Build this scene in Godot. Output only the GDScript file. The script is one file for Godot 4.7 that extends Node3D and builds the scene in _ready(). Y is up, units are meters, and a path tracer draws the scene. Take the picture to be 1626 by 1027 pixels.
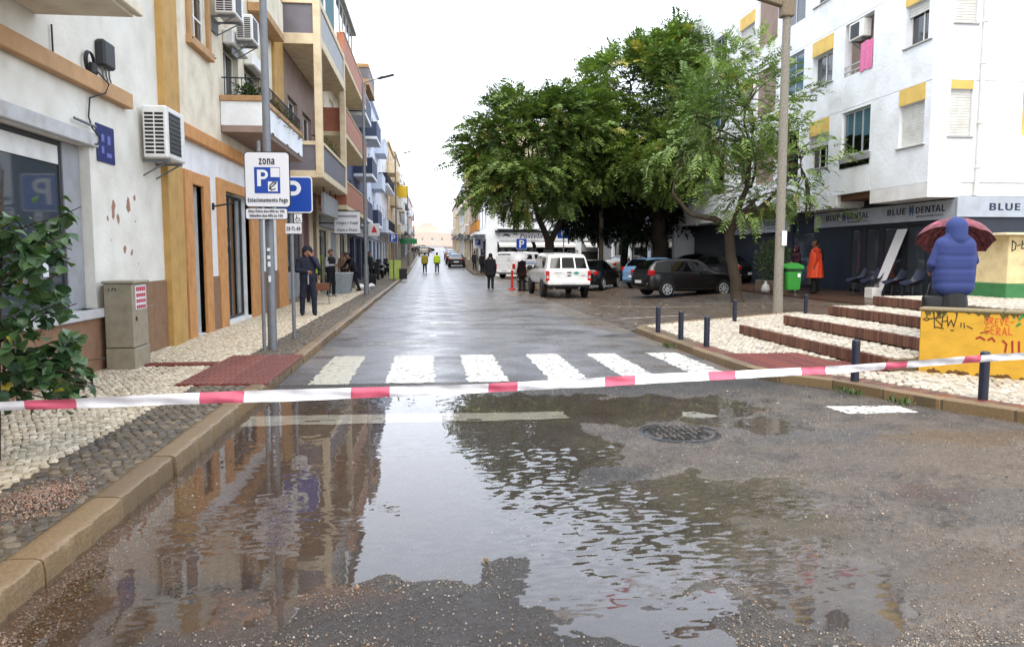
extends Node3D

# A wet shopping street after a flood, seen across a strip of barrier tape.
# x runs across the street, y is up and d is the distance along the street (world z = -d).

var M := {}
var T := {}
var base_of := {}
var used := {}
var rng := RandomNumberGenerator.new()
var n_low := FastNoiseLite.new()
var n_mid := FastNoiseLite.new()
var n_high := FastNoiseLite.new()
var n_edge := FastNoiseLite.new()
var fonts := {}

func _ready():
	rng.seed = 4711
	setup_camera()
	setup_light()
	setup_noise()
	setup_materials()
	build_ground()
	build_left_pavement()
	build_right_island()
	build_steps_and_wall()
	build_building_a()
	build_building_b()
	build_building_c()
	build_left_row()
	build_dental_building()
	build_cafe_building()
	build_right_row()
	build_trees()
	build_street_furniture()
	build_vehicles()
	build_people()
	build_small_things()

func setup_camera():
	var cam := Camera3D.new()
	cam.name = "camera"
	cam.fov = 46.334
	cam.near = 0.05
	cam.far = 2000.0
	add_child(cam)
	cam.position = Vector3(0, 1.68, 0)
	cam.rotation = Vector3(deg_to_rad(-5.137), deg_to_rad(-6.0885), 0)
	cam.current = true

func setup_light():
	var e := Environment.new()
	e.background_mode = Environment.BG_SKY
	var sm := ProceduralSkyMaterial.new()
	sm.sky_top_color = Color(0.79, 0.845, 0.93)
	sm.sky_horizon_color = Color(0.96, 0.975, 1.0)
	sm.sky_curve = 0.25
	sm.ground_bottom_color = Color(0.2, 0.19, 0.18)
	sm.ground_horizon_color = Color(0.55, 0.54, 0.53)
	sm.sky_energy_multiplier = 1.0
	var sky := Sky.new()
	sky.sky_material = sm
	e.sky = sky
	e.background_energy_multiplier = 1.0
	e.tonemap_mode = Environment.TONE_MAPPER_LINEAR
	e.tonemap_exposure = 3.1
	e.sdfgi_enabled = true
	e.ssao_enabled = true
	e.ssil_enabled = true
	var we := WorldEnvironment.new()
	we.name = "world_environment"
	we.environment = e
	add_child(we)
	var sun := DirectionalLight3D.new()
	sun.name = "sun"
	sun.light_energy = 0.42
	sun.light_angular_distance = 45.0
	sun.light_color = Color(1.0, 0.985, 0.96)
	sun.shadow_enabled = true
	sun.rotation = Vector3(deg_to_rad(-58), deg_to_rad(-20), 0)
	add_child(sun)

# ---------------------------------------------------------------- helpers

func P(x: float, y: float, d: float) -> Vector3:
	return Vector3(x, y, -d)

func C(r: int, g: int, b: int) -> Color:
	return Color8(r, g, b)

func lin(r: int, g: int, b: int) -> Color:
	return Color8(r, g, b).srgb_to_linear()

func numbered(called: String) -> String:
	if not used.has(called):
		used[called] = 0
		return called
	used[called] += 1
	return "%s_%03d" % [called, used[called]]

func tag(o: Node, label := "", category := "", group := "", kind := ""):
	if label != "": o.set_meta("label", label)
	if category != "": o.set_meta("category", category)
	if group != "": o.set_meta("group", group)
	if kind != "": o.set_meta("kind", kind)
	return o

# a thing whose parts are built in its own axes
func thing(called: String, label: String, category: String, at: Vector3, turn := 0.0, group := "") -> Node3D:
	var o := Node3D.new()
	o.name = numbered(called)
	add_child(o)
	o.position = at
	o.rotation.y = turn
	tag(o, label, category, group)
	return o

# a thing whose parts are built in world axes; its node stands at the thing's base
func wthing(called: String, label: String, category: String, at: Vector3, group := "") -> Node3D:
	var o := thing(called, label, category, at, 0.0, group)
	base_of[o] = at
	return o

func st() -> SurfaceTool:
	var s := SurfaceTool.new()
	s.begin(Mesh.PRIMITIVE_TRIANGLES)
	return s

func put(called: String, mesh: Mesh, m: Material, parent: Node = self, xf := Transform3D.IDENTITY) -> MeshInstance3D:
	var o := MeshInstance3D.new()
	o.mesh = mesh
	o.material_override = m
	if parent == self:
		o.name = numbered(called)
		add_child(o)
	else:
		o.name = called
		parent.add_child(o, true)
	o.transform = xf
	if base_of.has(parent): o.position -= base_of[parent]
	return o

func obj(called: String, s: SurfaceTool, m: Material, parent: Node = self) -> MeshInstance3D:
	return put(called, s.commit(), m, parent)

func struct(called: String, s: SurfaceTool, m: Material) -> MeshInstance3D:
	var o := obj(called, s, m, self)
	o.set_meta("kind", "structure")
	return o

func tri(s: SurfaceTool, a: Vector3, b: Vector3, c: Vector3, out: Vector3):
	var n := (b - a).cross(c - a)
	if n.length_squared() < 1e-16: return
	n = n.normalized()
	if n.dot(out) < 0.0:
		s.set_normal(-n)
		s.add_vertex(a); s.add_vertex(b); s.add_vertex(c)
	else:
		s.set_normal(n)
		s.add_vertex(a); s.add_vertex(c); s.add_vertex(b)

func quad(s: SurfaceTool, a: Vector3, b: Vector3, c: Vector3, d: Vector3, out: Vector3):
	tri(s, a, b, c, out)
	tri(s, a, c, d, out)

# a box from a corner and three edge vectors, with chamfered edges
func obx(s: SurfaceTool, o: Vector3, ax: Vector3, ay: Vector3, az: Vector3, c := 0.0):
	var m := o + (ax + ay + az) * 0.5
	var h := [ax * 0.5, ay * 0.5, az * 0.5]
	if c <= 0.0:
		for k in 3:
			var p: Vector3 = h[(k + 1) % 3]
			var q: Vector3 = h[(k + 2) % 3]
			for sg in [-1.0, 1.0]:
				var w: Vector3 = h[k] * sg
				quad(s, m + w + p + q, m + w - p + q, m + w - p - q, m + w + p - q, w)
		return
	var lens := [ax.length() * 0.5, ay.length() * 0.5, az.length() * 0.5]
	var t := [minf(0.9, c / maxf(lens[0], 1e-6)), minf(0.9, c / maxf(lens[1], 1e-6)), minf(0.9, c / maxf(lens[2], 1e-6))]
	for k in 3:
		var k1 := (k + 1) % 3
		var k2 := (k + 2) % 3
		var p: Vector3 = h[k1] * (1.0 - t[k1])
		var q: Vector3 = h[k2] * (1.0 - t[k2])
		for sg in [-1.0, 1.0]:
			var w: Vector3 = h[k] * sg
			quad(s, m + w + p + q, m + w - p + q, m + w - p - q, m + w + p - q, w)
		# edges along axis k
		var al: Vector3 = h[k] * (1.0 - t[k])
		for s1 in [-1.0, 1.0]:
			for s2 in [-1.0, 1.0]:
				var e1: Vector3 = h[k1] * s1 + h[k2] * s2 * (1.0 - t[k2])
				var e2: Vector3 = h[k1] * s1 * (1.0 - t[k1]) + h[k2] * s2
				quad(s, m + e1 + al, m + e1 - al, m + e2 - al, m + e2 + al, h[k1] * s1 / lens[k1] + h[k2] * s2 / lens[k2])
	for sx in [-1.0, 1.0]:
		for sy in [-1.0, 1.0]:
			for sz in [-1.0, 1.0]:
				var a: Vector3 = h[0] * sx
				var b: Vector3 = h[1] * sy
				var e: Vector3 = h[2] * sz
				tri(s, m + a + b * (1 - t[1]) + e * (1 - t[2]), m + a * (1 - t[0]) + b + e * (1 - t[2]), m + a * (1 - t[0]) + b * (1 - t[1]) + e, a + b + e)

func bx(s: SurfaceTool, x0: float, x1: float, y0: float, y1: float, d0: float, d1: float, c := 0.0):
	obx(s, Vector3(x0, y0, -d1), Vector3(x1 - x0, 0, 0), Vector3(0, y1 - y0, 0), Vector3(0, 0, d1 - d0), c)

# box centred at a point, own axes
func cb(s: SurfaceTool, m: Vector3, size: Vector3, c := 0.0):
	obx(s, m - size * 0.5, Vector3(size.x, 0, 0), Vector3(0, size.y, 0), Vector3(0, 0, size.z), c)

# wall frame: a runs along the wall, y up, k out of the wall
func fr(o: Vector3, u: Vector3, n: Vector3) -> Dictionary:
	return {"o": o, "u": u, "n": n}

func fp(f: Dictionary, a: float, y: float, k: float) -> Vector3:
	return f.o + f.u * a + Vector3.UP * y + f.n * k

func fbx(s: SurfaceTool, f: Dictionary, a0: float, a1: float, y0: float, y1: float, k0: float, k1: float, c := 0.0):
	obx(s, fp(f, a0, y0, k0), f.u * (a1 - a0), Vector3.UP * (y1 - y0), f.n * (k1 - k0), c)

# smooth sheet from rows of points; out points roughly outwards at the middle
func grid(s: SurfaceTool, g: Array, closed := false, flip := false):
	var rows := g.size()
	var cols: int = g[0].size()
	var nn := []
	for i in rows:
		var r := PackedVector3Array()
		r.resize(cols)
		for j in cols:
			var ja := (j - 1 + cols) % cols if closed else maxi(j - 1, 0)
			var jb := (j + 1) % cols if closed else mini(j + 1, cols - 1)
			var du: Vector3 = g[i][jb] - g[i][ja]
			var dv: Vector3 = g[mini(i + 1, rows - 1)][j] - g[maxi(i - 1, 0)][j]
			var n := du.cross(dv)
			if n.length_squared() < 1e-14:
				n = Vector3.UP
				if i > 0: n = nn[i - 1][j]
			else:
				n = n.normalized()
				if flip: n = -n
			r[j] = n
		nn.append(r)
	for i in rows - 1:
		for j in (cols if closed else cols - 1):
			var k := (j + 1) % cols
			var ids := [[i, j], [i, k], [i + 1, k], [i + 1, j]]
			var order := [0, 2, 1, 0, 3, 2] if not flip else [0, 1, 2, 0, 2, 3]
			for q in order:
				var w: Array = ids[q]
				s.set_normal(nn[w[0]][w[1]])
				s.add_vertex(g[w[0]][w[1]])

func tube(s: SurfaceTool, pts: Array, radii: Array, n := 8, caps := true):
	var g := []
	var last := Vector3.ZERO
	for i in pts.size():
		var a: Vector3 = pts[maxi(i - 1, 0)]
		var b: Vector3 = pts[mini(i + 1, pts.size() - 1)]
		var t := (b - a).normalized()
		var side := last
		if side == Vector3.ZERO or absf(side.dot(t)) > 0.95:
			side = Vector3.UP if absf(t.y) < 0.9 else Vector3.RIGHT
		side = (side - t * side.dot(t)).normalized()
		last = side
		var up := t.cross(side)
		var row := PackedVector3Array()
		var r: float = radii[mini(i, radii.size() - 1)]
		for j in n:
			var w := TAU * j / n
			row.append(pts[i] + (side * cos(w) + up * sin(w)) * r)
		g.append(row)
	grid(s, g, true)
	if caps:
		for e in [0, pts.size() - 1]:
			var out: Vector3 = (pts[0] - pts[1]) if e == 0 else (pts[e] - pts[e - 1])
			for j in n:
				tri(s, pts[e], g[e][j], g[e][(j + 1) % n], out)

# turned shape about a vertical axis, profile of Vector2(radius, y)
func lathe(s: SurfaceTool, at: Vector3, prof: Array, n := 16, flip := false):
	var g := []
	for p in prof:
		var row := PackedVector3Array()
		for j in n:
			var w := TAU * j / n
			row.append(at + Vector3(cos(w) * p.x, p.y, -sin(w) * p.x))
		g.append(row)
	grid(s, g, true, flip)

func cyl(s: SurfaceTool, a: Vector3, b: Vector3, r: float, n := 16):
	tube(s, [a, a.lerp(b, 0.5), b], [r, r, r], n)

# flat polygon (2D, in axes u and v at o) pushed out along w
func prism(s: SurfaceTool, poly: PackedVector2Array, o: Vector3, u: Vector3, v: Vector3, w: Vector3):
	var idx := Geometry2D.triangulate_polygon(poly)
	for i in range(0, idx.size(), 3):
		var a := o + u * poly[idx[i]].x + v * poly[idx[i]].y
		var b := o + u * poly[idx[i + 1]].x + v * poly[idx[i + 1]].y
		var c := o + u * poly[idx[i + 2]].x + v * poly[idx[i + 2]].y
		tri(s, a, b, c, -w)
		tri(s, a + w, b + w, c + w, w)
	var area := 0.0
	for i in poly.size():
		area += poly[i].cross(poly[(i + 1) % poly.size()])
	for i in poly.size():
		var p := poly[i]
		var q := poly[(i + 1) % poly.size()]
		var e := q - p
		var nrm := Vector2(e.y, -e.x) * signf(area)
		var a := o + u * p.x + v * p.y
		var b := o + u * q.x + v * q.y
		quad(s, a, b, b + w, a + w, u * nrm.x + v * nrm.y)

# strokes drawn as thin raised strips on a wall (graffiti, signs)
func stroke(s: SurfaceTool, f: Dictionary, pts: Array, w: float, k := 0.003, thick := 0.002):
	for i in pts.size() - 1:
		var a: Vector2 = pts[i]
		var b: Vector2 = pts[i + 1]
		var t := (b - a)
		if t.length() < 1e-5: continue
		t = t.normalized()
		var nrm := Vector2(-t.y, t.x) * w * 0.5
		a -= t * w * 0.35
		b += t * w * 0.35
		var kk := k + 0.0004 * (i % 2)
		obx(s, fp(f, a.x - nrm.x, a.y - nrm.y, kk), f.u * (b.x - a.x) + Vector3.UP * (b.y - a.y), f.u * nrm.x * 2 + Vector3.UP * nrm.y * 2, f.n * thick)

func lettering(words: String, size: float, bold: bool, serif := false) -> TextMesh:
	var key := "%s%s" % [bold, serif]
	if not fonts.has(key):
		var f := SystemFont.new()
		f.font_names = PackedStringArray(["Droid Serif" if serif else "Droid Sans"])
		f.font_weight = 700 if bold else 400
		fonts[key] = f
	var t := TextMesh.new()
	t.text = words
	t.font = fonts[key]
	t.font_size = 32
	t.pixel_size = size / 32.0
	t.depth = 0.006
	t.curve_step = 2.0
	return t

# words on a wall frame, centred at (a, y); width squeezes the line to that length
func words(called: String, text: String, f: Dictionary, a: float, y: float, k: float, size: float, m: Material, parent: Node, bold := true, width := 0.0, serif := false, slant := 0.0):
	var t := lettering(text, size, bold, serif)
	var sx := 1.0
	if width > 0.0:
		sx = width / maxf(t.get_aabb().size.x, 0.01)
	var bs := Basis(f.u * sx, Vector3.UP + f.u * slant, f.n)
	return put(called, t, m, parent, Transform3D(bs, fp(f, a, y, k)))

# wall with rectangular openings [a0, a1, y0, y1]; reveals go back by depth
func facade(called: String, f: Dictionary, a0: float, a1: float, y0: float, y1: float, holes: Array, depth: float, m: Material, parent: Node, body := 6.0) -> MeshInstance3D:
	var s := st()
	facade_into(s, f, a0, a1, y0, y1, holes, depth, body)
	return obj(called, s, m, parent)

func facade_into(s: SurfaceTool, f: Dictionary, a0: float, a1: float, y0: float, y1: float, holes: Array, depth: float, body: float):
	var us := [a0, a1]
	var ys := [y0, y1]
	for h in holes:
		for v in [h[0], h[1]]:
			if v > a0 and v < a1 and not us.has(v): us.append(v)
		for v in [h[2], h[3]]:
			if v > y0 and v < y1 and not ys.has(v): ys.append(v)
	us.sort(); ys.sort()
	for i in us.size() - 1:
		for j in ys.size() - 1:
			var ca: float = (us[i] + us[i + 1]) * 0.5
			var cy: float = (ys[j] + ys[j + 1]) * 0.5
			var open := false
			for h in holes:
				if ca > h[0] and ca < h[1] and cy > h[2] and cy < h[3]: open = true
			if not open:
				quad(s, fp(f, us[i], ys[j], 0), fp(f, us[i + 1], ys[j], 0), fp(f, us[i + 1], ys[j + 1], 0), fp(f, us[i], ys[j + 1], 0), f.n)
	for h in holes:
		var p := [fp(f, h[0], h[2], 0), fp(f, h[1], h[2], 0), fp(f, h[1], h[3], 0), fp(f, h[0], h[3], 0)]
		var c: Vector3 = (p[0] + p[2]) * 0.5
		for i in 4:
			var e: Vector3 = p[(i + 1) % 4]
			quad(s, p[i], e, e - f.n * depth, p[i] - f.n * depth, c - (p[i] + e) * 0.5)
	if body > 0.0:
		fbx(s, f, a0, a1, y0, y1, -depth - body, -depth)
	# rim between the sheet and the body
	for e in [[a0, y0, a1, y0, Vector3.DOWN], [a0, y1, a1, y1, Vector3.UP], [a0, y0, a0, y1, -f.u], [a1, y0, a1, y1, f.u]]:
		quad(s, fp(f, e[0], e[1], 0), fp(f, e[2], e[3], 0), fp(f, e[2], e[3], -depth), fp(f, e[0], e[1], -depth), e[4])

# a framed window: frame mesh with its panes as children
func window(f: Dictionary, a0: float, a1: float, y0: float, y1: float, k: float, nx: int, ny: int, fm: Material, gm: Material, parent: Node, fw := 0.05, called := "window") -> MeshInstance3D:
	var s := st()
	fbx(s, f, a0, a0 + fw, y0, y1, k - 0.03, k + 0.03, 0.004)
	fbx(s, f, a1 - fw, a1, y0, y1, k - 0.03, k + 0.03, 0.004)
	fbx(s, f, a0 + fw, a1 - fw, y0, y0 + fw, k - 0.03, k + 0.028, 0.004)
	fbx(s, f, a0 + fw, a1 - fw, y1 - fw, y1, k - 0.03, k + 0.028, 0.004)
	var wx := (a1 - a0 - fw * 2) / nx
	var wy := (y1 - y0 - fw * 2) / ny
	for i in range(1, nx):
		var x := a0 + fw + wx * i
		fbx(s, f, x - fw * 0.45, x + fw * 0.45, y0 + fw, y1 - fw, k - 0.028, k + 0.025, 0.003)
	for j in range(1, ny):
		var y := y0 + fw + wy * j
		fbx(s, f, a0 + fw, a1 - fw, y - fw * 0.4, y + fw * 0.4, k - 0.027, k + 0.022, 0.003)
	var o := obj(called, s, fm, parent)
	for i in nx:
		for j in ny:
			var g := st()
			var x := a0 + fw + wx * i
			var y := y0 + fw + wy * j
			fbx(g, f, x, x + wx, y, y + wy, k - 0.008, k + 0.002)
			obj("pane", g, gm, o)
	return o

# roller shutter of narrow slats
func shutter(f: Dictionary, a0: float, a1: float, y0: float, y1: float, k: float, m: Material, parent: Node, pitch := 0.06):
	var s := st()
	var n := maxi(1, int((y1 - y0) / pitch))
	var h := (y1 - y0) / n
	for i in n:
		fbx(s, f, a0, a1, y0 + h * i + 0.004, y0 + h * (i + 1), k - 0.02, k, minf(0.008, h * 0.3))
	fbx(s, f, a0, a1, y0, y1, k - 0.03, k - 0.012)
	return obj("shutter", s, m, parent)

func cyl_lying(s: SurfaceTool, m: Vector3, axis: Vector3, half: float, r: float, n := 20, bev := 0.0):
	axis = axis.normalized()
	if bev <= 0.0:
		cyl(s, m - axis * half, m + axis * half, r, n)
	else:
		tube(s, [m - axis * half, m - axis * (half - bev * 0.3), m - axis * (half - bev), m + axis * (half - bev), m + axis * (half - bev * 0.3), m + axis * half], [r - bev, r - bev * 0.3, r, r, r - bev * 0.3, r - bev], n)

func mm(called: String, mesh: Mesh, m: Material, xfs: Array, cols: Array, parent: Node) -> MultiMeshInstance3D:
	var q := MultiMesh.new()
	q.transform_format = MultiMesh.TRANSFORM_3D
	q.use_colors = cols.size() > 0
	q.mesh = mesh
	q.instance_count = xfs.size()
	for i in xfs.size():
		q.set_instance_transform(i, xfs[i])
		if cols.size() > 0: q.set_instance_color(i, cols[i])
	var o := MultiMeshInstance3D.new()
	o.multimesh = q
	o.material_override = m
	if parent == self:
		o.name = numbered(called)
		add_child(o)
	else:
		o.name = called
		parent.add_child(o, true)
	if base_of.has(parent): o.position = -base_of[parent]
	return o

# ---------------------------------------------------------------- textures and materials

func setup_noise():
	for a in [[n_low, 11, 0.55, 3], [n_mid, 12, 2.6, 3], [n_high, 13, 22.0, 2], [n_edge, 14, 1.3, 4]]:
		var n: FastNoiseLite = a[0]
		n.seed = a[1]
		n.noise_type = FastNoiseLite.TYPE_SIMPLEX_SMOOTH
		n.frequency = a[2]
		n.fractal_octaves = a[3]

func noise_tex(sd: int, freq: float, oct: int, lo: Color, hi: Color, power := 1.0, size := 512, kind := FastNoiseLite.TYPE_SIMPLEX_SMOOTH, stretch := 1.0, cut := 0.0) -> ImageTexture:
	var n := FastNoiseLite.new()
	n.seed = sd
	n.noise_type = kind
	n.frequency = freq
	n.fractal_octaves = oct
	var im := n.get_seamless_image(size, size)
	if stretch != 1.0:
		im.resize(size, int(size * stretch), Image.INTERPOLATE_CUBIC)
	im.convert(Image.FORMAT_L8)
	var d := im.get_data()
	var lut := PackedByteArray()
	for i in 256:
		var t := pow(clampf((i / 255.0 - cut) / (1.0 - cut), 0, 1), power)
		var c := lo.lerp(hi, t)
		lut.append(int(c.r * 255)); lut.append(int(c.g * 255)); lut.append(int(c.b * 255))
	var out := PackedByteArray()
	out.resize(d.size() * 3)
	for i in d.size():
		var v := d[i] * 3
		out[i * 3] = lut[v]; out[i * 3 + 1] = lut[v + 1]; out[i * 3 + 2] = lut[v + 2]
	return ImageTexture.create_from_image(Image.create_from_data(im.get_width(), im.get_height(), false, Image.FORMAT_RGB8, out))

func normal_tex(sd: int, freq: float, oct: int, strength: float, size := 512) -> ImageTexture:
	var n := FastNoiseLite.new()
	n.seed = sd
	n.noise_type = FastNoiseLite.TYPE_SIMPLEX_SMOOTH
	n.frequency = freq
	n.fractal_octaves = oct
	var im := n.get_seamless_image(size, size)
	im.convert(Image.FORMAT_RGBA8)
	im.bump_map_to_normal_map(strength)
	return ImageTexture.create_from_image(im)

func mat(key: String, col: Color, rough := 0.8, tex := "", sc := 1.0, o := {}) -> StandardMaterial3D:
	if M.has(key): return M[key]
	var m := StandardMaterial3D.new()
	m.resource_name = key
	m.albedo_color = col
	m.roughness = rough
	if tex != "":
		m.albedo_texture = T[tex]
		m.uv1_triplanar = true
		m.uv1_world_triplanar = o.get("world", true)
		m.uv1_scale = Vector3.ONE * sc
	if o.has("normal"):
		m.normal_enabled = true
		m.normal_texture = T[o.normal]
		m.normal_scale = o.get("ns", 0.5)
	if o.has("rt"):
		m.roughness_texture = T[o.rt]
		m.roughness = 1.0
	if o.get("vc", false): m.vertex_color_use_as_albedo = true
	if o.has("metal"): m.metallic = o.metal
	if o.has("spec"): m.metallic_specular = o.spec
	if o.has("coat"):
		m.clearcoat_enabled = true
		m.clearcoat = o.coat
		m.clearcoat_roughness = 0.06
	if o.has("back"):
		m.backlight_enabled = true
		m.backlight = o.back
	if o.has("alpha"):
		m.transparency = BaseMaterial3D.TRANSPARENCY_ALPHA
		m.albedo_color.a = o.alpha
	if o.get("both", false): m.cull_mode = BaseMaterial3D.CULL_DISABLED
	M[key] = m
	return m

func setup_materials():
	T.plaster = noise_tex(21, 0.006, 6, Color(0.88, 0.87, 0.85), Color(1, 1, 1), 0.6)
	T.grime = noise_tex(22, 0.012, 6, Color(0.70, 0.66, 0.60), Color(1, 1, 1), 0.25, 512, FastNoiseLite.TYPE_SIMPLEX_SMOOTH, 2.0)
	T.grain = noise_tex(23, 0.09, 3, Color(0.6, 0.6, 0.6), Color(1, 1, 1), 0.8)
	T.gravel = noise_tex(24, 0.13, 2, Color(0.30, 0.29, 0.28), Color(1, 1, 1), 1.9)
	T.stone = noise_tex(25, 0.03, 5, Color(0.72, 0.69, 0.64), Color(1, 1, 1), 0.8)
	T.bark = noise_tex(26, 0.035, 5, Color(0.35, 0.33, 0.3), Color(1, 1, 1), 1.0, 512, FastNoiseLite.TYPE_SIMPLEX_SMOOTH, 0.5)
	T.wetrough = noise_tex(27, 0.008, 5, Color(0.16, 0.16, 0.16), Color(0.75, 0.75, 0.75), 1.0)
	T.nearrough = noise_tex(30, 0.02, 5, Color(0.08, 0.08, 0.08), Color(0.46, 0.46, 0.46), 1.0)
	T.farrough = noise_tex(29, 0.006, 5, Color(0.20, 0.20, 0.20), Color(0.52, 0.52, 0.52), 1.0)
	T.flower = noise_tex(28, 0.035, 1, Color(0.22, 0.07, 0.10), Color(1, 0.86, 0.88), 1.15, 256, FastNoiseLite.TYPE_CELLULAR)
	T.n_plaster = normal_tex(31, 0.05, 4, 2.0)
	T.n_asphalt = normal_tex(32, 0.16, 2, 5.0)
	T.n_wood = normal_tex(33, 0.03, 3, 2.0)
	var pn := {"normal": "n_plaster", "ns": 0.35}
	mat("wall_white", C(222, 219, 209), 0.85, "plaster", 0.4, pn)
	mat("wall_bright", C(239, 243, 249), 0.8, "plaster", 0.22, pn)
	mat("wall_cream", C(226, 217, 196), 0.85, "grime", 0.24, pn)
	mat("wall_white_b", C(226, 226, 226), 0.8, "plaster", 0.5, pn)
	mat("mustard", C(188, 150, 86), 0.75, "grime", 0.4, pn)
	mat("ochre_band", C(184, 146, 104), 0.8, "grime", 0.35, pn)
	mat("orange_trim", C(198, 142, 86), 0.7, "grime", 0.5, pn)
	mat("brown_plinth", C(138, 106, 82), 0.55, "grime", 0.6, pn)
	mat("joint", C(190, 178, 160), 0.9, "grain", 2.0)
	mat("grey_panel", C(112, 110, 120), 0.7, "plaster", 0.5, pn)
	mat("frame_cream", C(222, 206, 176), 0.8, "grime", 0.3, pn)
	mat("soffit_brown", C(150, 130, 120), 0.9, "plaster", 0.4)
	mat("grey_sill", C(186, 186, 186), 0.7, "grime", 0.5, pn)
	mat("alu", C(206, 208, 212), 0.4, "grain", 3.0, {"metal": 0.2})
	mat("alu_dark", C(70, 72, 76), 0.45, "grain", 3.0, {"metal": 0.3})
	mat("white_paint", C(228, 228, 226), 0.5, "plaster", 1.0)
	mat("glass_dark", Color(0.03, 0.035, 0.04), 0.04)
	mat("glass_blue", C(74, 104, 118), 0.06)
	mat("glass_grey", C(60, 66, 72), 0.05)
	mat("glass_clear", Color(0.25, 0.3, 0.3), 0.02, "", 1.0, {"alpha": 0.10})
	mat("shutter_white", C(214, 214, 210), 0.6, "plaster", 0.8)
	mat("shutter_grey", C(150, 152, 156), 0.6, "plaster", 0.8)
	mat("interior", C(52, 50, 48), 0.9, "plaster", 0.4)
	mat("interior_pale", C(150, 150, 146), 0.9, "plaster", 0.4)
	mat("metal_grey", C(122, 126, 132), 0.5, "grime", 1.0, {"metal": 0.35})
	mat("metal_dark", C(54, 56, 60), 0.5, "grain", 2.0, {"metal": 0.3})
	mat("black", C(22, 22, 24), 0.6, "grain", 3.0)
	mat("rubber", C(26, 26, 27), 0.85, "grain", 4.0)
	mat("rust", C(104, 72, 52), 0.85, "stone", 1.5)
	mat("concrete", C(150, 146, 138), 0.8, "stone", 0.9, pn)
	mat("concrete_dirty", C(138, 124, 104), 0.7, "stone", 0.9, pn)
	mat("kerb", C(136, 116, 88), 0.4, "stone", 2.3, {"normal": "n_asphalt", "ns": 0.5})
	mat("kerb_b", C(126, 106, 80), 0.35, "stone", 2.7, {"normal": "n_asphalt", "ns": 0.5})
	mat("kerb_c", C(144, 120, 88), 0.4, "stone", 2.1, {"normal": "n_asphalt", "ns": 0.5})
	mat("cobble", Color(1, 1, 1), 0.5, "stone", 7.0, {"vc": true})
	mat("bed", C(100, 86, 66), 0.8, "stone", 2.5)
	mat("bed_dark", C(58, 53, 46), 0.5, "stone", 2.5)
	mat("tactile", C(124, 62, 54), 0.35, "stone", 3.0)
	mat("tactile_b", C(136, 70, 58), 0.35, "stone", 2.6)
	mat("brick", C(112, 74, 60), 0.6, "stone", 4.0)
	mat("brick_b", C(98, 62, 52), 0.6, "stone", 4.0)
	mat("brick_c", C(124, 84, 66), 0.6, "stone", 4.0)
	mat("road", Color(1, 1, 1), 0.5, "gravel", 2.6, {"vc": true, "normal": "n_asphalt", "ns": 1.5, "rt": "nearrough"})
	mat("road_far", Color(1, 1, 1), 0.5, "grain", 0.37, {"vc": true, "normal": "n_asphalt", "ns": 0.10, "rt": "farrough"})
	mat("lot", C(100, 86, 74), 0.5, "grain", 0.43, {"normal": "n_asphalt", "ns": 0.15, "rt": "wetrough"})
	mat("earth", C(92, 84, 74), 0.9, "stone", 0.2)
	mat("paint", C(200, 199, 194), 0.5, "grime", 1.4, {"normal": "n_asphalt", "ns": 0.3})
	mat("paint_pale", C(176, 172, 158), 0.5, "grime", 1.1, {"normal": "n_asphalt", "ns": 0.3})
	mat("yellow_wall", C(210, 164, 50), 0.75, "grime", 0.7, pn)
	mat("sign_white", C(214, 214, 218), 0.4)
	mat("sign_blue", C(18, 62, 150), 0.35)
	mat("sign_blue_dark", C(34, 44, 104), 0.4, "grime", 2.0)
	mat("ink", C(26, 28, 36), 0.6)
	mat("ink_blue", C(20, 30, 66), 0.5)
	mat("navy_shop", C(40, 48, 62), 0.45, "plaster", 0.5)
	mat("fascia_grey", C(176, 184, 196), 0.45, "plaster", 0.5)
	mat("bollard", C(38, 44, 66), 0.4, "grain", 3.0)
	mat("bark", C(74, 62, 52), 0.9, "bark", 1.2)
	mat("bark_light", C(96, 84, 70), 0.9, "bark", 1.5)
	mat("leaf", Color(1, 1, 1), 0.55, "", 1.0, {"vc": true, "both": true, "back": Color(0.5, 0.56, 0.26)})
	mat("tape_white", C(240, 238, 242), 0.3, "plaster", 3.0)
	mat("tape_red", C(216, 100, 124), 0.3, "plaster", 3.0)
	mat("cloth", Color(1, 1, 1), 0.85, "grain", 6.0, {"vc": true, "world": false})
	mat("yellow_panel", C(224, 190, 104), 0.75, "plaster", 0.6, pn)
	mat("orange_panel", C(214, 146, 58), 0.75, "plaster", 0.6, pn)
	mat("red_panel", C(172, 108, 82), 0.7, "plaster", 0.6, pn)
	mat("navy_wall", C(62, 74, 104), 0.75, "plaster", 0.4, pn)
	mat("pale_blue", C(206, 216, 232), 0.8, "plaster", 0.3, pn)
	mat("pale_pink", C(214, 196, 184), 0.85, "grime", 0.25, pn)
	mat("pale_sand", C(222, 204, 170), 0.85, "grime", 0.25, pn)
	mat("roof_tile", C(150, 86, 64), 0.85, "stone", 1.0)
	mat("green_plastic", C(44, 128, 44), 0.4)
	mat("green_dark", C(22, 62, 30), 0.5)
	mat("rebar_red", C(196, 44, 34), 0.5)
# ---------------------------------------------------------------- ground, road, water

# the street climbs gently beyond 55 m
func street_y(d: float) -> float:
	var t := maxf(0.0, d - 55.0)
	return 0.027 * t * t / 40.0 if t < 20.0 else 0.027 * (t - 10.0)

# the square on the right climbs towards the shops
func lot_y(x: float) -> float:
	return maxf(0.0, x - 8.0) * 0.058

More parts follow.
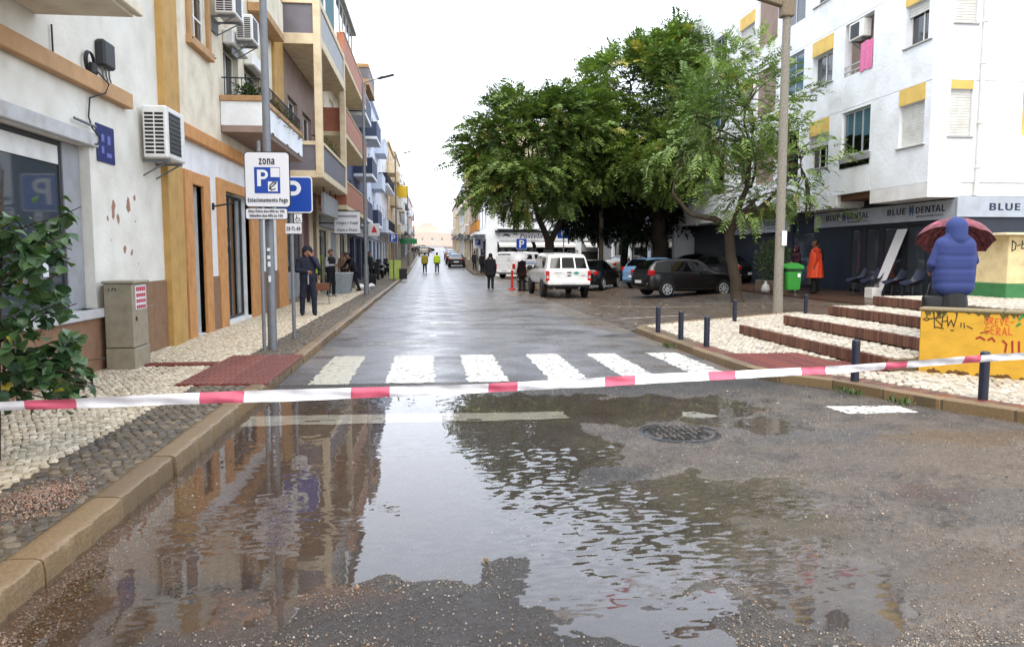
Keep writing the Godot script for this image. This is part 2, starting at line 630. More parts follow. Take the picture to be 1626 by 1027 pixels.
const BASINS := [[-0.6, 7.0, 2.25, 2.9], [-1.0, 4.7, 1.0, 1.1], [-1.6, 6.0, 0.9, 1.8], [1.55, 8.05, 2.3, 0.85], [-0.1, 4.75, 1.05, 1.0], [1.0, 4.65, 1.0, 1.15], [0.98, 3.25, 0.36, 0.42], [-1.2, 5.1, 0.95, 1.15], [3.2, 7.1, 0.55, 0.28], [-1.5, 3.9, 0.7, 0.5], [2.1, 5.0, 0.75, 0.45], [1.9, 3.75, 0.55, 0.5]]
const MOUNDS := [[-1.12, 4.78, 0.26, 0.2], [2.15, 6.75, 0.62, 0.42], [1.5, 5.6, 0.5, 0.28], [-0.1, 3.45, 0.62, 0.34], [-1.35, 5.45, 0.45, 0.12], [2.6, 6.0, 0.4, 0.2]]

func basin(x: float, d: float) -> float:
	var wx := x + n_edge.get_noise_2d(x, d) * 0.5
	var wd := d + n_edge.get_noise_2d(x + 40.0, d * 0.8) * 0.55
	var best := 0.0
	for b in BASINS:
		var ex: float = (wx - b[0]) / b[2]
		var ed: float = (wd - b[1]) / b[3]
		var q := 1.0 - sqrt(ex * ex + ed * ed)
		best = maxf(best, smoothstep(-0.12, 0.35, q))
	for b in MOUNDS:
		var ex: float = (wx - b[0]) / b[2]
		var ed: float = (wd - b[1]) / b[3]
		best -= smoothstep(-0.2, 0.6, 1.0 - sqrt(ex * ex + ed * ed)) * 0.62
	return best

func road_y(x: float, d: float) -> float:
	if d > 9.9: return 0.0
	var fade := smoothstep(9.9, 9.2, d)
	var b := basin(x, d)
	var y := -0.030 * b + 0.003 * n_low.get_noise_2d(x * 2.0, d * 2.0)
	y += 0.0035 * n_mid.get_noise_2d(x, d) + 0.0042 * n_high.get_noise_2d(x, d) * (1.0 - 0.4 * b)
	# a shallow gutter along the left kerb
	y -= 0.008 * smoothstep(-1.5, -2.0, x)
	return (y - 0.001) * fade

# deposits seen on the road: [x, d, half width, half length, colour, strength]
var deposits := [
	[-1.9, 4.3, 0.42, 1.5, Color(0.56, 0.26, 0.10), 0.95], [-1.75, 5.6, 0.35, 0.8, Color(0.50, 0.27, 0.13), 0.8], [-1.1, 4.5, 0.5, 0.55, Color(0.46, 0.23, 0.09), 0.8], [-1.25, 3.95, 0.4, 0.22, Color(0.10, 0.095, 0.095), 0.85],
	[-0.62, 3.62, 0.4, 0.22, Color(0.52, 0.26, 0.13), 0.8], [-0.1, 3.4, 0.7, 0.3, Color(0.16, 0.135, 0.13), 0.8], [-1.15, 4.8, 0.22, 0.16, Color(0.30, 0.29, 0.31), 0.7], [-0.6, 5.6, 0.9, 1.2, Color(0.34, 0.19, 0.09), 0.7], [-1.2, 7.2, 0.9, 1.6, Color(0.30, 0.17, 0.08), 0.7],
	[3.5, 6.7, 0.8, 0.35, Color(0.44, 0.43, 0.45), 0.8], [4.94, 6.4, 0.8, 0.3, Color(0.58, 0.36, 0.16), 0.8], [3.54, 4.85, 0.36, 0.26, Color(0.24, 0.12, 0.09), 0.85], [2.0, 6.0, 0.6, 0.3, Color(0.56, 0.44, 0.37), 0.7], [2.2, 4.5, 0.45, 0.6, Color(0.36, 0.28, 0.15), 0.8],
	[2.5, 3.8, 0.7, 0.5, Color(0.46, 0.39, 0.33), 0.8], [4.0, 5.8, 1.0, 0.6, Color(0.60, 0.49, 0.41), 0.8], [3.9, 4.6, 0.5, 0.4, Color(0.33, 0.34, 0.35), 0.7], [2.4, 5.3, 0.6, 0.35, Color(0.52, 0.44, 0.32), 0.7], [1.7, 3.3, 0.4, 0.2, Color(0.14, 0.12, 0.12), 0.7], [3.1, 3.6, 0.5, 0.4, Color(0.42, 0.28, 0.17), 0.6],
	[1.2, 8.2, 1.6, 0.6, Color(0.20, 0.155, 0.065), 0.8], [2.3, 6.8, 0.8, 0.45, Color(0.50, 0.42, 0.38), 0.6]]

func road_color(x: float, d: float) -> Color:
	var a := n_low.get_noise_2d(x * 1.3 + 7.0, d * 1.3)
	var b := n_mid.get_noise_2d(x * 0.8, d * 0.8 + 30.0)
	var fine := n_high.get_noise_2d(x * 0.6, d * 0.6)
	var c := Color(0.20, 0.185, 0.178) * (1.0 + 0.35 * a + 0.3 * b)
	# silt left by the flood on the right, brown mud on the left
	var right := smoothstep(0.9, 2.3, x + 0.6 * a) * smoothstep(9.4, 8.0, d)
	c = c.lerp(Color(0.62, 0.51, 0.42), clampf(right * (0.65 + 0.8 * b + 0.4 * fine), 0, 0.92))
	var left := smoothstep(0.3, -1.4, x + 0.7 * a) * smoothstep(9.5, 7.5, d)
	c = c.lerp(Color(0.36, 0.20, 0.095), clampf(left * (0.55 + 0.8 * b + 0.3 * fine), 0, 0.9))
	var wx := x + 0.28 * b + 0.10 * fine
	var wd := d + 0.30 * n_mid.get_noise_2d(x * 0.7 + 80.0, d * 0.7) + 0.12 * fine
	for q in deposits:
		var ex: float = (wx - q[0]) / q[2]
		var ed: float = (wd - q[1]) / q[3]
		var r2 := ex * ex + ed * ed
		if r2 < 1.4:
			c = c.lerp(q[4], q[5] * smoothstep(1.35, 0.4, r2) * (0.8 + 0.4 * fine))
	return c * (1.0 + 0.22 * fine)

func build_ground():
	# one sheet to the horizon, below everything else
	var s := st()
	for q in [[-700.0, -4.4], [-4.4, 14.6], [14.6, 700.0]]:
		for r in [[-200.0, 55.0], [55.0, 75.0], [75.0, 250.0], [250.0, 1200.0]]:
			var y0: float = street_y(r[0]) - 0.35
			var y1: float = street_y(minf(r[1], 250.0)) - 0.35
			if r[0] >= 250.0: y0 = street_y(250.0) - 0.35
			quad(s, P(q[0], y0, r[0]), P(q[1], y0, r[0]), P(q[1], y1, r[1]), P(q[0], y1, r[1]), Vector3.UP)
	struct("ground", s, M.earth)
	# near road: fine relief so that water stands in its hollows
	var ds := PackedFloat32Array()
	var d := 2.1
	while d < 9.95:
		ds.append(d)
		d += clampf(0.00095 * d * d, 0.010, 0.07)
	ds.append(10.0)
	var xs := PackedFloat32Array()
	var x := -2.05
	while x < 9.0:
		xs.append(x)
		x += 0.021 if x < 3.6 else 0.04
	var rows := ds.size()
	var cols := xs.size()
	var vs := PackedVector3Array(); vs.resize(rows * cols)
	var cs := PackedColorArray(); cs.resize(rows * cols)
	for i in rows:
		for j in cols:
			vs[i * cols + j] = Vector3(xs[j], road_y(xs[j], ds[i]), -ds[i])
			cs[i * cols + j] = road_color(xs[j], ds[i])
	var near := sheet(vs, cs, rows, cols)
	# far road and the part behind the camera
	var fx := PackedFloat32Array()
	for i in 33: fx.append(lerpf(-2.05, 4.42, i / 32.0))
	var fd := PackedFloat32Array()
	d = 10.0
	while d < 270.0:
		fd.append(d)
		d += clampf(d * 0.012, 0.12, 6.0)
	var far := plain_sheet(fx, fd)
	var bx_ := PackedFloat32Array([-2.05, 0.0, 2.0, 4.0, 6.0, 9.0, 14.0, 20.0])
	var back := plain_sheet(bx_, PackedFloat32Array([-40.0, -20.0, -8.0, -3.0, 0.0, 2.1]))
	var side := plain_sheet(PackedFloat32Array([4.42, 5.0, 6.0, 7.0, 9.0]), PackedFloat32Array([10.0, 12.0, 14.0, 16.6]))
	var road := put("road", near, M.road)
	road.set_meta("kind", "structure")
	for m in [far, back, side]:
		put("road_surface", m, M.road_far, road)
	# standing water
	build_water()
	# the parking square on the right
	s = st()
	var px := [4.42, 6.0, 8.0, 10.0, 12.0, 14.6]
	for i in px.size() - 1:
		quad(s, P(px[i], lot_y(px[i]), 16.0), P(px[i + 1], lot_y(px[i + 1]), 16.0), P(px[i + 1], lot_y(px[i + 1]), 63.0), P(px[i], lot_y(px[i]), 63.0), Vector3.UP)
	bx(s, 14.6, 40.0, -0.2, lot_y(14.6), 16.0, 63.0)
	struct("parking_square", s, M.lot)
	# parking bay lines on the square
	for q in [[8.6, 25.6, 12.4, 20.9], [5.6, 24.6, 8.7, 23.6], [5.0, 19.6, 7.2, 20.6]]:
		s = st()
		var a := Vector2(q[0], q[1])
		var b := Vector2(q[2], q[3])
		var nrm := (b - a).normalized().orthogonal() * 0.06
		for k in 6:
			var p0 := a.lerp(b, k / 6.0)
			var p1 := a.lerp(b, (k + 0.93) / 6.0)
			quad(s, P(p0.x - nrm.x, lot_y(p0.x) + 0.006, p0.y - nrm.y), P(p0.x + nrm.x, lot_y(p0.x) + 0.006, p0.y + nrm.y), P(p1.x + nrm.x, lot_y(p1.x) + 0.006, p1.y + nrm.y), P(p1.x - nrm.x, lot_y(p1.x) + 0.006, p1.y - nrm.y), Vector3.UP)
		obj("bay_line", s, M.paint_pale, find_child("parking_square", false, false))
	build_markings()
	build_manhole()
	build_gravel()

func sheet(vs: PackedVector3Array, cs: PackedColorArray, rows: int, cols: int) -> ArrayMesh:
	var ns := PackedVector3Array(); ns.resize(rows * cols)
	for i in rows:
		for j in cols:
			var du := vs[i * cols + mini(j + 1, cols - 1)] - vs[i * cols + maxi(j - 1, 0)]
			var dv := vs[mini(i + 1, rows - 1) * cols + j] - vs[maxi(i - 1, 0) * cols + j]
			ns[i * cols + j] = du.cross(dv).normalized()
	var ix := PackedInt32Array(); ix.resize((rows - 1) * (cols - 1) * 6)
	var w := 0
	for i in rows - 1:
		for j in cols - 1:
			var a := i * cols + j
			ix[w] = a; ix[w + 1] = a + cols; ix[w + 2] = a + cols + 1
			ix[w + 3] = a; ix[w + 4] = a + cols + 1; ix[w + 5] = a + 1
			w += 6
	var arr := []
	arr.resize(Mesh.ARRAY_MAX)
	arr[Mesh.ARRAY_VERTEX] = vs
	arr[Mesh.ARRAY_NORMAL] = ns
	if cs.size() > 0: arr[Mesh.ARRAY_COLOR] = cs
	arr[Mesh.ARRAY_INDEX] = ix
	var m := ArrayMesh.new()
	m.add_surface_from_arrays(Mesh.PRIMITIVE_TRIANGLES, arr)
	return m

func plain_sheet(xs: PackedFloat32Array, ds: PackedFloat32Array) -> ArrayMesh:
	var vs := PackedVector3Array()
	var cs := PackedColorArray()
	for d in ds:
		for x in xs:
			vs.append(Vector3(x, street_y(d), -d))
			var a := n_low.get_noise_2d(x * 0.7, d * 0.3)
			var c := Color(0.215, 0.208, 0.220) * (1.0 + 0.45 * a + 0.3 * n_mid.get_noise_2d(x * 0.6, d * 0.35))
			# silt in both gutters, dark repair patches across the lane
			var q := n_low.get_noise_2d(x * 1.5 + 30.0, d * 0.6)
			c = c.lerp(Color(0.20, 0.15, 0.10), clampf((smoothstep(3.0, 4.2, x + 0.7 * q) + smoothstep(-1.2, -2.0, x + 0.5 * q)) * (0.6 + 0.8 * q), 0, 0.85))
			c = c.lerp(Color(0.10, 0.096, 0.10), 0.75 * smoothstep(0.22, 0.34, n_low.get_noise_2d(x * 0.5 - 60.0, d * 1.1)))
			cs.append(c)
	return sheet(vs, cs, ds.size(), xs.size())

const WATER := -0.0088

func wave_n(x: float, d: float) -> Vector3:
	# wind and flow ripples, strong right of the middle, nearly still on the left
	var m := smoothstep(0.15, 0.9, x + 0.25 * n_edge.get_noise_2d(x, d)) * smoothstep(3.2, 3.9, d) * smoothstep(7.6, 6.0, d) * (0.45 + 0.8 * clampf(n_low.get_noise_2d(x * 2.2 + 3.0, d * 2.2) + 0.45, 0.0, 1.0))
	var still := 0.006 + 0.012 * smoothstep(0.0, 0.5, n_low.get_noise_2d(x * 1.5 - 20.0, d * 1.5))
	still += 0.04 * smoothstep(0.35, 0.1, Vector2((x + 1.1) / 0.9, (d - 4.75) / 0.6).length() - 0.5)
	still += 0.035 * smoothstep(7.9, 8.5, d) * smoothstep(0.0, 0.35, n_mid.get_noise_2d(x * 0.4, d * 0.9))
	var amp := still + 0.085 * m
	var gx := n_mid.get_noise_2d(x * 2.2, d * 4.4) * 0.6 + n_high.get_noise_2d(x * 0.35, d * 0.7) * 0.4
	var gd := n_mid.get_noise_2d(x * 2.0 + 50.0, d * 5.5) * 0.9 + n_high.get_noise_2d(x * 0.3 + 9.0, d * 0.9) * 0.6
	return Vector3(-gx * amp, 1.0, gd * amp * 1.4).normalized()

func build_water():
	var ds := PackedFloat32Array()
	var d := 2.6
	while d < 9.6:
		ds.append(d)
		d += clampf(0.0010 * d * d, 0.011, 0.06)
	var xs := PackedFloat32Array()
	var x := -2.03
	while x < 4.2:
		xs.append(x)
		x += 0.022
	var rows := ds.size()
	var cols := xs.size()
	var vs := PackedVector3Array(); vs.resize(rows * cols)
	var ns := PackedVector3Array(); ns.resize(rows * cols)
	var wet := PackedByteArray(); wet.resize(rows * cols)
	for i in rows:
		for j in cols:
			var k := i * cols + j
			vs[k] = Vector3(xs[j], WATER, -ds[i])
			wet[k] = 1 if basin(xs[j], ds[i]) > -0.05 else 0
			ns[k] = wave_n(xs[j], ds[i]) if wet[k] else Vector3.UP
	var ix := PackedInt32Array()
	for i in rows - 1:
		for j in cols - 1:
			var a := i * cols + j
			if wet[a] + wet[a + 1] + wet[a + cols] + wet[a + cols + 1] == 0: continue
			ix.append_array(PackedInt32Array([a, a + cols, a + cols + 1, a, a + cols + 1, a + 1]))
	var arr := []
	arr.resize(Mesh.ARRAY_MAX)
	arr[Mesh.ARRAY_VERTEX] = vs
	arr[Mesh.ARRAY_NORMAL] = ns
	arr[Mesh.ARRAY_INDEX] = ix
	var m := ArrayMesh.new()
	m.add_surface_from_arrays(Mesh.PRIMITIVE_TRIANGLES, arr)
	mat("water", C(70, 48, 28), 0.0, "", 1.0, {"alpha": 0.25})
	put("water", m, M.water).set_meta("kind", "structure")

# a painted strip that follows the road, with worn edges; pts are the four corners (x, d)
func painted(called: String, q: Array, m: Material, parent: Node, wear := 0.03, n := 24, holes := 0.0):
	var s := st()
	var w := 22
	var g := []
	for i in n + 1:
		var t := float(i) / n
		var row := PackedVector3Array()
		for j in w + 1:
			var r := float(j) / w
			var p: Vector2 = q[0].lerp(q[1], r).lerp(q[3].lerp(q[2], r), t)
			if j == 0 or j == w or i == 0 or i == n:
				p += Vector2(n_mid.get_noise_2d(p.x * 2.0, p.y * 2.0), n_mid.get_noise_2d(p.x * 2.0 + 9.0, p.y * 2.0)) * wear
			row.append(P(p.x, road_y(p.x, p.y) + 0.004, p.y))
		g.append(row)
	for i in n:
		for j in w:
			if holes > 0.0:
				var c: Vector3 = g[i][j]
				if n_mid.get_noise_2d(c.x * 3.0, c.z * 3.0) + n_high.get_noise_2d(c.x, c.z) * 0.4 < holes - 0.95: continue
			quad(s, g[i][j], g[i][j + 1], g[i + 1][j + 1], g[i + 1][j], Vector3.UP)
	return obj(called, s, m, parent)

func build_markings():
	var road := find_child("road", false, false)
	var a := [[-1.62, -1.10], [-0.62, 0.03], [0.47, 1.02], [1.58, 2.12], [2.63, 3.12], [3.68, 4.2]]
	for i in a.size():
		var q: Array = a[i]
		var far_d := 12.75 - 0.02 * i
		painted("crossing_stripe", [Vector2(q[0], 9.95), Vector2(q[1], 9.95), Vector2(q[1], far_d), Vector2(q[0], far_d)], M.paint if i > 0 else M.paint_pale, road, 0.05, 90, 0.40 + 0.03 * i)
	painted("stop_line", [Vector2(-1.92, 7.72), Vector2(1.42, 7.72), Vector2(1.42, 8.08), Vector2(-1.92, 8.2)], M.paint_pale, road, 0.05, 60, 0.42)
	painted("stop_line", [Vector2(2.62, 7.62), Vector2(3.08, 7.62), Vector2(2.85, 7.92), Vector2(2.72, 7.92)], M.paint, road, 0.05, 24, 0.5)
	painted("give_way_mark", [Vector2(4.42, 7.5), Vector2(5.2, 7.48), Vector2(5.2, 7.85), Vector2(4.35, 7.92)], M.paint, road, 0.03, 60, 0.5)
	# worn lane dashes and cross cracks further on
	var d := 15.6
	var k := 0
	while d < 70.0:
		painted_far(0.02 + 0.03 * sin(k * 1.7), d, 0.14 + 0.04 * sin(k * 2.3), 0.22 + 0.012 * d, road)
		d += 2.2 + d * 0.05 + sin(k * 3.1)
		k += 1
	for q in [[-1.3, 14.4, 1.2], [-0.9, 18.4, 1.5], [-0.6, 23.0, 1.7], [-0.4, 27.0, 1.6]]:
		painted("worn_line", [Vector2(q[0], q[1]), Vector2(q[0] + q[2], q[1] + 0.05), Vector2(q[0] + q[2], q[1] + 0.17), Vector2(q[0], q[1] + 0.12)], M.paint_pale, road, 0.05, 16, 0.75)

func painted_far(x: float, d: float, w: float, l: float, road: Node):
	var s := st()
	quad(s, P(x - w / 2, street_y(d) + 0.005, d), P(x + w / 2, street_y(d) + 0.005, d), P(x + w / 2, street_y(d + l) + 0.005, d + l), P(x - w / 2, street_y(d + l) + 0.005, d + l), Vector3.UP)
	obj("lane_dash", s, M.paint, road)

func build_manhole():
	var c := P(2.31, 0.004, 6.8)
	var t := wthing("manhole_cover", "round dark cast iron manhole cover in the wet road", "manhole cover", c)
	var s := st()
	lathe(s, c, [Vector2(0.0, 0.012), Vector2(0.30, 0.012), Vector2(0.31, 0.004), Vector2(0.31, -0.03)], 40, true)
	for i in 9:
		for j in 9:
			var p := Vector2((i - 4) * 0.062, (j - 4) * 0.062)
			if p.length() < 0.28: cb(s, c + Vector3(p.x, 0.014, p.y), Vector3(0.034, 0.012, 0.034) if (i + j) % 2 else Vector3(0.05, 0.012, 0.018), 0.003)
	mat("iron", C(50, 48, 46), 0.35, "stone", 4.0, {"metal": 0.5})
	obj("lid", s, M.iron, t)
	s = st()
	lathe(s, c, [Vector2(0.325, -0.03), Vector2(0.325, 0.010), Vector2(0.335, 0.014), Vector2(0.385, 0.012), Vector2(0.395, -0.03)], 40, true)
	obj("rim", s, M.iron, t)

func pebble_mesh(sd: int) -> ArrayMesh:
	var r := RandomNumberGenerator.new()
	r.seed = sd
	var s := st()
	var g := []
	for i in 5:
		var row := PackedVector3Array()
		var v := PI * i / 4.0
		for j in 6:
			var u := TAU * j / 6.0
			row.append(Vector3(sin(v) * cos(u), cos(v) * 0.65, sin(v) * sin(u)) * r.randf_range(0.75, 1.15))
		g.append(row)
	for i in [0, 4]:
		for j in 6: g[i][j] = Vector3(0, 0.6 if i == 0 else -0.6, 0)
	for i in 4:
		for j in 6:
			quad(s, g[i][j], g[i][(j + 1) % 6], g[i + 1][(j + 1) % 6], g[i + 1][j], g[i][j] + g[i + 1][j])
	return s.commit()

func build_gravel():
	var pm := pebble_mesh(5)
	var xf := []
	var cl := []
	var r := RandomNumberGenerator.new()
	r.seed = 99
	var pal := [Color(0.22, 0.19, 0.155), Color(0.30, 0.25, 0.20), Color(0.15, 0.13, 0.11), Color(0.28, 0.18, 0.115), Color(0.40, 0.34, 0.28), Color(0.10, 0.09, 0.08), Color(0.17, 0.14, 0.11)]
	var tries := 0
	while xf.size() < 34000 and tries < 260000:
		tries += 1
		var d := 2.9 + pow(r.randf(), 1.7) * 6.4
		var x := r.randf_range(-2.0, 6.0)
		if x > 5.3 - 0.25 * maxf(0.0, d - 7.0): continue
		if Vector2(x - 2.31, d - 6.8).length() < 0.4: continue
		var b := basin(x, d)
		var dens := 0.20 + 0.75 * smoothstep(-0.1, 0.4, n_low.get_noise_2d(x * 1.7 + 60.0, d * 1.7))
		if b > 0.25: dens *= 0.16
		if r.randf() > dens: continue
		var sz := 0.0016 + pow(r.randf(), 3.0) * 0.0048
		if r.randf() < 0.0012: sz = r.randf_range(0.010, 0.018)
		var bs := Basis.from_euler(Vector3(r.randf() * TAU, r.randf() * TAU, r.randf() * TAU)).scaled(Vector3.ONE * sz)
		xf.append(Transform3D(bs, P(x, road_y(x, d) + sz * 0.45, d)))
		cl.append(pal[r.randi() % pal.size()] * r.randf_range(0.6, 1.2))
	mat("pebble", Color(1, 1, 1), 0.14, "", 1.0, {"vc": true})
	var g := mm("gravel", pm, M.pebble, xf, cl, self)
	tag(g, "loose washed-up gravel and grit scattered over the wet road", "gravel", "", "stuff")
	# heap of reddish grit on the pavement edge
	xf = []; cl = []
	for i in 1500:
		var p := Vector2(r.randfn(0, 1), r.randfn(0, 1))
		var x := -2.47 + p.x * 0.13
		var d := 4.95 + p.y * 0.22
		if x > -2.24 or x < -2.8: continue
		var sz := r.randf_range(0.003, 0.009)
		xf.append(Transform3D(Basis.from_euler(Vector3(r.randf() * TAU, r.randf() * TAU, 0)).scaled(Vector3.ONE * sz), P(x, 0.142 + 0.03 * exp(-p.length_squared() * 0.7), d)))
		cl.append([Color(0.30, 0.15, 0.09), Color(0.24, 0.12, 0.08), Color(0.36, 0.24, 0.17), Color(0.2, 0.16, 0.13)][r.randi() % 4] * r.randf_range(0.7, 1.2))
	tag(mm("grit_heap", pm, M.pebble, xf, cl, self), "small heap of reddish grit on the dark strip of the left pavement", "grit", "", "stuff")
	# mud drift with reddish stones against the kerb
	xf = []; cl = []
	for i in 2600:
		var t := r.randf()
		var d := lerpf(3.0, 6.0, t)
		var x := -1.98 + absf(r.randfn(0, 0.16)) + 0.1 * n_mid.get_noise_2d(1.0, d)
		var sz := r.randf_range(0.003, 0.008)
		xf.append(Transform3D(Basis.from_euler(Vector3(r.randf() * TAU, r.randf() * TAU, 0)).scaled(Vector3.ONE * sz), P(x, road_y(x, d) + sz * 0.5, d)))
		cl.append([Color(0.27, 0.15, 0.09), Color(0.22, 0.13, 0.08), Color(0.33, 0.24, 0.17), Color(0.18, 0.15, 0.12)][r.randi() % 4] * r.randf_range(0.7, 1.2))
	tag(mm("kerb_grit", pm, M.pebble, xf, cl, self), "reddish grit washed up along the foot of the left kerb", "grit", "", "stuff")

# ---------------------------------------------------------------- left pavement

func cobble_meshes() -> Array:
	var out := []
	for k in 4:
		var r := RandomNumberGenerator.new()
		r.seed = 300 + k
		var s := st()
		var top := []
		var mid := []
		var n := 7
		for j in n:
			var w := TAU * (j + r.randf_range(-0.2, 0.2)) / n + PI / n
			# a rounded square outline
			var q := Vector2(cos(w), sin(w))
			var l := 0.5 / maxf(absf(q.x), absf(q.y)) * r.randf_range(0.84, 0.99)
			l = minf(l, 0.60)
			top.append(Vector3(q.x * l * 0.84, 0.5 + r.randf_range(-0.08, 0.04), q.y * l * 0.84))
			mid.append(Vector3(q.x * l, 0.28, q.y * l))
		var c := Vector3(0, 0.56, 0)
		for j in n:
			var j2 := (j + 1) % n
			tri(s, c, top[j], top[j2], Vector3.UP)
			quad(s, top[j], top[j2], mid[j2], mid[j], (top[j] + top[j2]) * Vector3(1, 0.4, 1))
			quad(s, mid[j], mid[j2], mid[j2] * Vector3(1, -1, 1), mid[j] * Vector3(1, -1, 1), (mid[j] + mid[j2]) * Vector3(1, 0, 1))
		out.append(s.commit())
	return out

var cob := []

# lay cobbles over an area given by a test function; single ones nearest the camera, the rest as one mass
func cobbles(parent: Node, x0: float, x1: float, d0: float, d1: float, y: float, inside: Callable, pal: Array, size: float, singles: int, sd: int, turn := 0.0):
	if cob.is_empty(): cob = cobble_meshes()
	var r := RandomNumberGenerator.new()
	r.seed = sd
	var all := []
	var nd := int((d1 - d0) / size)
	for i in nd:
		var nx := int((x1 - x0) / size)
		for j in nx:
			var x := x0 + (j + 0.5 + (0.5 if i % 2 else 0.0) + r.randf_range(-0.2, 0.2)) * size
			var d := d0 + (i + 0.5 + r.randf_range(-0.13, 0.13)) * size + 0.06 * sin(x * 5.0)
			if x < x0 + size * 0.45 or x > x1 - size * 0.45: continue
			if not inside.call(x, d): continue
			var sc := Vector3(size * r.randf_range(0.90, 1.12), 0.05, size * r.randf_range(0.90, 1.12))
			var tilt := Vector3(r.randfn(0, 0.035), r.randf_range(-0.5, 0.5) + turn + (PI / 2 if r.randf() < 0.5 else 0.0), r.randfn(0, 0.035))
			var c: Color = pal[r.randi() % pal.size()]
			c = c * r.randf_range(0.78, 1.12)
			c.a = 1.0
			all.append([Transform3D(Basis.from_euler(tilt) * Basis.from_scale(sc), P(x, y + r.randf_range(-0.006, 0.003) - 0.026, d)), c, r.randi() % 4])
	var k := 0
	var mats := []
	for c in pal:
		for b in [0.82, 1.05]:
			var key := "cobble_%s_%s" % [c.to_html(), b]
			mats.append(mat(key, (c * b).linear_to_srgb(), 0.5, "stone", 7.0))
	var rest := [[[], []], [[], []], [[], []], [[], []]]
	for a in all:
		if k < singles:
			put("cobble", cob[a[2]], mats[r.randi() % mats.size()], parent, a[0])
			k += 1
		else:
			rest[a[2]][0].append(a[0])
			rest[a[2]][1].append(a[1])
	for v in 4:
		if rest[v][0].size() > 0:
			mm("cobbles", cob[v], M.cobble, rest[v][0], rest[v][1], parent).set_meta("kind", "stuff")

const PALE := [Color(0.70, 0.61, 0.46), Color(0.78, 0.70, 0.56), Color(0.58, 0.49, 0.35), Color(0.84, 0.77, 0.63), Color(0.66, 0.57, 0.44)]
const DARK := [Color(0.135, 0.108, 0.078), Color(0.17, 0.135, 0.095), Color(0.10, 0.084, 0.066), Color(0.21, 0.165, 0.115), Color(0.12, 0.105, 0.088)]

func build_left_pavement():
	var s := st()
	# bed of the pavement, in lengths that follow the street's climb
	var d := -10.0
	while d < 215.0:
		var l := 5.0 if d < 80.0 else 15.0
		var y0 := street_y(d)
		var y1 := street_y(d + l)
		obx(s, P(-4.9, y0 - 0.3, d), Vector3(2.7, 0, 0), Vector3(0, 0.420, 0), Vector3(0, y1 - y0, -l))
		d += l
	var pv := struct("left_pavement", s, M.bed)
	var tact := func(x, dd): return not (dd > 9.25 and dd < 11.95 and x > -3.08) and not (dd > 10.95 and dd < 11.27 and x > -4.05)
	cobbles(pv, -4.52, -2.80, 3.2, 36.0, 0.14, tact, PALE, 0.064, 300, 71)
	# the darker strip of stones beside the kerb
	cobbles(pv, -2.87, -2.16, 3.0, 40.0, 0.136, tact, DARK, 0.080, 0, 73)
	# red tactile slabs with ridges at the crossing
	var tm := []
	for v in 2:
		s = st()
		cb(s, Vector3(0, 0, 0), Vector3(0.262, 0.04, 0.258), 0.004)
		for k in 4:
			cb(s, Vector3(-0.098 + k * 0.065, 0.023, 0), Vector3(0.03, 0.012, 0.246 - 0.01 * v), 0.004)
		tm.append(s.commit())
	for i in 4:
		for j in 10:
			var x := -2.93 + i * 0.268
			var dd := 9.42 + j * 0.268
			put("tactile_slab", tm[(i + j) % 2], [M.tactile, M.tactile_b][(i * 7 + j * 3) % 3 % 2], pv, Transform3D(Basis.from_euler(Vector3(rng.randfn(0, 0.006), 0, rng.randfn(0, 0.006))), P(x, 0.126 + rng.randfn(0, 0.0015), dd)))
	for i in 4:
		put("tactile_slab", tm[0], M.tactile, pv, Transform3D(Basis.from_euler(Vector3(0, PI / 2, 0)), P(-3.2 - i * 0.262, 0.126, 11.11)))
	# kerb stones
	s = st()
	bx(s, -2.19, -2.03, -0.25, -0.02, -8.0, 3.0)
	var kb := struct("left_kerb", s, M.kerb)
	var shapes := []
	for v in 5:
		shapes.append(kerb_mesh(40 + v))
	d = -2.0
	var k := 0
	while d < 78.0:
		var y := street_y(d + 0.5)
		var low := 0.0
		if d > 9.2 and d < 11.6: low = 0.035
		put("kerb_stone", shapes[k % 5], [M.kerb, M.kerb_b, M.kerb_c][(k * 5 + k / 3) % 3], kb, Transform3D(Basis.from_euler(Vector3(0, rng.randfn(0, 0.004), rng.randfn(0, 0.01))), P(-2.1 + rng.randfn(0, 0.006), y - low + rng.randfn(0, 0.003), d + 0.5)))
		d += 1.0
		k += 1
	s = st()
	bx(s, -2.2, -2.0, street_y(78.0) - 0.2, street_y(78.0) + 0.13, 78.0, 79.0)
	d = 78.0
	while d < 215.0:
		obx(s, P(-2.2, street_y(d) - 0.2, d), Vector3(0.2, 0, 0), Vector3(0, 0.33, 0), Vector3(0, street_y(d + 8.0) - street_y(d), -8.0))
		d += 8.0
	obj("kerb_run", s, M.kerb_b, kb)

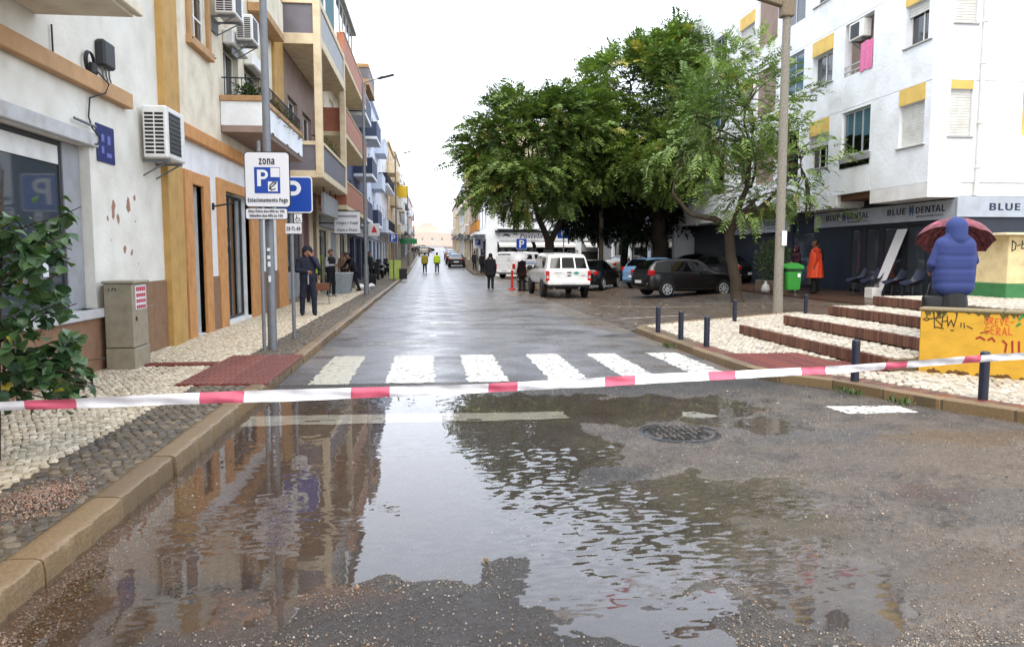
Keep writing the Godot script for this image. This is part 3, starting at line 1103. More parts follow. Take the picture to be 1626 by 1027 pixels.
# a metre of worn kerb stone, own axes, long side along z
func kerb_mesh(sd: int) -> ArrayMesh:
	var r := RandomNumberGenerator.new()
	r.seed = sd
	var s := st()
	var g := []
	var n := 30
	for i in n + 1:
		var z := -0.493 + 0.986 * i / n
		var e := 0.014 * n_mid.get_noise_2d(z * 1.6 + sd, 3.0) + 0.012 * n_high.get_noise_2d(z * 0.6, sd)
		var chip := 0.02 * maxf(0.0, n_mid.get_noise_2d(z * 0.9, sd * 3.0) - 0.15) * 3.0
		if i == 0 or i == n: chip += 0.008
		g.append(PackedVector3Array([Vector3(0.1 + e * 0.5, -0.2, z), Vector3(0.1 + e, 0.06, z), Vector3(0.099 + e - chip, 0.118 - chip * 0.6, z), Vector3(0.088 + e - chip * 1.3, 0.129 - chip * 0.5, z), Vector3(0.05, 0.132 + e * 0.15, z), Vector3(-0.05, 0.134 + e * 0.15, z), Vector3(-0.092, 0.130, z), Vector3(-0.098, 0.11, z), Vector3(-0.098, -0.2, z)]))
	grid(s, g)
	for e in [0, n]:
		var c := Vector3(0, 0, g[e][0].z)
		for j in 8:
			tri(s, c, g[e][j], g[e][j + 1], Vector3(0, 0, -1 if e == 0 else 1))
	return s.commit()

# ---------------------------------------------------------------- right corner

var island_line := [Vector2(4.42, 16.0), Vector2(4.42, 14.0), Vector2(4.42, 12.0), Vector2(4.43, 10.5), Vector2(4.46, 9.85), Vector2(4.62, 9.5), Vector2(4.86, 9.25), Vector2(5.08, 8.9), Vector2(5.3, 8.25), Vector2(5.5, 7.7), Vector2(5.82, 7.1), Vector2(6.15, 6.55), Vector2(6.7, 5.95), Vector2(7.6, 5.4), Vector2(9.0, 5.0), Vector2(12.0, 4.8), Vector2(16.0, 4.8)]
var island_back := [Vector2(4.42, 16.0), Vector2(4.7, 16.7), Vector2(5.6, 17.3), Vector2(7.4, 18.4), Vector2(9.8, 20.0), Vector2(11.6, 20.9), Vector2(16.0, 22.0)]

func build_right_island():
	var poly := PackedVector2Array()
	for p in island_line: poly.append(p)
	var bk := island_back.duplicate()
	bk.reverse()
	for p in bk:
		if p != Vector2(4.42, 16.0): poly.append(p)
	var s := st()
	prism(s, poly, P(0, -0.2, 0), Vector3.RIGHT, Vector3.FORWARD, Vector3.UP * 0.308)
	var isl := struct("right_pavement", s, M.bed)
	var in_tact := func(x, d): return d > 9.55 and d < 11.4 and x > 4.62 and x < 6.2 - (d - 9.5) * 0.15
	var ok := func(x, d):
		var v := Vector2(x, d)
		if in_tact.call(x, d): return false
		if x > 6.1 and d < 14.52 and d > minf(9.5, 9.45 - (x - 6.55) * 0.98): return false
		if not Geometry2D.is_point_in_polygon(v, poly): return false
		for line in [island_line, island_back]:
			for i in line.size() - 1:
				if Geometry2D.get_closest_point_to_segment(v, line[i], line[i + 1]).distance_to(v) < (0.42 if line == island_line else 0.22): return false
		return true
	cobbles(isl, 4.4, 11.5, 5.2, 21.0, 0.128, ok, [Color(0.58, 0.53, 0.45), Color(0.65, 0.60, 0.52), Color(0.47, 0.41, 0.34), Color(0.70, 0.66, 0.58)], 0.085, 0, 81)
	# red tactile slabs
	s = st()
	cb(s, Vector3.ZERO, Vector3(0.24, 0.04, 0.24), 0.004)
	for a in 5:
		for b in 5:
			cb(s, Vector3(-0.09 + a * 0.045, 0.022, -0.09 + b * 0.045), Vector3(0.024, 0.008, 0.024), 0.003)
	var slab := s.commit()
	for i in 6:
		for j in 8:
			var x := 4.74 + i * 0.245
			var d := 9.66 + j * 0.245
			if in_tact.call(x + 0.1, d) and in_tact.call(x - 0.1, d):
				put("tactile_slab", slab, [M.tactile, M.tactile_b][(i + j * 3) % 3 % 2], isl, Transform3D(Basis.IDENTITY, P(x, 0.108 + rng.randfn(0, 0.0015), d)))
	# red paver band and kerb stones along the edge
	s = st()
	cb(s, Vector3.ZERO, Vector3(0.095, 0.05, 0.195), 0.006)
	var paver := s.commit()
	var kb := Node3D.new()
	kb.name = "right_kerb"
	add_child(kb)
	kb.set_meta("kind", "structure")
	for li in 2:
		var line: Array = island_line if li == 0 else island_back
		var run := 0.0
		var k := 0
		var sg := 1.0 if li == 0 else -1.0
		var seg := dense(line, 0.7 if li == 0 else 0.9)
		for i in seg.size() - 1:
			var a: Vector2 = seg[i]
			var b: Vector2 = seg[i + 1]
			if a.x > 12.5: continue
			var t := (b - a).normalized()
			var nr := Vector2(-t.y, t.x) * sg     # into the island
			var ln := (b - a).length()
			s = st()
			var o := P(a.x - nr.x * 0.008, -0.15, a.y - nr.y * 0.008) + Vector3(t.x, 0, -t.y) * 0.005
			var low := rng.randf_range(-0.004, 0.004)
			obx(s, o, Vector3(t.x, 0, -t.y) * (ln - 0.012), Vector3(0, 0.272 + low, 0), Vector3(nr.x, 0, -nr.y) * 0.16, 0.014)
			obj("kerb_stone", s, [M.kerb, M.kerb_b, M.kerb_c][k % 3], kb)
			k += 1
		if li == 0:
			seg = dense(line, 0.1)
			for i in seg.size() - 1:
				var a: Vector2 = seg[i]
				var b: Vector2 = seg[i + 1]
				if a.x > 6.3 or a.y > 13.0: continue
				var t := (b - a).normalized()
				var nr := Vector2(-t.y, t.x)
				var q := (a + b) * 0.5 + nr * 0.275
				var yaw := atan2(t.x, -t.y)
				put("paver", paver, [M.brick, M.brick_b, M.brick_c, M.tactile][(i * 7) % 4], isl, Transform3D(Basis.from_euler(Vector3(0, -atan2(-t.y, t.x), 0)), P(q.x, 0.092 + rng.randfn(0, 0.0012), q.y)))

func dense(line: Array, step: float) -> Array:
	var c := Curve2D.new()
	for p in line: c.add_point(p)
	var n := int(c.get_baked_length() / step)
	var out := []
	for i in n + 1:
		out.append(c.sample_baked(c.get_baked_length() * i / n))
	return out

const STEP_X := [6.12, 7.02, 7.95, 8.92]
const STEP_Y := [0.31, 0.495, 0.68, 0.865]

func build_steps_and_wall():
	var t := wthing("steps", "broad brick-faced steps with cobbled treads beside the yellow wall", "steps", P(6.12, 0.1, 12.5))
	var s := st()
	var polys := []
	for k in 4:
		var x: float = STEP_X[k] + 0.06
		var pl := PackedVector2Array([Vector2(x, 14.5), Vector2(14.0, 14.5), Vector2(14.0, 5.6), Vector2(10.5, 5.7), Vector2(x, 9.72 - (x - 6.55) * 0.98)])
		if k == 0: pl = PackedVector2Array([Vector2(x, 14.5), Vector2(14.0, 14.5), Vector2(14.0, 5.6), Vector2(10.5, 5.7), Vector2(6.75, 9.52), Vector2(x, 9.52)])
		polys.append(pl)
		prism(s, pl, P(0, 0.09 - 0.01 * k, 0), Vector3.RIGHT, Vector3.FORWARD, Vector3.UP * (STEP_Y[k] - 0.03 - 0.09 + 0.01 * k))
	obj("core", s, M.bed, t)
	var bm := []
	for v in 3:
		s = st()
		cb(s, Vector3.ZERO, Vector3(0.058 + 0.004 * v, 0.178, 0.066), 0.006)
		bm.append(s.commit())
	for k in 4:
		var d: float = 9.76 - (STEP_X[k] - 6.55) * 0.98
		var y0: float = 0.12 if k == 0 else STEP_Y[k - 1]
		d = maxf(d, 8.65 + 1.25 * k) if k > 0 else 9.5
		while d < 14.42:
			put("brick", bm[rng.randi() % 3], [M.brick, M.brick_b, M.brick_c][rng.randi() % 3], t, Transform3D(Basis.IDENTITY, P(STEP_X[k] + 0.03 + rng.randfn(0, 0.002), (y0 + STEP_Y[k]) * 0.5 + rng.randfn(0, 0.002), d + 0.036)))
			d += 0.0745
	var pal := [Color(0.58, 0.53, 0.45), Color(0.65, 0.60, 0.52), Color(0.47, 0.41, 0.34), Color(0.70, 0.66, 0.58)]
	for k in 4:
		var on := func(x, d): return d < 14.46 and d > (9.82 - (x - 6.55) * 0.98 if k > 0 or x > 6.6 else 9.56)
		cobbles(t, STEP_X[k] + 0.07, STEP_X[k + 1] if k < 3 else 13.0, 6.5 if k == 3 else 8.0, 14.6, STEP_Y[k], on, pal, 0.09, 0, 90 + k)
	# yellow retaining wall
	var w := wthing("retaining_wall", "low yellow rendered wall with graffiti and mossy coping", "wall", P(7.0, 0.1, 9.0))
	var f := fr(P(6.55, 0, 9.5), Vector3(0.85, 0, 0.83).normalized(), Vector3(-0.83, 0, 0.85).normalized())
	s = st()
	fbx(s, f, 0.0, 5.6, -0.1, 0.94, -0.26, 0.0, 0.012)
	obj("render", s, M.yellow_wall, w)
	s = st()
	var a := 0.0
	while a < 5.5:
		fbx(s, f, a - (0.02 if a == 0.0 else 0.0), minf(a + 0.93, 5.62), 0.942, 0.985, -0.28, 0.015, 0.012)
		a += 0.94
	mat("coping", C(150, 138, 108), 0.85, "stone", 2.0)
	obj("coping", s, M.coping, w)
	# grimy run-off and moss under the coping: irregular dark stains
	s = st()
	for i in 46:
		var u := rng.randf_range(0.03, 3.2)
		var h := rng.randf_range(0.02, 0.10)
		var ww := rng.randf_range(0.01, 0.05)
		prism(s, PackedVector2Array([Vector2(u - ww, 0.938), Vector2(u + ww, 0.938), Vector2(u + ww * 0.6, 0.938 - h * 0.6), Vector2(u + ww * 0.1, 0.938 - h), Vector2(u - ww * 0.5, 0.938 - h * 0.5)]), fp(f, 0, 0, 0.001 + 0.0002 * (i % 5)), f.u, Vector3.UP, f.n * 0.0006)
	mat("moss", C(104, 96, 52), 0.95, "stone", 6.0)
	obj("moss_stain", s, M.moss, w)
	s = st()
	for i in 60:
		var u := rng.randf_range(0.03, 3.4)
		var h := rng.randf_range(0.01, 0.05)
		var ww := rng.randf_range(0.02, 0.07)
		prism(s, PackedVector2Array([Vector2(u - ww, 0.12), Vector2(u + ww, 0.12), Vector2(u + ww * 0.5, 0.14 + h * 0.7), Vector2(u, 0.14 + h), Vector2(u - ww * 0.7, 0.14 + h * 0.5)]), fp(f, 0, 0, 0.001 + 0.0002 * (i % 5)), f.u, Vector3.UP, f.n * 0.0006)
	mat("mud_stain", C(120, 84, 46), 0.95, "stone", 6.0)
	obj("mud_stain", s, M.mud_stain, w)
	# black tag
	mat("spray_black", C(34, 26, 22), 0.7)
	mat("spray_red", C(206, 84, 38), 0.7)
	mat("spray_dark_red", C(150, 40, 26), 0.7)
	mat("spray_green", C(40, 128, 74), 0.7)
	s = st()
	for pts in [[Vector2(0.02, 0.75), Vector2(0.07, 0.78), Vector2(0.11, 0.76), Vector2(0.07, 0.73), Vector2(0.02, 0.75)], [Vector2(0.11, 0.76), Vector2(0.2, 0.78), Vector2(0.3, 0.8)], [Vector2(0.17, 0.86), Vector2(0.19, 0.62)], [Vector2(0.26, 0.88), Vector2(0.2, 0.76), Vector2(0.3, 0.66)], [Vector2(0.19, 0.64), Vector2(0.32, 0.62)], [Vector2(0.3, 0.82), Vector2(0.29, 0.64)], [Vector2(0.29, 0.73), Vector2(0.36, 0.74)], [Vector2(0.36, 0.82), Vector2(0.38, 0.66), Vector2(0.42, 0.76), Vector2(0.46, 0.66), Vector2(0.5, 0.84)], [Vector2(0.56, 0.72), Vector2(0.56, 0.66)], [Vector2(0.6, 0.72), Vector2(0.61, 0.65)], [Vector2(0.64, 0.68), Vector2(0.72, 0.64)], [Vector2(0.83, 0.58), Vector2(0.95, 0.62)], [Vector2(0.42, 0.6), Vector2(0.46, 0.6)]]:
		var q := []
		for p in pts: q.append(Vector2(0.02 + p.x * 0.82, p.y * 0.85 + 0.19))
		stroke(s, f, q, 0.011)
	obj("graffiti", s, M.spray_black, w)
	# red lettering, two lines of hand-drawn capitals
	var caps := {
		"G": [[Vector2(0.9, 0.85), Vector2(0.5, 1), Vector2(0.1, 0.7), Vector2(0.1, 0.25), Vector2(0.5, 0), Vector2(0.9, 0.2), Vector2(0.9, 0.45), Vector2(0.55, 0.45)]],
		"R": [[Vector2(0.1, 0), Vector2(0.1, 1), Vector2(0.75, 0.9), Vector2(0.8, 0.6), Vector2(0.15, 0.5), Vector2(0.9, 0)]],
		"E": [[Vector2(0.85, 1), Vector2(0.15, 0.95), Vector2(0.12, 0.05), Vector2(0.85, 0)], [Vector2(0.15, 0.5), Vector2(0.75, 0.55)]],
		"V": [[Vector2(0.05, 1), Vector2(0.45, 0), Vector2(0.95, 1)]],
		"A": [[Vector2(0.05, 0), Vector2(0.5, 1), Vector2(0.95, 0)], [Vector2(0.2, 0.35), Vector2(0.8, 0.35)]],
		"L": [[Vector2(0.15, 1), Vector2(0.12, 0.05), Vector2(0.9, 0)]],
		"-": [[Vector2(0.0, 0.55), Vector2(0.7, 0.6)]],
	}
	s = st()
	for ln in [["GREVE-", 0.74, 0.80, 0.056, 0.085], ["GERAL", 0.745, 0.675, 0.064, 0.10]]:
		var word: String = ln[0]
		for i in word.length():
			for pl in caps[word[i]]:
				var pts := []
				for p in pl: pts.append(Vector2(ln[1] + i * ln[3] + p.x * ln[3] * 0.78, ln[2] + p.y * ln[4] + 0.008 * sin(i * 2.0)))
				stroke(s, f, pts, 0.010, 0.003)
	obj("graffiti", s, M.spray_red, w)
	s = st()
	for pts in [[Vector2(0.66, 0.61), Vector2(0.70, 0.635), Vector2(0.75, 0.60)], [Vector2(0.79, 0.60), Vector2(0.83, 0.63), Vector2(0.86, 0.59)], [Vector2(0.95, 0.60), Vector2(0.99, 0.56), Vector2(0.98, 0.46)], [Vector2(1.05, 0.60), Vector2(1.06, 0.44)], [Vector2(1.12, 0.6), Vector2(1.13, 0.42)]]:
		stroke(s, f, pts, 0.022, 0.003)
	obj("graffiti", s, M.spray_dark_red, w)
	s = st()
	for pts in [[Vector2(1.09, 0.80), Vector2(1.12, 0.83)], [Vector2(1.11, 0.88), Vector2(1.14, 0.93), Vector2(1.2, 0.90)], [Vector2(1.18, 0.80), Vector2(1.22, 0.84)]]:
		stroke(s, f, pts, 0.025, 0.003)
	obj("graffiti", s, M.spray_green, w)
	# cream kiosk with green foot on the platform
	var kq := wthing("kiosk", "small cream kiosk with green foot and flat pale roof on the platform", "kiosk", P(12.5, 0.865, 14.0))
	var kf := fr(P(11.05, 0.865, 13.5), Vector3.RIGHT, Vector3.BACK)
	mat("kiosk_cream", C(226, 206, 158), 0.8, "grime", 0.5)
	mat("kiosk_green", C(58, 122, 70), 0.7, "grime", 0.7)
	s = st()
	fbx(s, kf, 0.0, 3.0, 0.27, 1.2, -1.6, 0.0, 0.01)
	obj("wall", s, M.kiosk_cream, kq)
	s = st()
	fbx(s, kf, -0.03, 3.03, -0.03, 0.27, -1.63, 0.03, 0.01)
	obj("foot", s, M.kiosk_green, kq)
	s = st()
	fbx(s, kf, -0.22, 3.22, 1.2, 1.25, -1.8, 0.2, 0.01)
	obj("roof", s, M.frame_cream, kq)
	s = st()
	for pts in [[Vector2(0.07, 1.1), Vector2(0.07, 0.9), Vector2(0.14, 0.94), Vector2(0.15, 1.04), Vector2(0.07, 1.1)], [Vector2(0.18, 1.0), Vector2(0.24, 1.02)], [Vector2(0.28, 1.1), Vector2(0.27, 0.95), Vector2(0.36, 0.95)], [Vector2(0.27, 1.03), Vector2(0.34, 1.04)], [Vector2(0.4, 1.1), Vector2(0.41, 0.95), Vector2(0.5, 0.96)]]:
		stroke(s, kf, pts, 0.02)
	obj("graffiti", s, M.spray_black, kq)
# ---------------------------------------------------------------- left side buildings

func left_frame(x: float) -> Dictionary:
	return fr(P(x, 0, 0), Vector3(0, 0, -1), Vector3.RIGHT)

func plinth(f: Dictionary, parent: Node, a0: float, a1: float, y0: float, y1: float, rows: int, w := 0.62):
	var n := maxi(1, int(round((a1 - a0) / w)))
	var l := (a1 - a0) / n
	var h := (y1 - y0) / rows
	for r in rows:
		for i in n:
			var s := st()
			fbx(s, f, a0 + l * i + 0.003, a0 + l * (i + 1) - 0.003, y0 + h * r + 0.003, y0 + h * (r + 1) - 0.003, 0.004, 0.03 + rng.randf_range(-0.002, 0.002), 0.004)
			obj("plinth_tile", s, M.brown_plinth, parent)
	var s2 := st()
	fbx(s2, f, a0, a1, y0, y1, 0.002, 0.022)
	obj("mortar", s2, M.joint, parent)

func ac_unit(called: String, label: String, at: Vector3, size: Vector3, group := "") -> Node3D:
	# size.x out from the wall, size.z along the wall; grille on the side facing the camera (+z), fan on +x
	var t := thing(called, label, "air conditioner", at, 0.0, group)
	var s := st()
	cb(s, Vector3(0, size.y / 2, 0), size, 0.02)
	obj("casing", s, M.white_paint, t)
	s = st()
	var z := size.z / 2
	for j in 11:
		for i in 2:
			var w := size.x * 0.36
			cb(s, Vector3(-size.x * 0.23 + i * size.x * 0.42, size.y * (0.1 + 0.074 * j), z + 0.001), Vector3(w, size.y * 0.045, 0.006))
	obj("grille", s, M.black, t)
	s = st()
	cb(s, Vector3(size.x / 2 + 0.002, size.y * 0.5, 0.06), Vector3(0.008, size.y * 0.8, size.z * 0.62), 0.003)
	for j in 9:
		cb(s, Vector3(size.x / 2 + 0.01, size.y * (0.14 + 0.09 * j), 0.06), Vector3(0.008, 0.012, size.z * 0.6))
	obj("fan_guard", s, M.alu_dark, t)
	s = st()
	for dz in [-0.32, 0.32]:
		cb(s, Vector3(-0.06, -0.03, size.z * dz), Vector3(size.x + 0.1, 0.04, 0.04), 0.004)
		tube(s, [Vector3(-size.x / 2 - 0.1, -0.28, size.z * dz), Vector3(size.x * 0.35, -0.04, size.z * dz)], [0.014, 0.014], 6)
	cb(s, Vector3(-size.x / 2 - 0.12, -0.15, 0), Vector3(0.03, 0.3, size.z * 0.72), 0.004)
	obj("bracket", s, M.metal_grey, t)
	return t

func build_building_a():
	var t := wthing("corner_building", "white plastered building with ochre ledge, brown plinth and large shop window nearest on left", "building", P(-4.5, 0.1, 6.0))
	var f := left_frame(-4.5)
	facade("wall", f, -6.0, 13.4, 0.0, 9.5, [[5.2, 10.72, 0.97, 3.12]], 0.3, M.wall_white, t, 6.0)
	# shop window: lintel, sill, wide grey jamb, frame, panes
	var s := st()
	fbx(s, f, 5.0, 10.86, 3.12, 3.3, -0.02, 0.07, 0.012)
	obj("lintel", s, M.grey_sill, t)
	s = st()
	fbx(s, f, 5.0, 10.86, 0.85, 0.97, -0.25, 0.10, 0.012)
	obj("sill", s, M.grey_sill, t)
	s = st()
	fbx(s, f, 10.26, 10.71, 0.972, 3.118, -0.2, -0.13, 0.006)
	obj("jamb", s, M.shutter_grey, t)
	window(f, 5.21, 10.26, 0.98, 3.11, -0.18, 3, 1, M.alu_dark, M.glass_grey, t, 0.06, "shop_window")
	s = st()
	fbx(s, f, 5.3, 10.2, 2.82, 3.05, -0.168, -0.16, 0.002)
	obj("blind", s, M.shutter_white, t)
	# posters on the glass
	for q in [[9.72, 1.86, 0.16], [9.74, 1.64, 0.15], [9.7, 1.42, 0.13]]:
		s = st()
		fbx(s, f, q[0], q[0] + q[2], q[1], q[1] + 0.18, -0.172, -0.167)
		obj("notice", s, M.sign_white, t)
	plinth(f, t, -2.0, 10.86, 0.13, 0.85, 2)
	plinth(f, t, 10.87, 13.38, 0.13, 1.27, 3)
	s = st()
	fbx(s, f, -6.0, 12.0, 3.84, 4.06, 0.003, 0.12, 0.012)
	obj("ledge", s, M.ochre_band, t)
	# overhanging balcony slab at the top left
	s = st()
	bx(s, -4.498, -3.42, 4.44, 4.62, -6.0, 9.5, 0.01)
	bx(s, -3.43, -3.34, 4.47, 4.60, -6.0, 9.58, 0.012)
	obj("balcony_slab", s, M.wall_cream, t)
	s = st()
	bx(s, -3.52, -3.42, 4.622, 5.6, -6.0, 9.4, 0.01)
	obj("parapet", s, M.wall_white, t)
	# mustard pilaster at the end
	s = st()
	fbx(s, f, 13.4, 14.0, 0.12, 9.5, -0.3, 0.12, 0.01)
	fbx(s, f, 14.0, 14.38, 0.12, 9.5, -0.3, 0.05, 0.01)
	obj("pilaster", s, M.mustard, t)
	# peeled plaster
	mat("peeled", C(172, 132, 112), 0.95, "stone", 3.0)
	for q in [[11.4, 2.33, 0.10, 0.16], [11.55, 2.22, 0.06, 0.10], [11.95, 2.42, 0.09, 0.14], [12.2, 2.55, 0.05, 0.06], [11.75, 1.78, 0.06, 0.07], [12.0, 1.72, 0.07, 0.06], [11.2, 2.2, 0.04, 0.05], [11.3, 1.9, 0.015, 0.015], [12.2, 2.2, 0.018, 0.018], [12.25, 1.55, 0.018, 0.018]]:
		s = st()
		var pl := PackedVector2Array()
		for j in 11:
			var w := TAU * j / 11
			pl.append(Vector2(q[0] + cos(w) * q[2] * rng.randf_range(0.45, 1.1), q[1] + sin(w) * q[3] * rng.randf_range(0.5, 1.15)))
		prism(s, pl, fp(f, 0, 0, 0.0008), f.u, Vector3.UP, f.n * 0.0012)
		obj("peeled_patch", s, M.peeled, t)
	# cable and wall pipe
	s = st()
	tube(s, [P(-4.47, 4.42, 9.8), P(-4.47, 4.1, 9.8)], [0.012, 0.012], 6)
	obj("wall_pipe", s, M.metal_dark, t)
	s = st()
	tube(s, [P(-4.4, 4.12, 10.85), P(-4.34, 4.0, 11.05), P(-4.35, 3.86, 10.95), P(-4.46, 3.75, 10.72), P(-4.47, 3.5, 10.68), P(-4.44, 3.36, 10.7), P(-4.4, 3.24, 10.85), P(-4.42, 3.16, 10.8), P(-4.46, 3.14, 10.62)], [0.011], 6)
	obj("cable", s, M.metal_dark, t)
	s = st()
	tube(s, [P(-4.44, 3.4, 10.2), P(-4.42, 3.38, 10.75)], [0.02, 0.02], 6)
	obj("cable_stub", s, M.metal_grey, t)
	# things fixed to the wall
	var pq := wthing("wall_plaque", "dark blue enamel plaque beside the shop window", "plaque", P(-4.48, 2.96, 11.2))
	s = st()
	fbx(s, f, 10.93, 11.5, 2.96, 3.47, 0.003, 0.02, 0.004)
	obj("plate", s, M.sign_blue_dark, pq)
	mat("plaque_ink", C(96, 104, 170), 0.5)
	s = st()
	fbx(s, f, 11.06, 11.16, 3.24, 3.34, 0.021, 0.023)
	fbx(s, f, 11.26, 11.36, 3.22, 3.34, 0.021, 0.023)
	fbx(s, f, 11.06, 11.14, 3.08, 3.18, 0.021, 0.023)
	fbx(s, f, 11.22, 11.38, 3.04, 3.1, 0.021, 0.023)
	obj("marks", s, M.plaque_ink, pq)
	var eb := wthing("junction_box", "dark grey cable junction box above the ochre ledge", "junction box", P(-4.42, 4.2, 11.2))
	s = st()
	fbx(s, f, 11.02, 11.38, 4.24, 4.6, 0.003, 0.14, 0.03)
	obj("box", s, M.metal_dark, eb)
	s = st()
	for a in [11.08, 11.2, 11.3]:
		tube(s, [fp(f, a, 4.25, 0.07), fp(f, a + 0.03, 4.14, 0.06), fp(f, a + 0.1, 4.065, 0.06)], [0.012], 6)
	obj("conduit", s, M.metal_grey, eb)
	var cc := wthing("cable_coil", "black ring of coiled cable standing on the ochre ledge", "cable coil", P(-4.42, 4.06, 10.7))
	s = st()
	for k in 3:
		var ring := []
		for j in 25:
			var w := TAU * j / 24
			ring.append(fp(f, 10.72 + cos(w) * (0.13 - 0.008 * k), 4.21 + sin(w) * (0.14 - 0.008 * k), 0.05 + 0.014 * k))
		tube(s, ring, [0.011], 6, false)
	obj("loops", s, M.black, cc)
	s = st()
	fbx(s, f, 10.72, 10.88, 4.066, 4.22, 0.03, 0.1, 0.02)
	obj("splice_case", s, M.black, cc)
	ac_unit("air_conditioner", "white air conditioner on bracket beside the blue plaque", P(-4.25, 3.2, 12.9), Vector3(0.36, 0.8, 0.88), "air conditioners")

func build_building_b():
	var t := wthing("orange_trim_building", "cream and white building with orange door surrounds and planted balcony", "building", P(-4.5, 0.1, 19.0))
	var f := left_frame(-4.5)
	facade("ground_wall", f, 14.38, 24.2, 0.0, 3.84, [[14.92, 15.62, 0.15, 3.02], [17.22, 19.52, 0.2, 3.08]], 0.35, M.wall_white_b, t, 0.0)
	facade("upper_wall", f, 14.38, 24.2, 3.84, 9.5, [[15.2, 16.3, 5.78, 7.3], [17.6, 18.9, 4.5, 6.5], [19.5, 21.2, 4.5, 6.5]], 0.3, M.wall_cream, t, 6.0)
	# shop interior behind the large window
	var s := st()
	bx(s, -9.0, -8.9, 0.0, 3.84, 14.4, 24.2)
	bx(s, -9.0, -4.85, 0.0, 0.16, 14.4, 24.2)
	bx(s, -9.0, -4.85, 3.7, 3.83, 14.4, 24.2)
	bx(s, -8.9, -4.86, 0.16, 3.7, 14.4, 14.5)
	bx(s, -8.9, -4.86, 0.16, 3.7, 24.1, 24.2)
	obj("interior", s, M.interior_pale, t)
	s = st()
	for k in 4:
		bx(s, -5.5, -5.0, 0.5 + 0.5 * k, 0.53 + 0.5 * k, 17.4, 19.4)
	for d in [17.4, 18.4, 19.4]:
		bx(s, -5.48, -5.44, 0.2, 2.2, d - 0.02, d + 0.02)
	for k in 14:
		var d := rng.randf_range(17.5, 19.2)
		var y: float = 0.53 + 0.5 * (k % 4)
		bx(s, -5.45, -5.15, y, y + rng.randf_range(0.12, 0.36), d, d + rng.randf_range(0.1, 0.22))
	obj("shelving", s, M.white_paint, t)
	window(f, 17.24, 19.5, 0.22, 3.06, -0.2, 2, 1, M.alu_dark, M.glass_clear, t, 0.05, "shop_window")
	# white boards leaning inside
	s = st()
	bx(s, -4.98, -4.94, 0.22, 1.28, 17.45, 17.85, 0.004)
	bx(s, -4.93, -4.90, 0.22, 1.24, 17.75, 18.0, 0.004)
	obj("leaning_board", s, M.sign_white, t)
	# orange surrounds
	for q in [[14.5, 14.92, 0.12, 3.26], [15.62, 16.06, 0.12, 3.26], [16.66, 17.22, 0.12, 3.32], [19.52, 20.5, 0.12, 3.32], [22.86, 24.2, 0.12, 3.84]]:
		s = st()
		fbx(s, f, q[0], q[1], q[2], q[3], -0.1, 0.06, 0.012)
		obj("jamb", s, M.orange_trim, t)
	for q in [[14.92, 15.62, 3.02, 3.255], [17.22, 19.52, 3.08, 3.315]]:
		s = st()
		fbx(s, f, q[0], q[1], q[2], q[3], -0.1, 0.055, 0.012)
		obj("lintel", s, M.orange_trim, t)
	s = st()
	fbx(s, f, 14.93, 15.61, 0.15, 3.01, -0.3, -0.22, 0.006)
	mat("door_dark", C(96, 84, 60), 0.5, "grime", 0.8)
	var dr := obj("door", s, M.door_dark, t)
	s = st()
	fbx(s, f, 15.0, 15.54, 1.35, 2.9, -0.22, -0.212)
	obj("pane", s, M.glass_grey, dr)
	plinth(f, t, 14.0, 14.5, 0.13, 1.25, 2)
	plinth(f, t, 16.06, 16.66, 0.13, 1.25, 2)
	plinth(f, t, 20.5, 22.86, 0.13, 1.25, 2)
	s = st()
	fbx(s, f, 14.39, 22.8, 3.82, 4.07, 0.003, 0.13, 0.012)
	obj("ledge", s, M.orange_trim, t)
	s = st()
	fbx(s, f, 22.86, 24.2, 3.842, 9.5, 0.002, 0.08, 0.01)
	obj("pilaster", s, M.mustard, t)
	s = st()
	tube(s, [fp(f, 16.35, 2.76, 0.02), fp(f, 16.35, 2.62, 0.02)], [0.03, 0.03], 6)
	tube(s, [fp(f, 16.35, 2.69, 0.02), fp(f, 16.5, 2.78, 0.42)], [0.018, 0.018], 6)
	obj("flag_bracket", s, M.black, t)
	# upper window with trim and lattice shutters
	s = st()
	fbx(s, f, 15.05, 15.2, 5.65, 7.4, 0.002, 0.08, 0.01)
	fbx(s, f, 16.3, 16.45, 5.65, 7.4, 0.002, 0.08, 0.01)
	fbx(s, f, 15.0, 16.5, 5.62, 5.78, -0.1, 0.12, 0.01)
	obj("window_trim", s, M.ochre_band, t)
	window(f, 15.21, 16.29, 5.79, 7.29, -0.08, 2, 3, M.white_paint, M.glass_dark, t, 0.06)
	s = st()
	for d in [15.02, 16.52]:
		tube(s, [fp(f, d, 5.72, 0.02), fp(f, d, 5.72, 0.14)], [0.008, 0.014], 6)
	obj("shutter_catch", s, M.black, t)
	# balcony
	s = st()
	bx(s, -4.49, -3.62, 4.34, 4.48, 17.2, 22.4, 0.01)
	obj("balcony_slab", s, M.soffit_brown, t)
	s = st()
	bx(s, -4.49, -3.62, 4.482, 5.0, 17.2, 17.3, 0.008)
	bx(s, -3.72, -3.62, 4.36, 5.0, 17.302, 22.4, 0.008)
	obj("parapet", s, M.wall_bright, t)
	s = st()
	bx(s, -4.49, -3.58, 5.0, 5.12, 17.16, 17.34, 0.012)
	bx(s, -3.76, -3.58, 5.0, 5.118, 17.342, 22.44, 0.012)
	obj("coping", s, M.ochre_band, t)
	s = st()
	for d in [18.2, 20.0, 21.6]:
		bx(s, -3.622, -3.612, 4.46, 4.5, d, d + 0.22)
	obj("drain_slot", s, M.black, t)
	s = st()
	for k in 7:
		tube(s, [P(-4.4 + k * 0.12, 5.1, 17.25), P(-4.4 + k * 0.12, 5.5, 17.25)], [0.01, 0.01], 5)
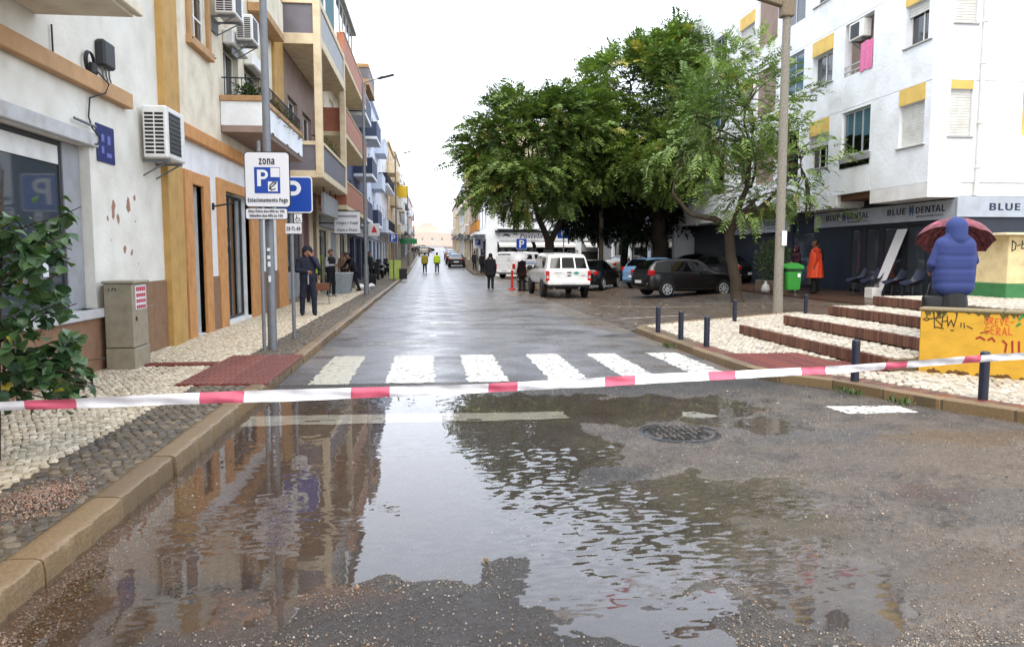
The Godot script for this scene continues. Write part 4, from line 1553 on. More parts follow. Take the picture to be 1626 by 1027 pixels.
	for k in 34:
		tube(s, [P(-3.67, 5.1, 17.4 + k * 0.15), P(-3.67, 5.5, 17.4 + k * 0.15)], [0.01, 0.01], 5)
	tube(s, [P(-4.46, 5.5, 17.25), P(-3.67, 5.5, 17.25), P(-3.67, 5.5, 22.4)], [0.016], 6)
	obj("railing", s, M.metal_dark, t)
	# upper floor slab and shutter boxes
	s = st()
	bx(s, -4.49, -4.12, 7.75, 7.95, 20.0, 22.8, 0.01)
	obj("upper_balcony", s, M.ochre_band, t)
	s = st()
	bx(s, -4.49, -4.14, 7.952, 8.8, 20.0, 22.8, 0.01)
	obj("upper_parapet", s, M.wall_cream, t)
	for q in [[17.55, 18.95], [19.45, 21.25]]:
		s = st()
		fbx(s, f, q[0], q[1], 6.3, 6.62, 0.003, 0.24, 0.03)
		obj("shutter_box", s, M.white_paint, t)
		window(f, q[0] + 0.06, q[1] - 0.06, 4.51, 6.3, -0.15, 2, 1, M.white_paint, M.glass_dark, t)
	ac_unit("air_conditioner", "upper white air conditioner above the planted balcony", P(-4.15, 6.62, 16.85), Vector3(0.40, 0.6, 0.75), "air conditioners")
	ac_unit("air_conditioner", "lower white air conditioner hanging beside the planted balcony's blinds", P(-4.05, 6.42, 18.0), Vector3(0.36, 0.55, 0.66), "air conditioners")
	balcony_plants("balcony_plants", "bushy potted plants behind the railing of the white balcony", P(-4.05, 4.48, 17.6), 9, P(-4.1, 4.48, 17.6), P(-3.95, 4.48, 18.4), 0.75, 1.0)
	balcony_plants("dry_creeper", "brown dry creeper along the street side of the white balcony", P(-3.9, 4.48, 20.2), 16, P(-3.85, 4.48, 18.6), P(-3.85, 4.48, 22.2), 0.65, 0.35)

# a row of leafy sprigs in pots; green 1 is fresh, 0 is dry
func balcony_plants(called: String, label: String, base: Vector3, n: int, a: Vector3, b: Vector3, h: float, green: float):
	var t := wthing(called, label, "plant", base)
	var s := st()
	var leaf := st()
	for i in n:
		var p := a.lerp(b, (i + 0.5) / n) + Vector3(rng.randfn(0, 0.04), 0, 0)
		lathe(s, p, [Vector2(0.0, 0.0), Vector2(0.07, 0.0), Vector2(0.1, 0.2), Vector2(0.085, 0.2), Vector2(0.08, 0.17), Vector2(0, 0.17)], 8)
		for k in 110:
			var w := rng.randf() * TAU
			var up := rng.randf_range(0.2, 1.0) * h
			var q := p + Vector3(cos(w) * rng.randf() * 0.22, 0.2 + up, sin(w) * rng.randf() * 0.22)
			var dirv := Vector3(cos(w), rng.randf_range(-0.3, 0.8), sin(w)).normalized() * rng.randf_range(0.08, 0.16)
			var sd := dirv.cross(Vector3.UP).normalized() * 0.032
			var c := Color(0.16, 0.13, 0.08).lerp(Color(0.09, 0.15, 0.05), green) * rng.randf_range(0.6, 1.3)
			leaf.set_color(c)
			quad(leaf, q, q + dirv * 0.5 + sd, q + dirv, q + dirv * 0.5 - sd, Vector3.UP)
	obj("pots", s, M.roof_tile, t)
	obj("foliage", leaf, M.leaf, t).set_meta("kind", "stuff")

func build_building_c():
	var t := wthing("loggia_building", "cream framed building with grey balcony panels above a dark shop", "building", P(-4.5, 0.1, 27.0))
	var f := left_frame(-4.5)
	facade("wall", f, 24.2, 31.0, 0.0, 9.4, [[24.5, 27.2, 0.25, 3.3], [27.6, 28.8, 0.15, 3.2], [29.5, 30.6, 0.15, 3.0], [25.2, 27.0, 4.5, 6.8], [28.0, 30.0, 4.5, 6.8]], 0.35, M.soffit_brown, t, 6.0)
	window(f, 24.52, 27.18, 0.27, 3.28, -0.1, 3, 1, M.alu_dark, M.glass_grey, t, 0.06, "shop_window")
	var s := st()
	fbx(s, f, 24.52, 27.18, 0.27, 1.15, -0.06, -0.03, 0.004)
	obj("counter_panel", s, M.shutter_grey, t)
	s = st()
	fbx(s, f, 27.62, 28.78, 0.16, 3.18, -0.12, -0.04, 0.004)
	mat("maroon", C(92, 34, 40), 0.5, "plaster", 1.0)
	obj("door", s, M.maroon, t)
	s = st()
	fbx(s, f, 29.52, 30.58, 0.16, 2.98, -0.3, -0.2, 0.004)
	obj("door", s, M.interior, t)
	s = st()
	fbx(s, f, 28.82, 29.48, 0.12, 3.9, 0.004, 0.05, 0.006)
	fbx(s, f, 30.62, 31.0, 0.12, 3.9, 0.004, 0.05, 0.006)
	obj("pier", s, M.pale_sand, t)
	for q in [[25.22, 26.98], [28.02, 29.98]]:
		window(f, q[0], q[1], 4.52, 6.78, -0.15, 2, 1, M.white_paint, M.glass_dark, t)
	# frame of beams and pillars
	s = st()
	bx(s, -3.52, -3.3, 4.1, 9.45, 24.2, 24.44, 0.01)
	bx(s, -3.52, -3.3, 4.1, 9.45, 30.76, 31.0, 0.01)
	obj("pillar", s, M.frame_cream, t)
	s = st()
	bx(s, -4.49, -3.31, 4.08, 4.3, 24.21, 30.99, 0.01)
	bx(s, -4.49, -3.31, 8.1, 8.42, 24.21, 30.99, 0.01)
	bx(s, -4.49, -3.31, 5.08, 5.2, 24.22, 24.42, 0.008)
	bx(s, -3.5, -3.31, 5.12, 5.22, 24.45, 30.75, 0.008)
	bx(s, -4.49, -3.31, 9.3, 9.5, 24.21, 30.99, 0.01)
	obj("beam", s, M.frame_cream, t)
	for q in [[4.3, 5.08], [8.42, 9.3]]:
		s = st()
		bx(s, -4.49, -3.521, q[0], q[1], 24.26, 24.36, 0.004)
		obj("side_panel", s, M.grey_panel, t)
		s = st()
		bx(s, -3.42, -3.35, q[0], q[1], 24.45, 30.75, 0.004)
		obj("front_panel", s, M.shutter_grey if q[0] > 6 else M.grey_panel, t)
	# fascia sign and hanging sign
	var g := wthing("shop_fascia", "long dark grey blank fascia hanging below the grey loggia", "sign", P(-3.7, 3.1, 29.0))
	s = st()
	bx(s, -3.78, -3.66, 3.12, 3.86, 27.0, 30.9, 0.01)
	obj("board", s, M.shutter_grey, g)
	s = st()
	for d in [27.3, 29.0, 30.6]:
		bx(s, -3.74, -3.7, 3.86, 4.08, d, d + 0.05)
	obj("hanger", s, M.metal_dark, g)
	var h := wthing("hanging_sign", "white rectangular shop sign with three dark lines projecting over the pavement", "sign", P(-3.3, 2.5, 31.1))
	var hf := fr(P(0, 0, 31.12), Vector3.RIGHT, Vector3.BACK)
	s = st()
	fbx(s, hf, -3.86, -2.84, 2.56, 3.44, -0.06, 0.0, 0.01)
	obj("board", s, M.sign_white, h)
	s = st()
	for q in [[-3.88, -2.82, 3.44, 3.47], [-3.88, -2.82, 2.53, 2.56]]:
		fbx(s, hf, q[0], q[1], q[2], q[3], -0.07, 0.01)
	fbx(s, hf, -4.5, -3.86, 2.95, 3.0, -0.05, -0.01)
	obj("frame", s, M.metal_dark, h)
	words("lettering", "Compra e Venda", hf, -3.35, 2.98, 0.002, 0.16, M.ink, h, true, 0.86, true, 0.2)
	words("lettering", "Ouro e Prata", hf, -3.35, 2.70, 0.002, 0.16, M.ink, h, true, 0.8, true, 0.2)
	s = st()
	fbx(s, hf, -3.75, -2.95, 3.2, 3.3, 0.001, 0.004)
	obj("stripe", s, M.shutter_grey, h)
	balcony_plants("balcony_palm", "green potted plants on the lower grey loggia above the shop", P(-3.75, 4.3, 28.0), 8, P(-3.75, 4.3, 26.0), P(-3.75, 4.3, 30.4), 1.25, 0.8)

# a house in a terrace; side -1 stands on the left (faces +x), 1 on the right (faces -x)
func row_house(called: String, label: String, side: int, x: float, d0: float, d1: float, h: float, wall: Material, par: Material, o := {}) -> Node3D:
	var y := street_y((d0 + d1) * 0.5)
	var t := wthing(called, label, "building", P(x, y, (d0 + d1) * 0.5), o.get("group", "terraced buildings along the street"))
	var f := fr(P(x, y, 0), Vector3(0, 0, -1), Vector3.RIGHT if side < 0 else Vector3.LEFT)
	var l := d1 - d0
	var bays: int = o.get("bays", maxi(2, int(l / 3.4)))
	var bw := l / bays
	var fl: int = o.get("floors", int((h - 3.5) / 2.9))
	var fh := (h - 3.6) / fl
	var holes := []
	var ground := []
	for b in bays:
		var a := d0 + bw * b
		ground.append([a + 0.35, a + bw - 0.35, 0.15, 2.75])
		for k in fl:
			var w: float = o.get("win", 1.3)
			holes.append([a + bw / 2 - w / 2, a + bw / 2 + w / 2, 3.6 + fh * k + (0.15 if o.get("doors", true) and (b + k) % 2 == 0 else 0.85), 3.6 + fh * k + 2.25, b, k])
	facade("wall", f, d0 + 0.02, d1 - 0.02, -1.0, h, holes + ground, 0.25, wall, t, 8.0)
	for g in ground:
		var s := st()
		if rng.randf() < 0.7:
			window(f, g[0] + 0.01, g[1] - 0.01, g[2] + 0.01, g[3] - 0.01, -0.14, 2, 1, M.alu_dark, M.glass_dark, t, 0.06, "shop_window")
		else:
			shutter(f, g[0] + 0.01, g[1] - 0.01, g[2], g[3], -0.1, M.shutter_grey, t, 0.1)
	var fs := st()
	fbx(fs, f, d0 + 0.25, d1 - 0.25, 2.85, 3.3, 0.003, 0.12, 0.01)
	obj("shop_fascia", fs, o.get("fascia", M.shutter_grey), t)
	for hh in holes:
		var q := rng.randf()
		if q < 0.3:
			shutter(f, hh[0] + 0.01, hh[1] - 0.01, lerpf(hh[2], hh[3], 0.5 if q < 0.15 else 0.01), hh[3] - 0.01, -0.08, M.shutter_white, t, 0.09)
		if q >= 0.15 or q < 0.15:
			window(f, hh[0] + 0.01, hh[1] - 0.01, hh[2] + 0.01, hh[3] - 0.01, -0.16, 2, 1, M.white_paint if q > 0.4 else M.alu_dark, M.glass_dark, t, 0.07)
	var pr: float = o.get("proj", 0.9)
	if pr > 0.0:
		for k in fl:
			for b in bays:
				if o.get("skip", false) and (b + k) % 2 == 1: continue
				var a := d0 + bw * b + 0.12
				var e := d0 + bw * (b + 1) - 0.12
				if o.get("long", false):
					if b > 0: continue
					e = d1 - 0.1
				var yy := 3.6 + fh * k
				var s := st()
				fbx(s, f, a, e, yy - 0.08, yy + 0.1, 0.003, pr, 0.01)
				obj("balcony_slab", s, o.get("slab", wall), t)
				s = st()
				if o.get("rail", false):
					var n := int((e - a) / 0.16)
					for i in n + 1:
						fbx(s, f, a + (e - a - 0.02) * i / n, a + (e - a - 0.02) * i / n + 0.02, yy + 0.1, yy + 0.95, pr - 0.05, pr - 0.03)
					fbx(s, f, a, e, yy + 0.95, yy + 1.0, pr - 0.06, pr - 0.02)
					fbx(s, f, a, a + 0.03, yy + 0.1, yy + 1.0, 0.003, pr - 0.062)
					fbx(s, f, e - 0.03, e, yy + 0.1, yy + 1.0, 0.003, pr - 0.062)
					obj("railing", s, par, t)
				else:
					fbx(s, f, a, e, yy + 0.102, yy + 1.02, pr - 0.1, pr, 0.01)
					fbx(s, f, a, a + 0.1, yy + 0.102, yy + 1.02, 0.003, pr - 0.101, 0.008)
					fbx(s, f, e - 0.1, e, yy + 0.102, yy + 1.02, 0.003, pr - 0.101, 0.008)
					obj("parapet", s, par, t)
					s = st()
					fbx(s, f, a - 0.02, e + 0.02, yy + 1.021, yy + 1.08, pr - 0.14, pr + 0.03, 0.008)
					obj("coping", s, o.get("slab", wall), t)
	var s2 := st()
	fbx(s2, f, d0 + 0.02, d1 - 0.02, h, h + 0.25, -0.4, 0.2, 0.02)
	obj("cornice", s2, o.get("slab", wall), t)
	if o.get("roof", false):
		s2 = st()
		fbx(s2, f, d0 + 0.5, d1 - 0.5, h + 0.25, h + 1.4, -5.0, -1.0, 0.05)
		obj("roof_room", s2, M.roof_tile if o.get("tile", false) else wall, t)
	return t

func build_left_row():
	var t := row_house("orange_balcony_building", "building with brick-orange balcony fronts behind the grey loggia", -1, -4.5, 31.02, 41.5, 12.3, M.wall_cream, M.red_panel, {"bays": 3, "floors": 3, "proj": 1.15, "long": true, "slab": M.pale_sand, "win": 1.6})
	# glazed top-floor veranda
	var f := left_frame(-4.5)
	var s := st()
	bx(s, -4.49, -3.6, 9.7, 10.35, 31.05, 37.5, 0.01)
	obj("veranda_wall", s, M.frame_cream, t)
	window(fr(P(0, 0, 31.05), Vector3.RIGHT, Vector3.BACK), -4.48, -3.62, 10.36, 12.1, -0.03, 2, 1, M.white_paint, M.glass_blue, t, 0.07)
	window(left_frame(-3.62), 31.12, 37.4, 10.36, 12.1, -0.03, 5, 1, M.white_paint, M.glass_grey, t, 0.07)
	s = st()
	bx(s, -4.6, -3.45, 12.1, 12.25, 30.95, 37.8, 0.01)
	obj("veranda_roof", s, M.grey_sill, t)
	t = row_house("navy_building", "tall building with dark navy walls and white balcony fronts on left terrace", -1, -4.5, 41.52, 54.0, 12.0, M.navy_wall, M.navy_wall, {"bays": 3, "floors": 3, "proj": 1.1, "slab": M.wall_bright, "skip": true})
	# orange-edged projecting balcony with grey side
	s = st()
	bx(s, -4.49, -3.2, 10.7, 11.0, 41.6, 46.0, 0.01)
	bx(s, -4.49, -3.2, 11.6, 11.8, 41.6, 46.0, 0.01)
	obj("balcony_edge", s, M.ochre_band, t)
	s = st()
	bx(s, -4.49, -3.22, 11.0, 11.6, 41.64, 45.96, 0.005)
	obj("balcony_front", s, M.grey_panel, t)
	row_house("pale_blue_building", "pale blue-white building after the navy one on left terrace", -1, -4.4, 54.02, 66.0, 13.0, M.pale_blue, M.pale_blue, {"bays": 3, "floors": 3, "proj": 0.8, "skip": true})
	row_house("white_building", "plain white building with railings past the second lamp post on left", -1, -4.4, 66.02, 78.0, 11.5, M.wall_bright, M.metal_dark, {"bays": 3, "proj": 0.8, "rail": true})
	t = row_house("sand_building", "sand coloured building with small red roof on left terrace", -1, -4.3, 78.02, 92.0, 12.5, M.pale_sand, M.pale_sand, {"bays": 3, "proj": 0.7, "skip": true, "roof": true, "tile": true})
	row_house("cream_building", "tall pale cream building with yellow projecting sign on left terrace", -1, -4.3, 92.02, 108.0, 13.0, M.wall_cream, M.wall_bright, {"bays": 4, "proj": 0.7, "skip": true})
	var g := wthing("projecting_sign", "small yellow box sign projecting from the pale cream building", "sign", P(-3.9, 10.0, 93.0))
	s = st()
	bx(s, -4.2, -2.7, 8.6, 10.0, 92.6, 92.9, 0.03)
	obj("box", s, mat("sign_yellow", C(214, 178, 40), 0.5), g)
	row_house("grey_balcony_building", "dark balconied grey building far down left terrace", -1, -4.2, 108.02, 124.0, 11.5, M.shutter_grey, M.wall_bright, {"bays": 4, "proj": 0.8})
	row_house("white_far_building", "small white building far down left terrace", -1, -4.2, 124.02, 145.0, 10.5, M.wall_bright, M.wall_bright, {"bays": 4, "proj": 0.6, "skip": true})
	row_house("last_building", "last pale building at the far end of left terrace", -1, -4.2, 145.02, 175.0, 10.0, M.pale_pink, M.wall_bright, {"bays": 5, "proj": 0.6, "skip": true})
	# the end of the street
	var y := street_y(235.0)
	t = wthing("end_building", "long low white building closing the far end of the street", "building", P(-1.0, y, 236.0))
	var ff := fr(P(0, y, 235.0), Vector3.RIGHT, Vector3.BACK)
	var hs := []
	for i in 8: hs.append([-12.0 + i * 3.0, -11.2 + i * 3.0, 1.6, 2.5])
	facade("wall", ff, -14.0, 16.0, -3.0, 4.2, hs, 0.3, M.pale_pink, t, 8.0)
	for h in hs: window(ff, h[0], h[1], h[2], h[3], -0.1, 1, 1, M.white_paint, M.shutter_grey, t, 0.08)
	s = st()
	fbx(s, ff, -6.0, 2.0, 4.2, 6.2, -6.0, -2.0)
	fbx(s, ff, -3.0, 0.5, 6.2, 7.2, -6.0, -2.0)
	obj("upper_storey", s, M.pale_pink, t)
# ---------------------------------------------------------------- right side buildings

func build_dental_building():
	var t := wthing("apartment_building", "white apartment block with yellow window panels above the dental clinic", "building", P(14.5, 0.35, 28.0))
	var f := fr(P(13.6, 0, 0), Vector3(0, 0, -1), Vector3.LEFT)
	var g := fr(P(0, 0, 19.7), Vector3.RIGHT, Vector3.BACK)
	# openings on the street side: [d0, d1, y0, y1, kind]
	var wins := [
		[19.98, 21.12, 4.78, 5.97, "shut", true], [22.6, 24.25, 4.92, 6.36, "three", false], [25.07, 26.4, 4.74, 5.9, "half", true], [27.2, 28.5, 4.56, 6.36, "dark", false],
		[19.86, 21.0, 7.58, 8.72, "open", true], [22.6, 24.25, 7.5, 9.18, "loggia", false], [24.98, 26.35, 7.6, 8.66, "plain", true], [27.0, 28.6, 7.72, 9.18, "teal", false],
		[19.98, 21.12, 10.4, 11.6, "shut", true], [22.6, 24.25, 10.3, 11.9, "three", false], [24.98, 26.35, 10.4, 11.5, "plain", true], [27.02, 28.7, 10.26, 11.9, "pale", false],
		[31.4, 32.9, 4.74, 5.9, "half", true], [31.4, 32.9, 7.6, 8.66, "shut", true], [31.4, 32.9, 10.3, 11.45, "shut", true], [34.4, 36.2, 4.6, 6.3, "dark", false], [34.4, 36.2, 7.6, 9.1, "teal", false], [34.4, 36.2, 10.3, 11.9, "pale", false],
		[37.6, 38.9, 4.74, 5.9, "half", true], [37.6, 38.9, 7.6, 8.66, "plain", true], [37.6, 38.9, 10.3, 11.45, "shut", true],
	]
	var segs := [[19.706, 22.44], [22.455, 24.39], [24.405, 27.0 - 0.07], [26.945, 29.24], [31.1, 33.94], [33.955, 37.2], [37.215, 41.0]]
	var bands := [[3.7, 6.443], [6.457, 9.243], [9.257, 12.1], [12.114, 13.6]]
	for sg in segs:
		for b in bands:
			var hs := []
			for w in wins:
				if w[0] >= sg[0] and w[1] <= sg[1] and w[2] >= b[0] and w[3] <= b[1]: hs.append([w[0], w[1], w[2], w[3]])
			facade("wall_panel", f, sg[0], sg[1], b[0], b[1], hs, 0.28, M.wall_bright, t, 0.0)
	# front: towards the camera
	var fw := [[14.15, 14.8, 4.95, 6.2], [14.18, 14.82, 7.97, 9.2], [16.3, 17.3, 5.0, 6.2]]
	for b in bands:
		var hs := []
		for w in fw:
			if w[2] >= b[0] and w[3] <= b[1]: hs.append(w)
		facade("wall_panel", g, 13.605, 26.0, b[0], b[1], hs, 0.28, M.wall_bright, t, 0.0)
	# the mass behind, floors and roof
	var s := st()
	bx(s, 13.9, 26.0, 3.72, 13.55, 20.0, 41.0)
	obj("core", s, M.interior, t)
	s = st()
	bx(s, 14.6, 26.0, 0.0, 3.7, 20.0, 41.0)
	obj("ground_floor_core", s, M.navy_shop, t)
	# recessed grey bay between the blocks
	s = st()
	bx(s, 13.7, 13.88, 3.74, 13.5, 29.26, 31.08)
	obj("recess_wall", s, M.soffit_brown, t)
	for b in [[3.74, 4.6], [6.46, 7.4], [9.26, 10.2]]:
		s = st()
		bx(s, 13.61, 13.69, b[0], b[1], 29.26, 31.08)
		obj("recess_parapet", s, M.wall_bright, t)
	# lower white band, soffit
	for q in [[19.7, 22.46], [24.4, 27.25], [33.0, 41.0]]:
		s = st()
		bx(s, 13.602, 14.6, 3.28, 3.698, q[0] + 0.004, q[1], 0.006)
		obj("lower_band", s, M.wall_white_b, t)
	s = st()
	bx(s, 14.6, 26.0, 3.32, 3.698, 19.72, 20.1, 0.006)
	obj("lower_band", s, M.wall_white_b, t)
	s = st()
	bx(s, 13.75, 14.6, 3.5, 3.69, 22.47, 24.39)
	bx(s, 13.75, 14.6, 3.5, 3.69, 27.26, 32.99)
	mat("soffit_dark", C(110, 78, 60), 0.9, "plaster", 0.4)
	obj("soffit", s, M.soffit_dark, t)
	# windows
	for w in wins:
		var y_top: float = w[3]
		if w[5]:
			s = st()
			fbx(s, f, w[0] - 0.02, w[1] + 0.02, w[3] + 0.006, minf(w[3] + 0.52, [6.44, 9.24, 12.09][0 if w[3] < 6.4 else (1 if w[3] < 9.2 else 2)]), 0.002, 0.02, 0.004)
			obj("yellow_panel", s, M.yellow_panel, t)
			s = st()
			fbx(s, f, w[0] - 0.08, w[1] + 0.08, w[2] - 0.04, w[2], -0.1, 0.06, 0.006)
			obj("sill", s, M.grey_sill, t)
		match w[4]:
			"shut":
				shutter(f, w[0] + 0.004, w[1] - 0.004, w[2] + 0.01, w[3], -0.1, M.shutter_white, t, 0.07)
			"half":
				shutter(f, w[0] + 0.004, w[1] - 0.004, lerpf(w[2], w[3], 0.65), w[3], -0.1, M.shutter_white, t, 0.07)
				window(f, w[0] + 0.004, w[1] - 0.004, w[2] + 0.004, w[3] - 0.004, -0.2, 3, 1, M.white_paint, M.glass_dark, t)
			"open":
				shutter(f, w[0] + 0.004, w[1] - 0.004, lerpf(w[2], w[3], 0.74), w[3], -0.1, M.shutter_white, t, 0.07)
				window(f, w[0] + 0.004, w[1] - 0.004, w[2] + 0.004, w[3] - 0.004, -0.2, 2, 1, M.white_paint, M.glass_grey, t)
			"three":
				window(f, w[0] + 0.004, w[1] - 0.004, w[2] + 0.004, w[3] - 0.004, -0.12, 3, 1, M.alu, M.glass_blue, t, 0.07)
				s = st()
				for i in 3:
					var ww: float = (w[1] - w[0]) / 3
					fbx(s, f, w[0] + 0.06 + ww * i, w[0] + ww * (i + 1) - 0.06, w[2] + 0.08, lerpf(w[2], w[3], 0.38 + 0.05 * i), -0.117, -0.105)
				obj("lower_glass", s, M.glass_dark, t)
				if w[2] < 6:
					s = st()
					fbx(s, f, w[0] - 0.1, w[1] + 0.03, w[2] - 0.22, w[2] - 0.01, 0.002, 0.05, 0.008)
					obj("sill_box", s, M.shutter_grey, t)
					s = st()
					fbx(s, f, w[0] - 0.04, w[1] + 0.02, w[2] - 0.38, w[2] - 0.23, 0.002, 0.02)
					obj("vent_glass", s, M.glass_dark, t)
			"loggia":
				s = st()
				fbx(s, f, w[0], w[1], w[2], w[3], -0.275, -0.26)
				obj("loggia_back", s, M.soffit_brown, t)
				s = st()
				for y in [w[2] + 0.12, w[2] + 0.3]:
					fbx(s, f, w[0], w[1], y, y + 0.035, -0.05, -0.01)
				for i in 6:
					var a: float = lerpf(w[0], w[1] - 0.03, i / 5.0)
					fbx(s, f, a, a + 0.03, w[2], w[2] + 0.12, -0.04, -0.02)
				obj("railing", s, M.alu, t)
			"dark":
				window(f, w[0] + 0.004, w[1] - 0.004, w[2] + 0.004, w[3] - 0.004, -0.14, 2, 2, M.alu_dark, M.glass_dark, t, 0.06)
			"teal":
				window(f, w[0] + 0.004, w[1] - 0.004, w[2] + 0.004, w[3] - 0.004, -0.12, 2, 2, M.alu, M.glass_blue, t, 0.06)
			"pale":
				window(f, w[0] + 0.004, w[1] - 0.004, w[2] + 0.004, w[3] - 0.004, -0.1, 2, 1, M.alu, M.glass_grey, t, 0.07)
			_:
				window(f, w[0] + 0.004, w[1] - 0.004, w[2] + 0.004, w[3] - 0.004, -0.18, 2, 1, M.white_paint, M.glass_grey, t)
	for i in 3:
		var w: Array = fw[i]
		if i < 2:
			shutter(g, w[0] + 0.004, w[1] - 0.004, w[2] + 0.01, w[3], -0.06, M.shutter_white, t, 0.07)
			s = st()
			fbx(s, g, w[0] - 0.06, w[1] + 0.06, w[2] - 0.04, w[2], -0.1, 0.05, 0.006)
			obj("sill", s, M.grey_sill, t)
			if i == 0:
				s = st()
				fbx(s, g, w[0], w[1], 6.21, 6.44, 0.002, 0.02, 0.004)
				obj("yellow_panel", s, M.yellow_panel, t)
		else:
			s = st()
			fbx(s, g, w[0] + 0.01, w[1], w[2] + 0.01, w[3], -0.26, -0.2)
			obj("yellow_panel", s, M.yellow_panel, t)
	# downpipe
	s = st()
	tube(s, [P(15.0, 13.0, 19.62), P(15.0, 3.75, 19.62), P(15.0, 3.34, 19.66)], [0.055], 10)
	for y in [4.1, 5.3, 6.9, 8.0]:
		lathe(s, P(15.0, y, 19.62), [Vector2(0.056, -0.03), Vector2(0.07, -0.03), Vector2(0.07, 0.03), Vector2(0.056, 0.03)], 10)
	obj("downpipe", s, M.white_paint, t)
	# shop front: dark piers, glass, fascias
	var h := fr(P(14.52, 0, 0), Vector3(0, 0, -1), Vector3.LEFT)
	var hf := fr(P(0, 0, 19.66), Vector3.RIGHT, Vector3.BACK)
	facade("shop_front", h, 19.66, 40.0, 0.0, 3.3, [[19.95, 20.75, 0.5, 2.6], [20.95, 21.9, 0.5, 2.6], [22.1, 23.1, 0.5, 2.6], [23.3, 24.1, 0.5, 2.6], [24.3, 25.0, 0.45, 2.6], [27.5, 29.3, 0.4, 3.0], [30.0, 32.5, 0.5, 2.6]], 0.06, M.navy_shop, t, 0.0)
	facade("shop_front", hf, 14.52, 26.0, 0.0, 3.3, [], 0.06, M.navy_shop, t, 0.0)
	for q in [[19.95, 20.75], [20.95, 21.9], [22.1, 23.1], [23.3, 24.1], [24.3, 25.0], [27.5, 29.3], [30.0, 32.5]]:
		window(h, q[0] + 0.003, q[1] - 0.003, 0.51, 2.59, -0.035, 1, 1, M.metal_dark, M.glass_grey, t, 0.05, "shop_window")
	s = st()
	fbx(s, h, 24.42, 24.62, 1.1, 2.3, -0.028, -0.022)
	obj("opening_hours", s, mat("poster", C(150, 156, 186), 0.5, "flower", 2.0), t)
	# fascias with lettering
	for q in [[h, 19.6, 27.4, 2.7, 3.24, [[21.55, 2.6], [25.3, 2.6]], -1.0], [h, 29.45, 35.5, 2.66, 3.24, [[31.7, 2.5]], -1.0], [hf, 14.42, 26.0, 2.74, 3.3, [[16.6, 2.5]], 1.0]]:
		var fs := wthing("clinic_fascia", {0: "grey clinic fascia facing the parked cars, longest with two name signs", 1: "short grey clinic fascia left of the entrance behind the tree", 2: "pale blue clinic fascia on the front facing the steps"}[[19.6, 29.45, 14.42].find(q[1])], "sign", fp(q[0], (q[1] + q[2]) / 2, 2.7, 0.1), "dental clinic fascias")
		s = st()
		fbx(s, q[0], q[1], q[2], q[3], q[4], 0.004, 0.1, 0.006)
		obj("board", s, M.fascia_grey, fs)
		var ff: Dictionary = q[0]
		if q[6] < 0.0: ff = fr(q[0].o, Vector3(0, 0, 1), q[0].n)
		for c in q[5]:
			var a: float = -c[0] if q[6] < 0.0 else c[0]
			words("lettering", "BLUE", ff, a - 0.78, 3.02, 0.102, 0.27, M.ink_blue, fs, true, 0.92)
			words("lettering", "DENTAL", ff, a + 0.82, 3.02, 0.102, 0.27, M.ink_blue, fs, true, 1.3)
			words("lettering", "MEDICINA DENTÁRIA E ESTÉTICA", ff, a + 0.82, 2.83, 0.102, 0.07, M.ink_blue, fs, false, 1.2)
			# tooth emblem: two leaning leaf strokes
			s = st()
			for k in 2:
				var e := a - 0.08 + 0.12 * k
				prism(s, PackedVector2Array([Vector2(e, 3.2), Vector2(e + 0.05, 3.12), Vector2(e + 0.06, 2.98), Vector2(e - 0.01, 2.84), Vector2(e - 0.05, 2.98), Vector2(e - 0.06, 3.1)]), fp(ff, 0, 0, 0.102), ff.u, Vector3.UP, ff.n * 0.006)
			obj("emblem", s, mat("emblem_blue", C(70, 96, 140), 0.5), fs)
	# pink towel on the loggia rail
	var tw := wthing("towel", "pink towel hung over the loggia rail on the white block", "towel", P(13.58, 7.5, 22.9))
	s = st()
	var gr := []
	for i in 9:
		var row := PackedVector3Array()
		for j in 13:
			var d := 22.58 + j * 0.055
			row.append(P(13.575 - 0.012 * sin(j * 1.3) - 0.01 * i / 8.0, 8.35 - 0.11 * i - 0.02 * sin(j * 0.7), d))
		gr.append(row)
	grid(s, gr)
	obj("cloth", s, mat("pink_cloth", C(222, 120, 168), 0.9, "plaster", 2.0, {"both": true}), tw)
	var ac := ac_unit("air_conditioner", "white air conditioner high on the loggia of the apartment block", P(13.68, 8.55, 23.5), Vector3(0.3, 0.55, 0.8), "air conditioners")
	ac.rotation.y = PI

